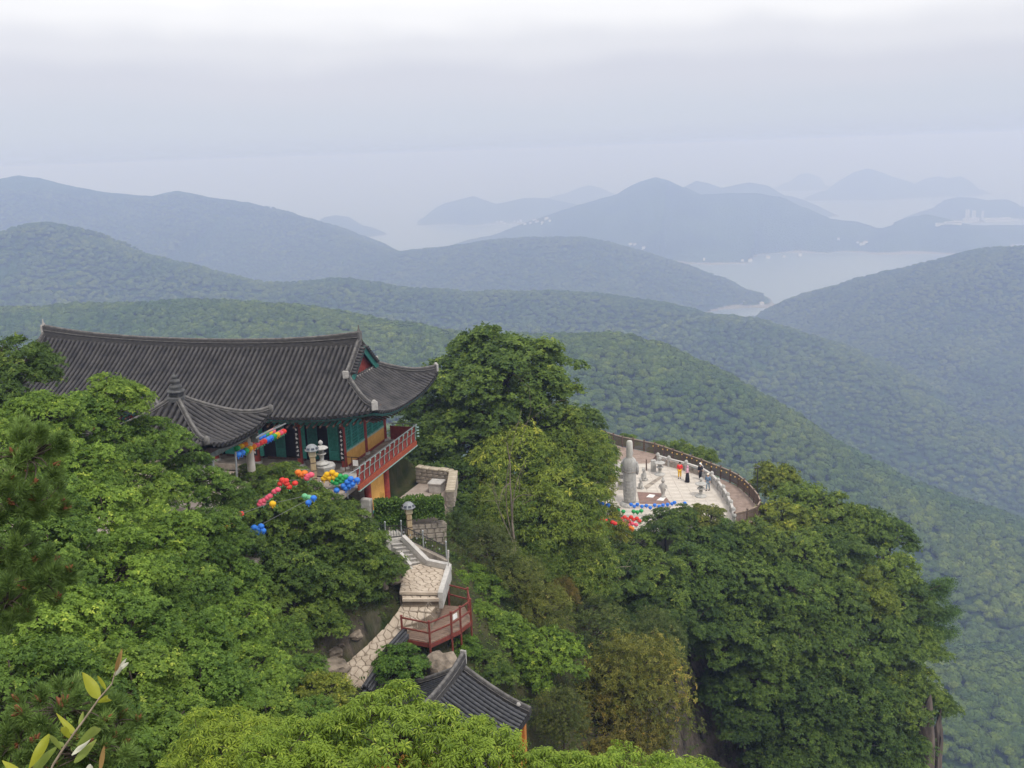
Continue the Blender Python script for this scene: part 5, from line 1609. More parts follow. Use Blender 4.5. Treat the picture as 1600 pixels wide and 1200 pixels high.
for sd in (1, -1):
    MB().tube([(sd * .92, .05, 4.25), (sd * 1.08, .12, 3.7), (sd * 1.02, .28, 3.25), (sd * .55, .62, 3.35), (sd * .25, .80, 3.6)], [.26, .27, .26, .2, .13], 10).build('arm', M_WSTONE, statue)
    hand = MB(); hand.tube([(sd * .24, .80, 3.58), (sd * .14, .86, 3.76)], [.11, .10], 8)
    for f_ in range(5): hand.tube([(sd * (.20 - .045 * f_), .86, 3.72), (sd * (.17 - .04 * f_), .90, 3.86 + (.04 if f_ in (1, 2, 3) else 0)), (sd * (.15 - .035 * f_), .88, 3.96 + (.05 if f_ in (1, 2, 3) else -.02))], [.03, .028, .018], 5)
    hand.build('hand', M_WSTONE, statue)
vs, fs = loft([(4.62, .36, .36, 0, .04), (4.85, .34, .36, 0, .06), (5.0, .40, .42, 0, .08), (5.25, .44, .46, 0, .08), (5.5, .40, .42, 0, .06), (5.66, .25, .28, 0, .04)], 18)
hd = MB().add(vs, fs, True); hd.tube([(0, .50, 5.28), (0, .58, 5.12), (0, .50, 5.08)], [.03, .06, .03], 6)
hd.tube([(-.10, .47, 4.97), (0, .50, 4.96), (.10, .47, 4.97)], .022, 5)
for sd in (1, -1): hd.tube([(sd * .22, .47, 5.24), (sd * .14, .50, 5.23), (sd * .07, .49, 5.24)], .02, 5); hd.tube([(sd * .43, .08, 5.35), (sd * .47, .08, 5.2), (sd * .43, .08, 4.95)], [.04, .06, .05], 6)
hd.build('head', M_WSTONE, statue)
vs, fs = loft([(4.45, .52, .30, 0, -.16), (4.8, .44, .34, 0, -.14), (5.2, .46, .42, 0, -.06), (5.6, .48, .46, 0, 0), (6.0, .46, .44, 0, .02), (6.25, .42, .38, 0, .04), (6.36, .30, .26, 0, .05)], 14)
MB().add(vs, fs, True).build('crowned_veil', mat('weathered_granite', (.34, .32, .28), .85, .3, 1.5, .3, 16, col2=(.55, .53, .49)), statue)
ped = MB(); ped.lathe([(1.25, -.9), (1.25, -.45), (1.05, -.40), (1.0, -.2), (1.35, -.05), (1.42, .08), (1.2, .22), (.95, .32)], 20); ped.build('lotus_pedestal', M_WSTONE, statue)
for k in range(14):
    a = 2 * math.pi * k / 14
    MB().lathe([(.05, -.18), (.22, -.02), (.24, .10), (.12, .20), (.02, .24)], 8, (1.28 * math.cos(a), 1.28 * math.sin(a), 0), sx=.8, sy=.8).build('lotus_petal', M_WSTONE, statue)

# altar paving behind the statue with two white mats
def quad(px, z, h, name, m, label, cat=None, kind=None, parent=None):
    p = [pl(u, v, z) for u, v in px]
    o = MB().prism(ccw([xy(q) for q in p]), z, z + h).build(name, m)
    return tag(o, label, cat, None, kind)
quad([(996, 769), (1036, 771), (1050, 789), (1000, 792)], PZ + .05, .03, 'prayer_floor', mat('red_brown_mat', (.21, .13, .105), .9, .15, 2), 'red-brown matted prayer floor beside the statue', None, 'structure')
quad([(1015, 773), (1024, 774), (1020, 778), (1010, 777)], PZ + .085, .05, 'prayer_mat', M_WHITEINK, 'white prayer mat nearer the statue on the brown floor', 'mat')
quad([(1032, 778), (1040, 778), (1036, 783), (1026, 782)], PZ + .085, .05, 'prayer_mat', M_WHITEINK, 'white prayer mat farther from the statue on the brown floor', 'mat')
quad([(1006, 760), (1034, 742), (1038, 744), (1010, 765)], PZ + .045, .012, 'drain_strip', M_STONE_OLD, 'dark drain strip across the pale terrace', None, 'structure')
# kerb in front
MB_ = MB(); MB_.bar(pl(990, 792) + Vector((0, 0, .12)), pl(1048, 793) + Vector((0, 0, .12)), .3, .24); o = MB_.build('altar_kerb', M_COPING); tag(o, 'low white stone kerb at the edge of the prayer floor', 'kerb')

stone_lantern(pl(1031, 742), 1.95, 'granite lantern on the terrace beside the fence corner')
stone_lantern(pl(1095, 776), 1.95, 'granite lantern among leaves near the curved balustrade')
# three-storey pagoda left of the statue
pg = empty('stone_pagoda', pl(973, 764), R(-15), 'small three-tiered stone pagoda beside the statue', 'pagoda')
z = 0.0
for k, (w_, bh_) in enumerate([(1.15, .9), (.95, .42), (.82, .36)]):
    MB().box((0, 0, z + bh_ / 2), (w_ * .72, w_ * .72, bh_), bev=.03).build('storey', M_WSTONE, pg)
    z += bh_
    MB().box((0, 0, z + .06), (w_ * 1.15, w_ * 1.15, .12), bev=.03).build('eave_slab', M_STONE, pg); MB().box((0, 0, z + .19), (w_ * 1.0, w_ * 1.0, .14), bev=.02, taper=(.7, .7)).build('roof_stone', M_STONE, pg)
    z += .27
MB().lathe([(.14, 0), (.20, .08), (.08, .14), (.15, .22), (.06, .30), (.10, .38), (.02, .55)], 10, (0, 0, z)).build('finial', M_WSTONE, pg)
# seated guardian stones by the statue
def seated(P, rz, label, s=1.0):
    e = empty('guardian_stone', P, rz, label, 'statue', 'small carved guardian stones')
    b = MB(); b.box((0, 0, .12 * s), (.7 * s, .5 * s, .24 * s), bev=.04); b.build('base', M_WSTONE, e)
    v_, f_ = loft([(.22 * s, .22 * s, .30 * s, 0, 0), (.45 * s, .22 * s, .30 * s, 0, -.02 * s), (.75 * s, .19 * s, .20 * s, 0, -.10 * s), (.95 * s, .12 * s, .14 * s, 0, -.06 * s), (1.05 * s, .15 * s, .18 * s, 0, 0), (1.2 * s, .16 * s, .18 * s, 0, .02 * s), (1.32 * s, .07 * s, .08 * s, 0, 0)], 12)
    m = MB().add(v_, f_, True)
    m.tube([(0, .1 * s, 1.10 * s), (0, .26 * s, 1.08 * s)], [.09 * s, .06 * s], 6)
    for sd in (1, -1): m.tube([(sd * .12 * s, .16 * s, .75 * s), (sd * .12 * s, .26 * s, .45 * s), (sd * .12 * s, .30 * s, .22 * s)], [.07 * s, .06 * s, .06 * s], 6); m.tube([(sd * .10 * s, -.02 * s, 1.28 * s), (sd * .12 * s, -.02 * s, 1.42 * s)], [.04 * s, .015 * s], 5)
    m.build('body', M_WSTONE, e)
seated(pl(1006, 751), R(140), 'seated guardian stone right of the robed statue')
seated(pl(1001, 764), R(140), 'smaller guardian stone at the feet of the robed statue', .8)
# standing small figure of grey stone
sf = empty('boy_statue', pl(1036, 779), R(160), 'small standing grey figure statue beyond the prayer mats', 'statue')
v_, f_ = loft([(.0, .28, .24, 0, 0), (.12, .30, .26, 0, 0), (.14, .14, .12, 0, 0), (.5, .16, .14, 0, 0), (.8, .24, .20, 0, 0), (1.2, .30, .22, 0, 0), (1.42, .26, .18, 0, 0), (1.52, .10, .10, 0, 0), (1.58, .10, .10, 0, 0), (1.66, .16, .17, 0, 0), (1.80, .18, .19, 0, 0), (1.94, .12, .13, 0, 0), (2.05, .09, .09, 0, 0), (2.14, .03, .03, 0, 0)], 14)
m = MB().add(v_, f_, True)
for sd in (1, -1): m.tube([(sd * .27, 0, 1.36), (sd * .36, .02, 1.08), (sd * .22, .22, 1.02)], [.08, .08, .06], 7)
m.build('body', M_STONE, sf)
MB().box((0, 0, -.1), (.7, .7, .25), bev=.03).build('base', M_WSTONE, sf)
# dark post lamp outside the walkway
lp = empty('post_lamp', pl(1177, 786) + Vector((.35, .1, 0)), 0, 'tall thin dark lamp post rising beside the curved fence', 'lamp')
MB().tube([(0, 0, -1.5), (0, 0, 3.3)], [.06, .045], 8).build('pole', M_IRON, lp)
MB().box((-.12, 0, 3.34), (.46, .18, .09), bev=.02).build('lamp_head', M_IRON, lp)
MB().box((.05, 0, 3.5), (.34, .28, .03), Matrix.Rotation(R(20), 3, 'Y')).build('solar_panel', M_SOLAR, lp)
# terrace sign boards by the stair gap
o = MB().box((0, 0, .55), (.10, .34, 1.3), bev=.02).build('dark_post', M_FENCE, None, loc=pl(1010, 735)); tag(o, 'dark wooden gate post behind the statue shoulder', 'post')
o = MB().box((0, 0, .6), (.5, .4, 1.3), bev=.05).build('stone_pillar', M_WSTONE, None, loc=pl(1021, 737)); tag(o, 'thick pale stone pillar between gate post and granite lantern', 'pillar')

# ------------------------------------------------------------------ people
M_SKIN = mat('skin', (.50, .30, .21), .6, .1, 9)
def skin_mesh(name, pts, edges, radii, m, parent, root=0, sub=1):
    me = bpy.data.meshes.new(name); me.from_pydata(pts, edges, []); me.update()
    o = put(name, me, parent)
    sk = o.modifiers.new('skin', 'SKIN'); sk.use_smooth_shade = True
    for i, r in enumerate(radii):
        sv = me.skin_vertices[0].data[i]; sv.radius = r if hasattr(r, '__len__') else (r, r); sv.use_root = (i == root)
    sb = o.modifiers.new('sub', 'SUBSURF'); sb.levels = sb.render_levels = sub
    me.materials.append(m)
    return o
def person(P, rz, label, top, legs, hair, skirt=False, scarf=None, cap=None, stride=.10, arms=((.24, .05, .98), (-.24, .08, 1.0)), bag=None, h=1.66):
    e = empty('person', P, rz, label, 'person')
    k = h / 1.70
    S = lambda p: tuple(c * k for c in p)
    # one continuous body
    pts = [(0, 0, .92), (0, .01, 1.15), (0, 0, 1.38), (0, .01, 1.47), (0, .02, 1.56), (0, .03, 1.66),
           (.17, 0, 1.38), (.24, -.01, 1.15), arms[0], (-.17, 0, 1.38), (-.24, -.01, 1.15), arms[1],
           (.09, 0, .88), (.10, stride * .6, .50), (.10, stride - .03, .08), (.10, stride + .10, .04), (-.09, 0, .88), (-.10, -stride * .3, .50), (-.10, -stride - .03, .08), (-.10, -stride + .10, .04)]
    ed = [(0, 1), (1, 2), (2, 3), (3, 4), (4, 5), (2, 6), (6, 7), (7, 8), (2, 9), (9, 10), (10, 11), (0, 12), (12, 13), (13, 14), (14, 15), (0, 16), (16, 17), (17, 18), (18, 19)]
    ra = [.13, .12, .11, .05, .085, .07, .055, .042, .03, .055, .042, .03, .085, .055, .038, .03, .085, .055, .038, .03]
    skin_mesh('body', [S(p) for p in pts], ed, [r * k for r in ra], M_SKIN, e)
    for i, sd in ((8, 1), (11, -1)):
        a = Vector(S(pts[i])); d = (a - Vector(S(pts[i - 1]))).normalized()
        hb = MB(); hb.tube([a, a + d * .08], [.03, .034], 6)
        sdv = d.cross(Vector((0, 1, 0))).normalized()
        for f_ in range(4): hb.tube([a + d * .07 + sdv * (.018 * (f_ - 1.5)), a + d * (.12 + .008 * (f_ in (1, 2))) + sdv * (.018 * (f_ - 1.5)) + Vector((0, .01, 0)), a + d * (.15 + .01 * (f_ in (1, 2))) + sdv * (.016 * (f_ - 1.5)) + Vector((0, .03, 0))], [.010, .009, .007], 5)
        hb.tube([a + d * .03 + sdv * .03, a + d * .07 + sdv * .055 + Vector((0, .015, 0)), a + d * .10 + sdv * .05 + Vector((0, .025, 0))], [.011, .010, .008], 5)
        hb.build('hand', M_SKIN, e)
    # clothes a little outside the body
    tp = [(0, 0, .90), (0, .01, 1.15), (0, 0, 1.38), (0, .01, 1.46), (.18, 0, 1.38), (.25, -.01, 1.15), tuple(Vector(pts[7]).lerp(Vector(arms[0]), .8)), (-.18, 0, 1.38), (-.25, -.01, 1.15), tuple(Vector(pts[10]).lerp(Vector(arms[1]), .8))]
    skin_mesh('jacket', [S(p) for p in tp], [(0, 1), (1, 2), (2, 3), (2, 4), (4, 5), (5, 6), (2, 7), (7, 8), (8, 9)], [r * k for r in (.18, .165, .15, .075, .085, .07, .055, .085, .07, .055)], top, e)
    if skirt:
        v_, f_ = loft([(.06 * k, .25 * k, .24 * k, 0, 0), (.5 * k, .22 * k, .20 * k, 0, 0), (.9 * k, .17 * k, .15 * k, 0, 0), (1.0 * k, .14 * k, .13 * k, 0, 0)], 14)
        MB().add(v_, f_, True).build('skirt', legs, e)
    else:
        lp_ = [(0, 0, .95), (.09, 0, .86), (.10, stride * .6, .50), (.10, stride - .03, .12), (-.09, 0, .86), (-.10, -stride * .3, .50), (-.10, -stride - .03, .12)]
        skin_mesh('trousers', [S(p) for p in lp_], [(0, 1), (1, 2), (2, 3), (0, 4), (4, 5), (5, 6)], [r * k for r in (.15, .11, .085, .07, .11, .085, .07)], legs, e)
    for sd in (1, -1):
        yb = stride if sd > 0 else -stride
        MB().box(S((sd * .10, yb + .04, .04)), (.10 * k, .26 * k, .08 * k), bev=.03).build('shoe', M_BOARD, e)
    fc_ = MB()
    for sd in (1, -1): fc_.lathe([(.003, -.012), (.014, 0), (.003, .012)], 6, S((sd * .033, .108, 1.605)), sy=.5)
    fc_.tube([S((0, .105, 1.60)), S((0, .130, 1.575)), S((0, .108, 1.567))], [.008, .014, .008], 5)
    fc_.tube([S((-.025, .104, 1.535)), S((0, .110, 1.533)), S((.025, .104, 1.535))], .006, 4)
    fc_.build('face', M_SKIN, e)
    v_, f_ = loft([(1.50 * k, .09 * k, .07 * k, 0, -.035 * k), (1.58 * k, .105 * k, .10 * k, 0, -.025 * k), (1.66 * k, .105 * k, .115 * k, 0, 0), (1.73 * k, .075 * k, .085 * k, 0, 0), (1.76 * k, .02 * k, .03 * k, 0, 0)], 12)
    MB().add(v_, f_, True).build('headscarf' if scarf else 'hair', scarf or hair, e)
    if scarf:
        v_, f_ = loft([(1.25 * k, .17 * k, .15 * k, 0, 0), (1.42 * k, .14 * k, .13 * k, 0, 0), (1.52 * k, .10 * k, .09 * k, 0, -.01)], 12); MB().add(v_, f_, True).build('scarf_drape', scarf, e)
    if cap:
        v_, f_ = loft([(1.64 * k, .115 * k, .125 * k, 0, 0), (1.70 * k, .11 * k, .12 * k, 0, 0), (1.78 * k, .05 * k, .06 * k, 0, 0)], 12); c_ = MB().add(v_, f_, True); c_.box(S((0, .15, 1.65)), (.16 * k, .12 * k, .015), bev=.005); c_.build('cap', cap, e)
    if bag: MB().box(S((-.02, -.24, 1.18)), (.28 * k, .14 * k, .38 * k), bev=.05).build('backpack', bag, e)
    return e
cl = lambda n, c: mat('cloth_' + n, c, .85, .15, 10, .2, 60)
M_HAIR = mat('dark_hair', (.018, .014, .012), .6, .3, 12)
person(pl(1062, 748) + Vector((0, 0, .05)), R(170), 'person in bright red jacket and yellow trousers on the terrace', cl('red', (.70, .03, .03)), cl('yellow', (.78, .46, .03)), M_HAIR, stride=.05)
person(pl(1074, 754) + Vector((0, 0, .05)), R(75), 'person in pink top and headscarf with long black skirt', cl('pink', (.62, .34, .42)), cl('black', (.015, .014, .018)), M_HAIR, skirt=True, scarf=cl('rose', (.55, .30, .38)), arms=((.22, .18, 1.02), (-.22, .16, 1.0)))
person(pl(1094, 750) + Vector((0, 0, .05)), R(200), 'person in black clothes with white hat beside the balustrade', cl('black', (.015, .014, .018)), cl('black', (.015, .014, .018)), M_HAIR, cap=M_WHITEINK, stride=.06)
person(pl(1106, 767) + Vector((0, 0, .05)), R(150), 'person in denim jacket and jeans with cap and dark backpack', cl('denim', (.13, .20, .30)), cl('jeans', (.20, .26, .32)), M_HAIR, cap=cl('cream', (.66, .60, .50)), bag=cl('charcoal', (.03, .035, .04)), stride=.12)
# ------------------------------------------------------------------ lanterns hung before the terrace
PLN = [('blue', [(986, 788), (991, 791), (996, 788), (1003, 791), (1010, 790), (1016, 793), (1023, 789), (1030, 791), (1036, 789), (1043, 788), (1050, 787), (1054, 785), (1070, 786)], 79.5, 'row along the terrace edge'),
       ('blue', [(936, 784), (941, 787), (950, 789)], 68.5, 'few among leaves left of the terrace'), ('green', [(966, 797), (974, 799), (990, 799), (996, 800), (1002, 798)], 70.5, 'row below the blue ones'),
       ('red', [(976, 808), (981, 811), (986, 808), (990, 812), (995, 810), (999, 814), (983, 815), (972, 811)], 69.5, 'cluster in front of the terrace'), ('pink', [(976, 817), (982, 820), (988, 818), (994, 820), (973, 814)], 69.2, 'cluster under the red ones'), ('red', [(940, 810), (946, 813), (957, 816), (961, 818)], 66.5, 'few left of the red cluster'), ('orange', [(988, 826), (985, 824)], 69.0, 'pair under the pink cluster')]
for k, pts, Y, where in PLN:
    pts = sorted(pts)
    for i, (u, v) in enumerate(pts):
        lantern(unp(u, v, Y), k, '%s paper lantern, %s of the %s from left' % (CN[k], ordn(i) if i < 12 else 'last', where), 'terrace lanterns', 1.0)
    wire([unp(pts[0][0] - 5, pts[0][1] - 4, Y), unp(pts[-1][0] + 5, pts[-1][1] - 4, Y)], 'thin wire carrying the %s terrace lanterns, %s' % (CN[k], where))
# ================================================================== near ground sheet, kept below paving, terraces and floors
_gx, _gy = np.meshgrid(np.linspace(-66, 62, 330), np.linspace(-8, 126, 340))
_gz = ground_h(_gx, _gy)
_sl = np.hypot(*np.gradient(_gz, .5, .5))
_rock = np.clip((_sl - .8) / 1.5, 0, 1)
_gz = _gz + fbm(_gx, _gy, 5, 4, 30) * (.18 + .9 * _rock)
_bx = _gx + fbm(_gx, _gy, 4, 4, 31) * 1.3 * _rock; _by = _gy + fbm(_gx, _gy, 4, 4, 33) * 1.3 * _rock
def in_poly(X, Y, poly, grow=0.0):
    cx = sum(p[0] for p in poly) / len(poly); cy_ = sum(p[1] for p in poly) / len(poly)
    q = []
    for x, y in poly:
        d = math.hypot(x - cx, y - cy_) + 1e-6; q.append((x + (x - cx) / d * grow, y + (y - cy_) / d * grow))
    c = np.zeros(X.shape, bool); j = len(q) - 1
    for i in range(len(q)):
        (xi, yi), (xj, yj) = q[i], q[j]
        c ^= ((yi > Y) != (yj > Y)) & (X < (xj - xi) * (Y - yi) / (yj - yi + 1e-12) + xi)
        j = i
    return c
BUILT = np.zeros(_gx.shape, bool)
for poly, zf, grow in CARVE:
    m = in_poly(_bx, _by, poly, grow)
    zz = np.vectorize(zf)(_bx[m], _by[m]) if callable(zf) else zf
    _gz[m] = np.minimum(_gz[m], zz)
    BUILT |= m
_id = np.arange(_gx.size).reshape(_gx.shape)
_gf = np.stack([_id[:-1, :-1], _id[:-1, 1:], _id[1:, 1:], _id[1:, :-1]], -1).reshape(-1, 4)

def ground_mat():
    m = bpy.data.materials.new('mountain_ground'); m.use_nodes = True
    n, l = m.node_tree.nodes, m.node_tree.links
    b = n['Principled BSDF']; b.inputs['Roughness'].default_value = .95; b.inputs['Specular IOR Level'].default_value = .1
    tc = n.new('ShaderNodeTexCoord'); ge = n.new('ShaderNodeNewGeometry')
    sp = n.new('ShaderNodeSeparateXYZ'); l.new(ge.outputs['Normal'], sp.inputs[0])
    nz = n.new('ShaderNodeTexNoise'); nz.inputs['Scale'].default_value = .5; nz.inputs['Detail'].default_value = 8; nz.inputs['Roughness'].default_value = .65
    l.new(tc.outputs['Object'], nz.inputs['Vector'])
    soil = n.new('ShaderNodeValToRGB')
    soil.color_ramp.elements[0].position = .35; soil.color_ramp.elements[0].color = (.028, .045, .014, 1)
    soil.color_ramp.elements[1].position = .68; soil.color_ramp.elements[1].color = (.10, .085, .045, 1)
    l.new(nz.outputs['Fac'], soil.inputs[0])
    mp = n.new('ShaderNodeMapping'); mp.inputs['Scale'].default_value = (1.2, 1.2, .35); l.new(tc.outputs['Object'], mp.inputs[0])
    n2 = n.new('ShaderNodeTexNoise'); n2.inputs['Scale'].default_value = 1.1; n2.inputs['Detail'].default_value = 10; n2.inputs['Roughness'].default_value = .7
    l.new(mp.outputs[0], n2.inputs['Vector'])
    rk = n.new('ShaderNodeValToRGB')
    rk.color_ramp.elements[0].position = .36; rk.color_ramp.elements[0].color = (.022, .020, .017, 1)
    rk.color_ramp.elements[1].position = .66; rk.color_ramp.elements[1].color = (.19, .155, .125, 1)
    l.new(n2.outputs['Fac'], rk.inputs[0])
    mr = n.new('ShaderNodeMapRange'); mr.inputs['From Min'].default_value = .58; mr.inputs['From Max'].default_value = .42
    l.new(sp.outputs['Z'], mr.inputs['Value'])
    mx = n.new('ShaderNodeMix'); mx.data_type = 'RGBA'
    l.new(mr.outputs[0], mx.inputs[0]); l.new(soil.outputs[0], mx.inputs[6]); l.new(rk.outputs[0], mx.inputs[7])
    l.new(mx.outputs[2], b.inputs['Base Color'])
    bp = n.new('ShaderNodeBump'); bp.inputs['Strength'].default_value = .8; bp.inputs['Distance'].default_value = .5
    l.new(n2.outputs['Fac'], bp.inputs['Height']); l.new(bp.outputs[0], b.inputs['Normal'])
    return m
ground = put('ground', np_mesh('ground', np.stack([_bx.ravel(), _by.ravel(), _gz.ravel()], 1), _gf, ground_mat(), smooth=True))
tag(ground, 'steep soil and rock of the spur under the trees', None, kind='structure')
# ================================================================== trees of the spur
M_BARK = mat('bark', (.07, .055, .042), .9, .35, 5, .6, 18, streak=(1, 1, .25))
M_BARK_PALE = mat('pale_bark', (.30, .25, .20), .9, .3, 5, .6, 18, streak=(1, 1, .25))
LM = {
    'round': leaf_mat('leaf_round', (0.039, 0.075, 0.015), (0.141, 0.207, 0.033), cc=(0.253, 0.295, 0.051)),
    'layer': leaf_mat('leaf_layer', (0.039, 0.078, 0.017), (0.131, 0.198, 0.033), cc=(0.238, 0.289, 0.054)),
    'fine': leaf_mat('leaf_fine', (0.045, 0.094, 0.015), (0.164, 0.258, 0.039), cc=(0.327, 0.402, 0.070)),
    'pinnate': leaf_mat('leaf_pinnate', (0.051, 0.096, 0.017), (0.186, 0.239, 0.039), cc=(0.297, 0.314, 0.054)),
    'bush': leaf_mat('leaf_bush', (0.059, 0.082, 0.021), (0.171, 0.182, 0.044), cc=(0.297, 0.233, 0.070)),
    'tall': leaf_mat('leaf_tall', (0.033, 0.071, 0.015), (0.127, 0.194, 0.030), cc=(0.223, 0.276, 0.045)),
    'bamboo': leaf_mat('leaf_bamboo', (.055, .085, .022), (.17, .20, .050), cc=(.28, .27, .10)),
    'chestnut': leaf_mat('leaf_chestnut', (0.075, 0.139, 0.019), (0.223, 0.326, 0.039), cc=(0.372, 0.452, 0.065), trans=.4, rough=.45),
}

def clump_centres(rg, n, R, H, lobes=9, lo=.5, under=.35, rb=.34, bz=.72):
    """boughs spread over a lumpy crown, sprays set on the outer and upper side of every bough"""
    nb = max(8, lobes)
    B = []
    tries = 0
    while len(B) < nb and tries < 4000:
        tries += 1
        d = unit(rg.normal(size=3))
        if d[2] < -under: continue
        p = d * rg.uniform(.52, .80) * np.array([R, R, H])
        if B and min(np.linalg.norm((p - q) / [1, 1, .8]) for q in B) < R * rb * (1.15 if tries < 2500 else .8): continue
        B.append(p)
    B = np.array(B); nb = len(B)
    sz = rg.uniform(.75, 1.2, nb) * R * rb
    out, bi = [], []
    while len(out) < n:
        i = rg.integers(nb)
        d = unit(rg.normal(size=3) + unit(B[i]) * .55 + np.array([0, 0, .35]))
        r = sz[i] * (lo + (1 - lo) * rg.random() ** .4)
        out.append(B[i] + d * r * np.array([1, 1, bz])); bi.append(i)
    return np.array(out), np.array(bi), B

def make_crown(kind, seed, R, H, nclump, nleaf, leaf, width, rc=(.75, 1.25), thick=.22, droop=.22, under=.35, trunk_r=.17, stem=9.0, up=1.0, lobes=22, lo=.55, bark=None, tuft=6, rb=.34, bz=.72):
    rg = np.random.default_rng(seed)
    C0, BI, B0 = clump_centres(rg, nclump, R, H, lobes, lo, under, rb, bz)
    btone = rg.normal(0, .10, len(B0))
    P, D, N, L, W, T = [], [], [], [], [], []
    for c, bi in zip(C0, BI):
        nt = max(3, int(nleaf * rg.uniform(.7, 1.3) / tuft)); m = nt * tuft
        rcl = rg.uniform(*rc)
        an = rg.random(nt) * 6.283; rr = np.sqrt(rg.random(nt)) * rcl
        out = np.stack([np.cos(an), np.sin(an), np.zeros(nt)], 1)
        tilt = unit(np.array([c[0] / R, c[1] / R, 0]) + 1e-6) * min(1, np.hypot(c[0], c[1]) / R) * .45
        pos = out * rr[:, None]
        z = -droop * rr ** 2 / rcl + rg.normal(size=nt) * thick * rcl
        pos[:, 2] = z - pos[:, 0] * tilt[0] * .8 - pos[:, 1] * tilt[1] * .8
        axis = unit(np.array([0, 0, up]) + out * (rr / rcl * .6)[:, None] + tilt * .8 + rg.normal(size=(nt, 3)) * .38)
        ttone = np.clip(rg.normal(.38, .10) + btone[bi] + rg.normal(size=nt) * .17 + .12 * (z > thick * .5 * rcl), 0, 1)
        # every tuft: leaves spread like the spokes of a shallow cone about its shoot
        ax = np.repeat(axis, tuft, 0)
        e1 = unit(np.cross(ax, np.array([.3, .9, .1]))); e2 = np.cross(ax, e1)
        ph = np.tile(np.arange(tuft) * 6.283 / tuft, nt) + np.repeat(rg.random(nt) * 6.28, tuft) + rg.normal(size=m) * .25
        ll = leaf * rg.uniform(.7, 1.25, m)
        spread = e1 * np.cos(ph)[:, None] + e2 * np.sin(ph)[:, None]
        dirv = spread + ax * rg.normal(.10, .25, m)[:, None] - np.array([0, 0, droop * .8])
        dirv = unit(dirv)
        nrm = unit(ax + spread * .25 + rg.normal(size=(m, 3)) * .22)
        P.append(c + np.repeat(pos, tuft, 0) + dirv * (ll * .55)[:, None]); D.append(dirv); N.append(nrm)
        T.append(np.clip(np.repeat(ttone, tuft) + rg.normal(size=m) * .07, 0, 1))
        L.append(ll); W.append(width * rg.uniform(.75, 1.25, m))
    V, F, T = leaves(np.concatenate(P), np.concatenate(D), np.concatenate(N), np.concatenate(L), np.concatenate(W), np.concatenate(T))
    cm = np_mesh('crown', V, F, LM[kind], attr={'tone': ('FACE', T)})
    mb = MB()
    top = np.array([rg.normal() * .2, rg.normal() * .2, H * .15])
    base = np.array([0, 0, -stem])
    mb.tube([base, base * .6 + rg.normal(size=3) * [.1, .1, 0], np.array([0, 0, -H * .7]), top], [trunk_r * 1.5, trunk_r * 1.15, trunk_r, trunk_r * .55], 8, caps=False)
    sel = rg.permutation(len(C0))[:26]
    for i in sel:
        t = rg.uniform(.25, 1)
        st = np.array([0, 0, -H * .7]) * (1 - t) + top * t
        limb(mb, st, C0[i] * .93, trunk_r * .38, .018, rg)
    for p in B0:
        t = rg.uniform(.1, .9)
        limb(mb, np.array([0, 0, -H * .7]) * (1 - t) + top * t, p, trunk_r * .55, .03, rg)
    tm = mb.mesh('trunk', bark or M_BARK)
    return cm, tm, R, H

KINDS = {}
for i in range(3):
    KINDS['round%d' % i] = make_crown('round', 200 + i, 4.0, 3.2, 185, 95, .26, .15, rc=(.55, .95), under=.30, lobes=24, rb=.31, bz=.55)
    KINDS['layer%d' % i] = make_crown('layer', 230 + i, 4.0, 2.9, 170, 105, .25, .13, rc=(.55, 1.0), thick=.10, droop=.30, under=.30, lo=.35, lobes=26, rb=.36, bz=.34)
    KINDS['fine%d' % i] = make_crown('fine', 260 + i, 2.6, 2.0, 210, 120, .135, .08, rc=(.32, .60), thick=.16, droop=.30, under=.22, lobes=24, rb=.32, bz=.5, trunk_r=.09, stem=9)
KINDS['pinnate0'] = make_crown('pinnate', 290, 4.0, 3.2, 210, 90, .36, .11, rc=(.7, 1.2), thick=.22, droop=.55, under=.3)
KINDS['pinnate1'] = make_crown('pinnate', 291, 4.0, 3.0, 210, 90, .36, .11, rc=(.7, 1.2), thick=.22, droop=.55, under=.3)
KINDS['tall0'] = make_crown('tall', 295, 6.3, 4.4, 300, 110, .30, .18, rc=(.6, 1.0), thick=.2, under=.25, trunk_r=.34, stem=14, lobes=34, lo=.5, rb=.25, bz=.55)
KINDS['bush0'] = make_crown('bush', 300, 3.0, 3.0, 190, 110, .16, .06, rc=(.4, .8), thick=.4, droop=.1, under=.6, up=.6, trunk_r=.07, stem=4)
KINDS['bush1'] = make_crown('bush', 301, 3.0, 2.4, 190, 110, .16, .06, rc=(.4, .8), thick=.4, droop=.1, under=.6, up=.6, trunk_r=.07, stem=4)
KINDS['bamboo0'] = make_crown('bamboo', 310, 2.6, 2.2, 150, 90, .24, .05, rc=(.4, .8), thick=.45, droop=.5, under=.6, up=.5, trunk_r=.05, stem=4)

TREE_N = {}
def tree(u, v, rpx, Y, kind, tint=(1, 1, 1), label=None, group=None, cat='tree', name='broadleaf_tree', sq=1.0, rz=None, lift=0.0):
    cm, tm, Rr, Hh = KINDS[kind]
    P = unp(u, v, Y)
    dist = P.length
    s = rpx * (dist / 1540.) / Rr
    gz = gh(P.x, P.y)
    base = min(gz, P.z - .4 * Hh * s)
    e = empty(name, (P.x, P.y, base), random.random() * 6.283 if rz is None else rz, label, cat, group)
    up_ = P.z - base
    t = put('trunk', tm, e, loc=(0, 0, up_), scale=(s, s, s * sq))
    c = put('crown', cm, e, loc=(0, 0, up_), scale=(s, s, s * sq))
    k = random.uniform(.88, 1.12)
    k *= 1.16
    c.color = (tint[0] * k * 1.05, tint[1] * k, tint[2] * k * .95, 1)
    # a trunk reaching to its ground
    return e

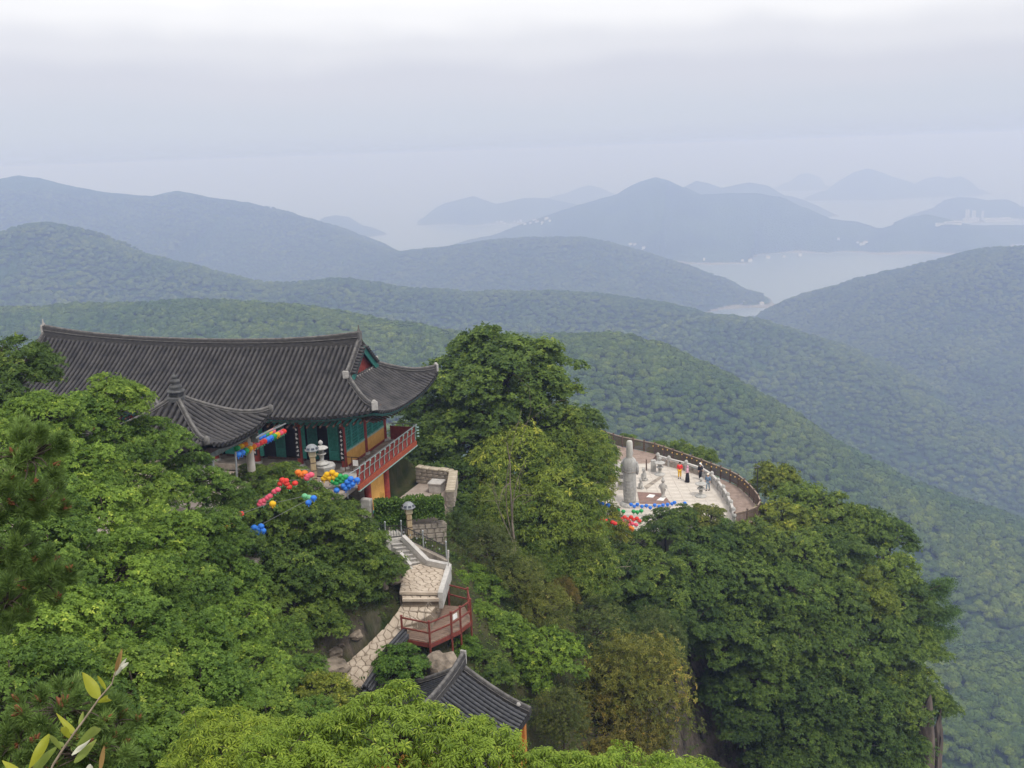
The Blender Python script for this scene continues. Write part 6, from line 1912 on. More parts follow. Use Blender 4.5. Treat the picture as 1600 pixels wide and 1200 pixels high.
DK, MD, LT, YG, OL, BL = (.62, .72, .75), (.85, .92, .9), (1.12, 1.12, 1.0), (1.5, 1.25, .9), (1.25, .95, .9), (.7, .85, .95)
# (u, v, radius px, distance, kind, tint): where each crown stands in the place
LEFT_SLOPE = [
    (22, 575, 62, 40, 'round0', DK), (-10, 640, 60, 37, 'round1', DK), (170, 634, 64, 37, 'fine0', LT), (120, 655, 55, 35.5, 'fine2', MD), (66, 662, 66, 33, 'fine1', LT), (236, 694, 60, 38, 'fine2', MD), (172, 712, 62, 35, 'fine0', MD),
    (20, 712, 70, 30, 'fine0', LT), (100, 740, 75, 30, 'fine2', LT), (290, 758, 62, 38.5, 'fine1', MD), (222, 772, 66, 34, 'fine2', LT),
    (350, 775, 40, 41, 'fine0', MD), (40, 800, 80, 26.5, 'fine1', MD), (140, 812, 78, 28, 'fine0', LT), (244, 842, 70, 31, 'fine2', LT), (320, 838, 62, 35, 'fine1', MD),
    (60, 890, 90, 24, 'fine2', MD), (168, 900, 88, 25.5, 'fine1', LT), (268, 922, 80, 28.5, 'fine0', MD), (350, 918, 60, 34, 'fine2', MD), (370, 985, 64, 31.5, 'fine1', LT), (440, 1000, 44, 38, 'fine0', MD),
    (60, 990, 95, 21.5, 'fine0', LT), (170, 995, 92, 23, 'fine2', MD), (282, 1010, 86, 26, 'fine1', MD), (390, 1055, 66, 29, 'fine2', LT), (465, 1062, 50, 34, 'fine1', MD), (505, 1085, 46, 33, 'fine0', OL),
    (50, 1095, 110, 18.5, 'fine1', MD), (180, 1090, 105, 20, 'fine0', LT), (300, 1095, 90, 23, 'fine2', MD), (395, 1130, 70, 25.5, 'fine0', LT), (470, 1140, 60, 27, 'fine1', MD),
    (90, 1190, 110, 16.5, 'fine2', MD), (240, 1180, 100, 18.5, 'fine1', LT), (560, 1150, 50, 30, 'fine2', MD),
]
COURT_TREE = [(470, 778, 46, 47.2, 'layer2', LT), (520, 803, 44, 47.4, 'layer0', LT), (430, 768, 42, 46.8, 'layer0', LT), (556, 836, 42, 47.2, 'layer1', LT), (408, 796, 66, 45.5, 'layer0', LT), (476, 806, 62, 46, 'layer1', LT), (532, 830, 54, 46.5, 'layer2', LT), (566, 858, 48, 46.5, 'layer1', LT), (596, 890, 42, 46.3, 'layer0', LT), (430, 880, 76, 44, 'layer2', MD), (505, 905, 70, 45, 'layer0', LT), (350, 850, 58, 42, 'layer1', MD), (440, 950, 62, 42.5, 'layer1', LT), (395, 745, 32, 47, 'layer1', LT), (446, 742, 34, 47.5, 'layer2', LT), (555, 925, 44, 45.5, 'layer2', MD), (500, 968, 46, 43, 'layer1', LT)]
BIG = [(786, 590, 132, 70, 'tall0', (1, 1, 1))]
CENTRE = [
    (668, 640, 62, 73, 'round1', DK), (648, 700, 58, 66, 'round0', DK), (710, 690, 72, 66, 'round2', MD), (700, 760, 62, 62, 'round1', DK), (760, 655, 66, 66, 'round0', MD), (850, 660, 66, 67, 'round2', LT),
    (800, 720, 84, 64, 'pinnate0', LT), (890, 715, 72, 66, 'pinnate1', LT), (915, 752, 46, 70, 'pinnate0', YG), (858, 800, 92, 60, 'pinnate1', LT), (770, 800, 58, 59, 'pinnate0', MD), (928, 822, 50, 70, 'pinnate1', YG),
    (900, 880, 66, 59, 'pinnate0', MD), (836, 868, 52, 57, 'pinnate1', MD), (908, 690, 44, 84, 'layer0', LT), (944, 706, 26, 94, 'round1', LT), (905, 660, 40, 80, 'round0', MD),
]
CLIFF = [
    (985, 858, 48, 73, 'layer0', LT), (1040, 822, 40, 74.5, 'layer1', MD), (1066, 808, 30, 75.5, 'layer0', LT), (1104, 810, 34, 75.8, 'layer2', OL), (1120, 846, 52, 74, 'layer0', MD), (1178, 850, 52, 74, 'round0', LT),
    (1212, 752, 40, 88, 'round1', YG), (1250, 790, 52, 84, 'round2', LT), (1220, 815, 46, 79, 'round0', YG), (1296, 812, 56, 82, 'round0', LT), (1340, 830, 54, 82, 'round1', MD), (1392, 838, 38, 84, 'round2', DK), (1300, 862, 56, 77, 'layer2', MD), (1250, 866, 52, 75, 'round2', LT),
    (945, 905, 62, 65, 'layer1', MD), (1010, 905, 66, 67, 'layer2', LT), (1075, 895, 66, 69, 'layer0', MD), (1150, 915, 70, 70, 'round1', MD), (1225, 920, 70, 71, 'layer1', MD), (1370, 890, 56, 79, 'round0', LT), (1340, 925, 62, 75, 'layer0', YG), (1290, 940, 64, 72, 'round2', MD), (1405, 935, 52, 77, 'layer2', MD),
    (985, 975, 62, 63.5, 'layer0', DK), (1060, 965, 66, 66, 'layer1', DK), (1135, 990, 70, 67, 'layer2', MD), (1215, 1000, 74, 68, 'layer0', LT), (1300, 1010, 76, 69.5, 'layer1', MD), (1370, 1000, 64, 72, 'round1', MD), (1425, 1010, 50, 74, 'layer2', LT),
    (1180, 1060, 56, 66, 'layer1', MD), (1250, 1078, 70, 66.5, 'layer2', DK), (1330, 1085, 74, 68, 'layer0', MD), (1400, 1080, 62, 70, 'round2', LT), (1450, 1095, 38, 72, 'layer1', MD),
    (1245, 1150, 66, 65, 'layer0', MD), (1325, 1160, 70, 66, 'layer1', DK), (1395, 1165, 52, 68, 'layer2', MD), (1210, 1190, 50, 64, 'round0', DK), (1290, 1215, 70, 64, 'layer2', MD), (1380, 1225, 56, 66, 'round1', DK), (1130, 1075, 40, 66, 'layer0', DK), (1165, 1125, 44, 64, 'layer1', DK), (1030, 960, 50, 64, 'round0', DK),  # last dark-tinted crowns added, gorge shadow put into their leaf tint
]
BEHIND_FENCE = [(1062, 706, 26, 104, 'round0', LT), (1100, 716, 24, 102, 'round1', LT), (1030, 700, 18, 106, 'round2', MD), (978, 690, 20, 104, 'layer0', LT)]
BUSHES = [
    (850, 1030, 66, 47.5, 'round1', (1.25, 1.35, .9), 'bright green round tree beside the grey tiled shrine roof', 'round_tree'),
    (985, 1085, 96, 49.5, 'bush0', (1.12, 1.08, .85), 'large olive and brown feathery bush above the dark gorge', 'feathery_bush'),
    (960, 1150, 80, 47.5, 'bush1', (1.25, 1.0, .8), 'brown-tipped feathery bush at the lower edge behind the bright leaves', 'feathery_bush'),
    (925, 990, 66, 54.5, 'bush1', (.85, 1.05, 1.1), 'dull green bush above the olive feathery bush', 'feathery_bush'),
    (1025, 1010, 56, 55, 'bush0', (.8, 1.0, 1.1), 'grey-green bush at the rim of the dark gorge', 'feathery_bush'),
    (760, 865, 52, 53.5, 'bamboo0', (.75, .8, .9), 'brownish bamboo thicket below the iron stair fence', 'bamboo_thicket'),
    (800, 905, 50, 52.5, 'bamboo0', (1.05, 1.05, .9), 'yellowish bamboo thicket at the foot of the bare tree', 'bamboo_thicket'),
    (850, 950, 44, 52, 'bamboo0', (1.1, 1.05, .85), 'straw-coloured bamboo thicket above the bright round tree', 'bamboo_thicket'),
    (880, 925, 26, 54.5, 'bamboo0', (1.0, .66, .5), 'dead rust-brown leafy branch in the thicket', 'dead_bush'),
    (702, 792, 36, 57.5, 'round1', (.7, .8, .8), 'dark leafy tree just outside the yard parapet', 'round_tree'),
    (705, 830, 40, 54, 'bamboo0', (.62, .8, .8), 'dark bamboo clump behind the iron fence and lamp post', 'bamboo_thicket'),
    (622, 1040, 42, 42, 'fine1', (.8, .95, .9), 'round dark green shrub between tiled wall and viewing deck', 'round_shrub'),
    (770, 985, 48, 48.5, 'fine2', (1.0, 1.0, .9), 'leafy green shrub just below the viewing deck railing', 'round_shrub'),
    (765, 1045, 40, 45, 'layer1', (1.0, 1.05, .95), 'small layered sapling behind the shrine ridge', 'sapling'),
    (812, 1000, 36, 49.5, 'fine0', (.9, .95, .9), 'green shrub between the deck and the bright round tree', 'round_shrub'),
    (880, 1120, 46, 43.5, 'bush0', (.8, .9, .9), 'dark olive shrub below the bright round tree', 'round_shrub'),
    (716, 905, 20, 50.3, 'fine0', (1.15, 1.2, .9), 'small bright green shrub above the deck corner', 'round_shrub'),
    (742, 898, 24, 51.5, 'fine2', (1.1, 1.15, .9), 'small green shrub below the iron fence end', 'round_shrub'),
    (745, 955, 24, 48.0, 'fine0', (1.15, 1.2, .9), 'small bright shrub touching the deck railing', 'round_shrub'),
    (725, 1010, 26, 45.5, 'fine1', (1.0, 1.1, .9), 'low green shrub under the deck, above the shrine', 'round_shrub'),
    (755, 925, 36, 51, 'fine1', (1.0, 1.05, .9), 'green shrub beside the upper corner of the deck', 'round_shrub'),
]
def place_rows(lst, where, group, rows, tones, name='broadleaf_tree', what='tree'):
    """split a stand of trees into rows by height in the view, then count along each row"""
    lst = sorted(lst, key=lambda q: q[1])
    n = len(lst); k0 = 0
    for r in range(rows):
        k1 = round(n * (r + 1) / rows)
        row = sorted(lst[k0:k1], key=lambda q: q[0]); k0 = k1
        for i, (u, v, rp, Y, kd, tn) in enumerate(row):
            tone = 'dark green' if tn in (DK,) else 'yellow-green' if tn == YG else 'light green' if tn == LT else 'olive' if tn == OL else 'mid-green'
            rn = '' if rows == 1 else ' %s row,' % ordn(r)
            tree(u, v, rp, Y, kd, tn, '%s %s %s,%s %s from left' % (tone, what, where, rn, ordn(i)), group, name=name)
place_rows(LEFT_SLOPE, 'on the slope below the temple', 'trees on the slope below the temple', 5, None)
place_rows(COURT_TREE, 'with layered sprays beside the courtyard lanterns', 'layered trees beside the courtyard', 3, None, 'layered_tree')
place_rows(CENTRE, 'between hall and statue terrace', 'trees between the hall and the statue terrace', 3, None)
place_rows(CLIFF, 'on the cliff under the statue terrace', 'trees clothing the cliff', 5, None)
place_rows(BEHIND_FENCE, 'showing above the terrace fence', 'tree tops behind the terrace fence', 1, None)
for u, v, rp, Y, kd, tn in BIG:
    tree(u, v, rp, Y, kd, tn, 'tallest dark spreading tree beside the right end of the hall roof', None, name='spreading_tree', sq=.92)
for u, v, rp, Y, kd, tn, lb, nm in BUSHES:
    tree(u, v, rp, Y, kd, tn, lb, None, 'bush' if 'tree' not in nm and 'sapling' not in nm else 'tree', nm)
leaf_sheet('ivy', 'thick green ivy hanging over the yard wall behind the solar lamp', unp(586, 812, 51.9), unp(694, 806, 52.6), 1.30, .42, 9000, .13, LM['fine'], (.85, .92, .85), 'ivy', 5)
leaf_sheet('ivy', 'lower ivy trailing down the retaining wall beside the slab', unp(588, 828, 51.6), unp(640, 822, 52.0), .7, .3, 2600, .12, LM['fine'], (.75, .85, .8), 'ivy', 6)
# ================================================================== undergrowth on open soil
def undergrowth():
    rg = np.random.default_rng(77)
    X, Y, Z = [], [], []
    gx_, gy_, gz_ = _bx.ravel(), _by.ravel(), _gz.ravel()
    ok = ~BUILT.ravel() & (gy_ > 34) & (gy_ < 80) & (gx_ > -16) & (gx_ < 30)
    ii = np.nonzero(ok)[0]
    pick_ = rg.choice(ii, 24000)
    jx = rg.uniform(-.25, .25, len(pick_)); jy = rg.uniform(-.25, .25, len(pick_))
    C = np.stack([gx_[pick_] + jx, gy_[pick_] + jy, gz_[pick_] + rg.uniform(.02, .30, len(pick_))], 1)
    patch = fbm(C[:, 0], C[:, 1], 3.0, 3, 55)
    keep_ = patch > -.35
    C = C[keep_]; patch = patch[keep_]
    k = 5; n = len(C) * k
    c = np.repeat(C, k, 0) + rg.normal(size=(n, 3)) * [.12, .12, .07]
    D = rg.normal(size=(n, 3)); D[:, 2] = np.abs(D[:, 2]) * .8 - .1
    N = unit(np.array([0, 0, 1.]) + rg.normal(size=(n, 3)) * .5)
    L = rg.uniform(.10, .26, n); W = L * rg.uniform(.25, .5, n)
    V, F, T = leaves(c, D, N, L, W, np.clip(.45 + .35 * np.repeat(patch, k) + rg.normal(size=n) * .15, 0, 1))
    o = put('undergrowth', np_mesh('undergrowth', V, F, leaf_mat('undergrowth_leaf', (.04, .085, .014), (.15, .21, .035), cc=(.24, .25, .06)), attr={'tone': ('FACE', T)}))
    tag(o, 'low weeds and creepers covering the slopes round the path', None, kind='stuff')
undergrowth()

# ================================================================== bare trees
bare_tree('bare_tree', unp(806, 885, 55.5), [unp(792, 690, 57), unp(768, 752, 56), unp(822, 720, 56.5), unp(838, 775, 55.5), unp(780, 790, 55.5), unp(815, 640, 57.5)], 'bare grey tree with forked trunk in the middle of the canopy', .09, mat('grey_bark', (.16, .13, .10), .9, .3, 5, .5, 18), 4)
bare_tree('bare_tree', unp(668, 1000, 44.6), [unp(668, 965, 44.2), unp(688, 940, 44.4), unp(640, 975, 44.3), unp(625, 955, 44.5), unp(672, 935, 44.2)], 'leafless twiggy sapling in front of the viewing deck', .045, M_BARK_PALE, 5)
bare_tree('dead_branch', unp(905, 925, 58), [unp(955, 885, 58), unp(985, 885, 58), unp(940, 898, 58)], 'pale dead branch lying across the leaves above the thicket', .06, M_BARK_PALE, 6, 'branch')

# ================================================================== foreground chestnut-like trees with whorled drooping leaflets
def lance_leaves(C, D, Nn, L, W, tone):
    D = unit(D); S = unit(np.cross(Nn, D)); U = np.cross(D, S)
    L = L[:, None]; W = W[:, None]
    a = C; m1 = C + D * L * .5 - U * L * .03; tip = C + D * L - U * L * .22
    l = C + D * L * .55 - S * W * .5 + U * L * .05; r = C + D * L * .55 + S * W * .5 + U * L * .05
    V = np.stack([a, l, m1, r, tip], 1).reshape(-1, 3)
    b = np.arange(len(C)) * 5
    F = np.concatenate([np.stack([b, b + 2, b + 4, b + 1], 1), np.stack([b, b + 3, b + 4, b + 2], 1)])
    return V, F, np.concatenate([tone, tone])
def chestnut(seed, Rr, Hh, nclus):
    rg = np.random.default_rng(seed)
    C0, BI, B0 = clump_centres(rg, nclus, Rr, Hh, 12, .35, .1, rb=.42)
    P, D, N, L, W, T = [], [], [], [], [], []
    for c in C0:
        k = rg.integers(6, 9); ax = unit(np.array([c[0] / Rr * .5, c[1] / Rr * .5, 1.0]) + rg.normal(size=3) * .2)
        e1 = unit(np.cross(ax, [.2, .9, .1])); e2 = np.cross(ax, e1)
        for tier in range(2):
            ph = np.arange(k) * 6.283 / k + rg.random() * 6.28 + rg.normal(size=k) * .15
            sp = e1 * np.cos(ph)[:, None] + e2 * np.sin(ph)[:, None]
            dv = unit(sp + ax * (.25 if tier else -.25) - np.array([0, 0, .30]) + rg.normal(size=(k, 3)) * .12)
            P.append(c + sp * .012 + ax * .03 * tier + 0 * dv); D.append(dv); N.append(unit(ax + sp * .35))
            ll = rg.uniform(.10, .165, k) * (.8 if tier else 1); L.append(ll); W.append(ll * .30)
            T.append(np.clip(rg.normal(.42, .14) + rg.normal(size=k) * .07 + .18 * tier, 0, 1))
    V, F, T = lance_leaves(np.concatenate(P), np.concatenate(D), np.concatenate(N), np.concatenate(L), np.concatenate(W), np.concatenate(T))
    cm = np_mesh('crown', V, F, LM['chestnut'], attr={'tone': ('FACE', T)})
    mb = MB(); mb.tube([(0, 0, -6), (.05, .02, -3), (0, 0, -Hh * .6), (.03, 0, Hh * .3)], [.09, .07, .055, .02], 7, caps=False)
    for p in B0: limb(mb, np.array([0, 0, -Hh * .7 * rg.random()]), p, .03, .01, rg)
    for i in rg.permutation(len(C0))[:60]: limb(mb, B0[BI[i]], C0[i], .010, .005, rg, 3, .1, 4)
    KINDS['chestnut%d' % seed] = (cm, mb.mesh('trunk', M_BARK), Rr, Hh)
chestnut(0, 1.3, 1.0, 620); chestnut(1, 1.3, 1.0, 620)
for u, v, rp, Y, k, tn, lb in [
    (615, 1180, 112, 14.2, 'chestnut0', (1, 1, 1), 'bright whorled-leaf tree in front of the shrine roof, highest crown'),
    (476, 1206, 92, 14.0, 'chestnut1', (1, 1, .95), 'bright whorled-leaf tree between tiled wall and lower edge'),
    (735, 1198, 88, 14.4, 'chestnut1', (1.02, 1, 1), 'bright whorled-leaf tree hiding the right half of shrine eaves'),
    (352, 1196, 92, 15.2, 'chestnut0', (1.08, 1, .9), 'yellow-green whorled-leaf tree at the lower edge, leftmost of its kind'),
    (860, 1262, 92, 13.6, 'chestnut0', (1, 1, 1), 'whorled-leaf crown just cut by the lower edge below the ochre wall'),
    (970, 1258, 88, 13.8, 'chestnut1', (1, 1, 1), 'whorled-leaf crown cut by the lower edge below the olive bush'),
    (1078, 1262, 86, 14.0, 'chestnut0', (.98, 1, 1), 'whorled-leaf crown cut by the lower edge, rightmost of its kind')]:
    tree(u, v, rp, Y, k, tn, lb, 'bright whorled-leaf trees along the lower edge', name='whorled_leaf_tree')

# ================================================================== pine at the left edge
M_NEEDLE = leaf_mat('pine_needle', (.070, .125, .032), (.235, .345, .085), trans=.35, rough=.5, cc=(.36, .44, .14))
M_BUD = mat('pine_bud', (.15, .052, .026), .7, .3, 20, col2=(.28, .11, .05))
def pine(name, label, trunk_pts, areas, seed, nn=210):
    rg = np.random.default_rng(seed)
    base = trunk_pts[0]
    e = empty(name, base, 0, label, 'tree', 'pines at the left edge')
    b0 = np.array(base)
    mb = MB(); mb.tube([p - base for p in trunk_pts], [.16, .13, .09, .05][:len(trunk_pts)], 9); mb.build('trunk', M_BARK, e)
    P, D, N, L, W, T = [], [], [], [], [], []
    for (uc, vc, ru, rv, Y, n, st) in areas:
        st_w = np.array(st)
        cen = np.array(unp(uc, vc, Y))
        br = MB(); limb(br, st_w - b0, cen - b0, .03, .012, rg, 6, .06, 6)
        for i in range(int(n * 1.5)):
            a = rg.random() * 6.283; q = math.sqrt(rg.random())
            p = np.array(unp(uc + ru * q * math.cos(a), vc + rv * q * math.sin(a), Y + rg.normal() * .25))
            limb(br, cen - b0 + (p - cen) * .15, p - b0, .008, .005, rg, 4, .1, 4)
            ax = unit(unit(p - cen) * .5 + np.array([.25, -.1, .75]) + rg.normal(size=3) * .25)
            m = nn; t = rg.random(m)
            e1 = unit(np.cross(ax, [.2, .9, .1])); e2 = np.cross(ax, e1); ph = rg.random(m) * 6.283
            sp = e1 * np.cos(ph)[:, None] + e2 * np.sin(ph)[:, None]
            dv = unit(ax * (.75 + .5 * t)[:, None] + sp * (.95 - .45 * t)[:, None] + rg.normal(size=(m, 3)) * .10)
            ll = rg.uniform(.09, .15, m)
            P.append(p - b0 + ax * ((t - .8) * .12)[:, None] + dv * (ll * .5)[:, None]); D.append(dv); N.append(unit(np.cross(dv, rg.normal(size=(m, 3)))))
            L.append(ll); W.append(np.full(m, .0075)); T.append(np.clip(rg.normal(.42, .12) + rg.normal(size=m) * .16, 0, 1))
            if rg.random() < .34:
                bd_ = MB(); sz = rg.uniform(1.1, 2.0)
                for k in range(3):
                    d2 = unit(ax + rg.normal(size=3) * .35); bd_.tube([p - b0, p - b0 + d2 * .028 * sz, p - b0 + d2 * .055 * sz], [.012 * sz, .013 * sz, .005], 6)
                bd_.build('pine_bud', M_BUD, e)
        br.build('branch', M_BARK, e)
    V, F, T = leaves(np.concatenate(P), np.concatenate(D), np.concatenate(N), np.concatenate(L), np.concatenate(W), np.concatenate(T))
    o = put('needles', np_mesh('needles', V, F, M_NEEDLE, attr={'tone': ('FACE', T)}), e); o.color = (1, 1, 1, 1)
Yp = 8.6
tp_ = [unp(-260, 1500, Yp), unp(-230, 1150, Yp), unp(-200, 850, Yp + .2), unp(-190, 560, Yp + .3)]
pine('pine_tree', 'dark pine with reddish buds reaching in from the left edge, upper branches', tp_, [(45, 715, 62, 55, Yp, 26, tp_[2]), (10, 790, 40, 45, Yp, 14, tp_[2]), (75, 780, 34, 26, Yp, 8, tp_[2]), (62, 905, 62, 40, Yp, 22, tp_[1]), (10, 940, 45, 40, Yp, 14, tp_[1]), (20, 860, 40, 30, Yp, 10, tp_[1])], 21)
tp2 = [unp(-40, 1560, 7.6), unp(-20, 1400, 7.6), unp(10, 1300, 7.6), unp(30, 1220, 7.6)]
pine('pine_tree', 'low pine boughs with reddish buds behind the yellow twig', tp2, [(100, 1110, 90, 46, 7.8, 30, tp2[2]), (180, 1130, 40, 34, 7.8, 12, tp2[3]), (30, 1160, 55, 38, 7.6, 16, tp2[2]), (130, 1180, 80, 30, 7.6, 18, tp2[3])], 22)
# pines leaning out of the cliff on the right
def far_pine(u0, v0, u1, v1, Y, label, seed):
    rg = np.random.default_rng(seed)
    A, B = unp(u0, v0, Y), unp(u1, v1, Y + 1)
    e = empty('leaning_pine', A, 0, label, 'tree', 'pines leaning from the cliff')
    d = np.array(B - A)
    mb = MB(); limb(mb, np.zeros(3), d * .9, .11, .03, rg, 6, .05, 7)
    P, D, N, L, W, T = [], [], [], [], [], []
    for i in range(34):
        t = rg.uniform(.12, 1.02)
        c = d * t + rg.normal(size=3) * [.45, .45, .28] * (1.25 - t * .6)
        limb(mb, d * t * .95, c, .03, .012, rg, 3, .1, 4)
        m = 240
        dv = unit(rg.normal(size=(m, 3)) + np.array([.35, 0, .45])); ll = rg.uniform(.16, .30, m)
        P.append(c + rg.normal(size=(m, 3)) * [.34, .34, .13]); D.append(dv); N.append(unit(rg.normal(size=(m, 3)) + [0, 0, 1])); L.append(ll); W.append(ll * .22); T.append(np.clip(rg.normal(.3, .12) + rg.normal(size=m) * .15, 0, 1))
    mb.build('trunk', M_BARK, e)
    V, F, T = leaves(np.concatenate(P), np.concatenate(D), np.concatenate(N), np.concatenate(L), np.concatenate(W), np.concatenate(T))
    o = put('needles', np_mesh('needles', V, F, M_NEEDLE, attr={'tone': ('FACE', T)}), e); o.color = (.75, .85, .8, 1)
far_pine(1410, 970, 1486, 905, 77, 'dark pine bough pointing up from the cliff edge at right', 31)
far_pine(1405, 985, 1488, 958, 76, 'dark pine bough reaching out level from the cliff edge at right', 32)
far_pine(1400, 1000, 1478, 985, 75, 'lower dark pine bough on the cliff edge at right', 33)

# ================================================================== yellow-leaved twig close to the viewer
Yt = 2.6
tw = [(70, 1230), (83, 1195), (100, 1168), (117, 1144), (132, 1124), (144, 1107), (156, 1090), (165, 1080), (175, 1068), (179, 1053), (182, 1046)]
twp = [unp(u, v, Yt) for u, v in tw]
root = twp[0]
twig = empty('leafy_twig', root, 0, 'yellow-green leafy twig close up at the lower left', 'twig')
MB().tube([p - root for p in twp], [.0038 - .00022 * i for i in range(len(twp))], 7).build('stem', mat('twig_bark', (.34, .27, .20), .7, .2, 40), twig)
base_ext = [unp(60, 1500, Yt), unp(62, 1300, Yt), twp[0]]
MB().tube([p - root for p in base_ext], [.008, .006, .005], 7).build('lower_stem', mat('twig_bark', (.34, .27, .20)), twig)
M_YLEAF = leaf_mat('yellow_leaf', (.30, .33, .03), (.42, .42, .05), trans=.45, rough=.45)
M_GLEAF = leaf_mat('pale_green_leaf', (.20, .27, .05), (.33, .38, .10), trans=.45, rough=.45)
M_WLEAF = leaf_mat('silvery_bud_leaf', (.55, .55, .42), (.66, .64, .52), trans=.3, rough=.5)
M_BLEAF = leaf_mat('brown_bud_leaf', (.28, .17, .06), (.40, .26, .10), trans=.3, rough=.5)
def big_leaf(u0, v0, u1, v1, w, m, bend=.12, dY=0.0, twist=.3, seed=0):
    a, b = unp(u0, v0, Yt) - root, unp(u1, v1, Yt + dY) - root
    d = b - a; L = d.length
    view = (root + a).normalized()
    s = d.cross(view).normalized(); nrm = s.cross(d).normalized()
    s = (s * math.cos(twist) + nrm * math.sin(twist)).normalized()
    ww = w * Yt / 1500; vs, fs = [], []
    n = 9
    for i in range(n):
        t = i / (n - 1)
        c = a + d * t + nrm * math.sin(t * math.pi) * L * bend - nrm * L * bend * t * t
        half = ww * .5 * (math.sin(math.pi * min(1, t * .96 + .03)) ** .75) * (1.0 - .25 * t)
        wav = .06 * ww * math.sin(t * 14 + seed)
        vs += [c - s * half + nrm * (half * .35 + wav), c - s * half * .5 + nrm * half * .12, c - nrm * half * .04, c + s * half * .5 + nrm * half * .12, c + s * half + nrm * (half * .35 - wav)]
    for i in range(n - 1):
        for j in range(4): fs.append((i * 5 + j, i * 5 + j + 1, i * 5 + 6 + j, i * 5 + 5 + j))
    mb = MB().add(vs, fs, True)
    me = mb.mesh('leaf', m); at = me.attributes.new('tone', 'FLOAT', 'FACE'); at.data.foreach_set('value', [((i // 4) / 8) * .6 + .2 for i in range(len(fs))])
    put('leaf', me, twig)
LV = [(155, 1091, 130, 1052, 24, M_YLEAF, .10, .05), (152, 1098, 174, 1089, 15, M_YLEAF, .15, -.05), (166, 1078, 152, 1055, 9, M_YLEAF, .1, 0), (116, 1146, 92, 1119, 13, M_YLEAF, .2, .06), (110, 1155, 96, 1133, 14, M_YLEAF, .1, -.04), (124, 1134, 130, 1112, 9, M_GLEAF, .1, .03),
      (96, 1172, 77, 1146, 12, M_GLEAF, .1, -.03), (88, 1168, 47, 1206, 22, M_GLEAF, -.2, .1), (77, 1147, 46, 1200, 20, M_YLEAF, -.15, -.08), (120, 1166, 160, 1130, 20, M_GLEAF, .12, -.05), (112, 1180, 142, 1154, 12, M_WLEAF, .1, .04), (116, 1192, 150, 1156, 16, M_GLEAF, .14, .07), (156, 1206, 163, 1164, 10, M_BLEAF, .05, .02),
      (30, 1210, 6, 1190, 18, M_YLEAF, .1, .05), (130, 1212, 146, 1196, 20, M_WLEAF, .1, .0), (100, 1165, 82, 1158, 9, M_GLEAF, .2, .02),
      (181, 1050, 191, 1013, 9, M_BLEAF, .05, .02), (180, 1052, 188, 1018, 8, M_BLEAF, .02, -.02), (180, 1050, 203, 1034, 9, M_WLEAF, .12, .0), (179, 1054, 198, 1028, 7, M_WLEAF, .1, .03), (180, 1056, 192, 1040, 7, M_WLEAF, .05, -.03)]
for i, (u0, v0, u1, v1, w, m, bnd, dY) in enumerate(LV): big_leaf(u0, v0, u1, v1, w, m, bnd, dY, [.3, -.4, .6, -.2][i % 4], i)

# ================================================================== far buildings on the headland
def hit(u, v, y0=2500, y1=9000):
    Ys = np.geomspace(y0, y1, 600)
    d = unp(u, v, 1.0)
    H = terrain_height(d.x * Ys, d.y * Ys)
    k = np.nonzero(d.z * Ys < np.maximum(H, SEA_Z))[0]
    Y = Ys[k[0]] if len(k) else 3900.
    x, y = d.x * Y, d.y * Y
    return Vector((x, y, max(float(terrain_height(np.array([x]), np.array([y]))[0]), SEA_Z + 1)))
M_WB = mat('white_building', (.60, .60, .60), .8, .06, .05)
M_WIN = mat('far_window_band', (.20, .22, .26), .4, .1, .1)
M_RF = mat('far_roof', (.45, .40, .38), .8, .2, .05)
def block(u, v, w, d, h, label, floors=0, name='hotel_block', rz=0.0, roof=None, cat='building', group=None):
    P = hit(u, v)
    e = empty(name, P, rz, label, cat, group)
    MB().box((0, 0, h / 2 - 4), (w, d, h + 8)).build('wall', M_WB, e)
    for f in range(floors):
        MB().box((0, -d / 2 - .15, h * (f + .6) / floors), (w * .9, .3, h / floors * .4)).build('window', M_WIN, e)
    if roof: MB().box((0, 0, h + roof / 2), (w * 1.05, d * 1.05, roof), taper=(.5, .5)).build('roof', M_RF, e)
    return e
block(1511, 343, 16, 14, 46, 'slim white resort tower, leftmost of the three towers', 8)
block(1521, 343, 14, 14, 40, 'white resort tower standing between its two neighbours', 7)
block(1535, 342, 8, 8, 40, 'thin white resort tower at the right of the three', 7)
block(1517, 346, 70, 24, 14, 'low white resort podium under the towers', 3, 'resort_wing')
block(1557, 345, 130, 26, 12, 'long low white resort wing right of the towers', 2, 'resort_wing', R(4))
block(1582, 345, 50, 20, 8, 'far end of the white resort wing, lower than the rest', 1, 'resort_wing')
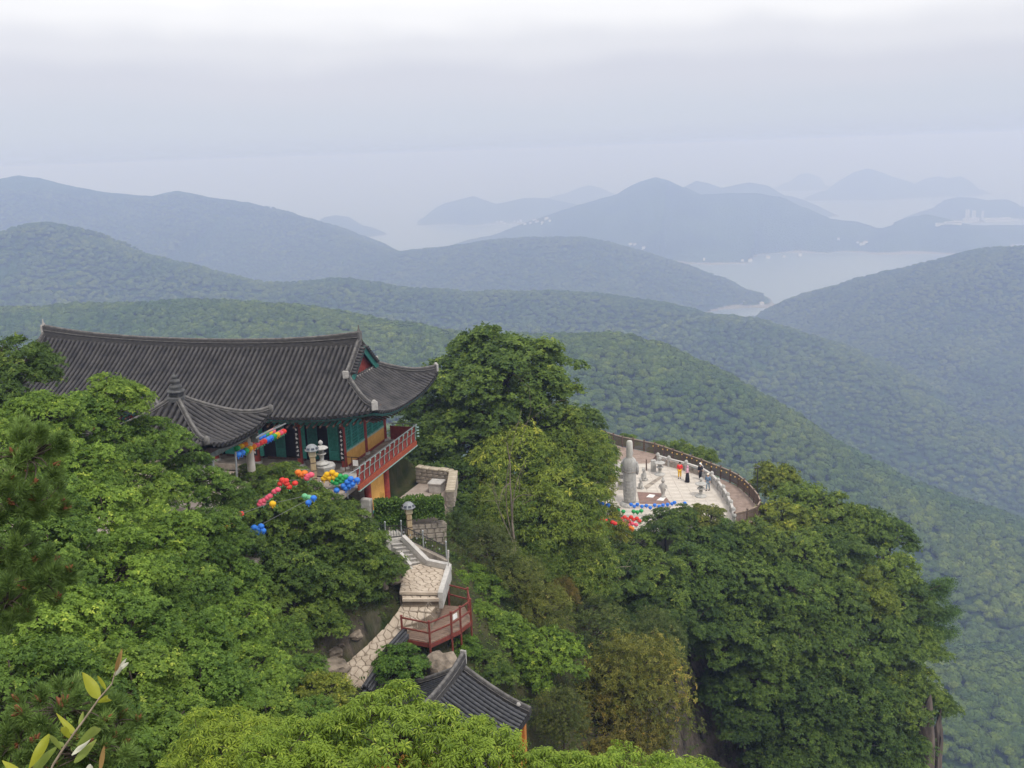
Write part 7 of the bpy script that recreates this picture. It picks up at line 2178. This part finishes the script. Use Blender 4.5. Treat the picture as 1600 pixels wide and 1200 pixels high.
block(1489, 350, 60, 14, 9, 'white resort wing running left from the towers', 1, 'resort_wing', R(-8))
block(1470, 352, 40, 12, 6, 'small white building left of the resort wing', 1, 'resort_wing')
rgv = random.Random(4)
VIL = [(778 + 6.2 * i + rgv.uniform(-2, 2), 352 - .55 * i + rgv.uniform(-4, 4)) for i in range(14)] + [(985, 383), (992, 384), (1006, 388), (1340, 380), (1347, 383), (1352, 380), (1160, 409), (1172, 407), (1225, 402), (1310, 375), (1200, 404), (1250, 400), (1100, 407), (1190, 480), (1160, 498)]
VIL.sort()
for i, (u, v) in enumerate(VIL):
    where = 'the far bay village' if u < 900 else 'the shore hamlet below the headland' if u < 1100 else 'the inlet shore' if v < 420 else 'the valley mouth'
    same = [q for q in VIL if (q[0] < 900) == (u < 900) and (900 <= q[0] < 1100) == (900 <= u < 1100) and (q[1] < 420) == (v < 420)]
    k = same.index((u, v)); nm_ = ordn(k) if k < 12 else ('thirteenth' if k == 12 else 'last')
    block(u, v, rgv.uniform(8, 18), rgv.uniform(7, 11), rgv.uniform(3, 6), 'small pale house in %s, %s from left' % (where, nm_), 0, 'village_house', rgv.uniform(-.5, .5), 3.0, 'house', 'far village houses')
HAZE_DENSITY = 0.00049
# ================================================================== the air: even haze round the whole place
hz_top, hz_bot = 14.0, SEA_Z - 90
mb = MB()
mb.box((0, 0, (hz_top + hz_bot) / 2), (47000, 47000, hz_top - hz_bot))
hm = bpy.data.materials.new('haze_air'); hm.use_nodes = True
hn, hl = hm.node_tree.nodes, hm.node_tree.links
hn.clear()
ho = hn.new('ShaderNodeOutputMaterial')
hv = hn.new('ShaderNodeVolumePrincipled')
hv.inputs['Color'].default_value = (.445, .546, .93, 1)
hv.inputs['Density'].default_value = HAZE_DENSITY
hv.inputs['Anisotropy'].default_value = .25
hv.inputs['Absorption Color'].default_value = (.535, .46, 0, 1)
hl.new(hv.outputs[0], ho.inputs['Volume'])
haze = mb.build('haze', hm)
tag(haze, 'pale blue-grey summer haze over sea and hills', None, kind='stuff')
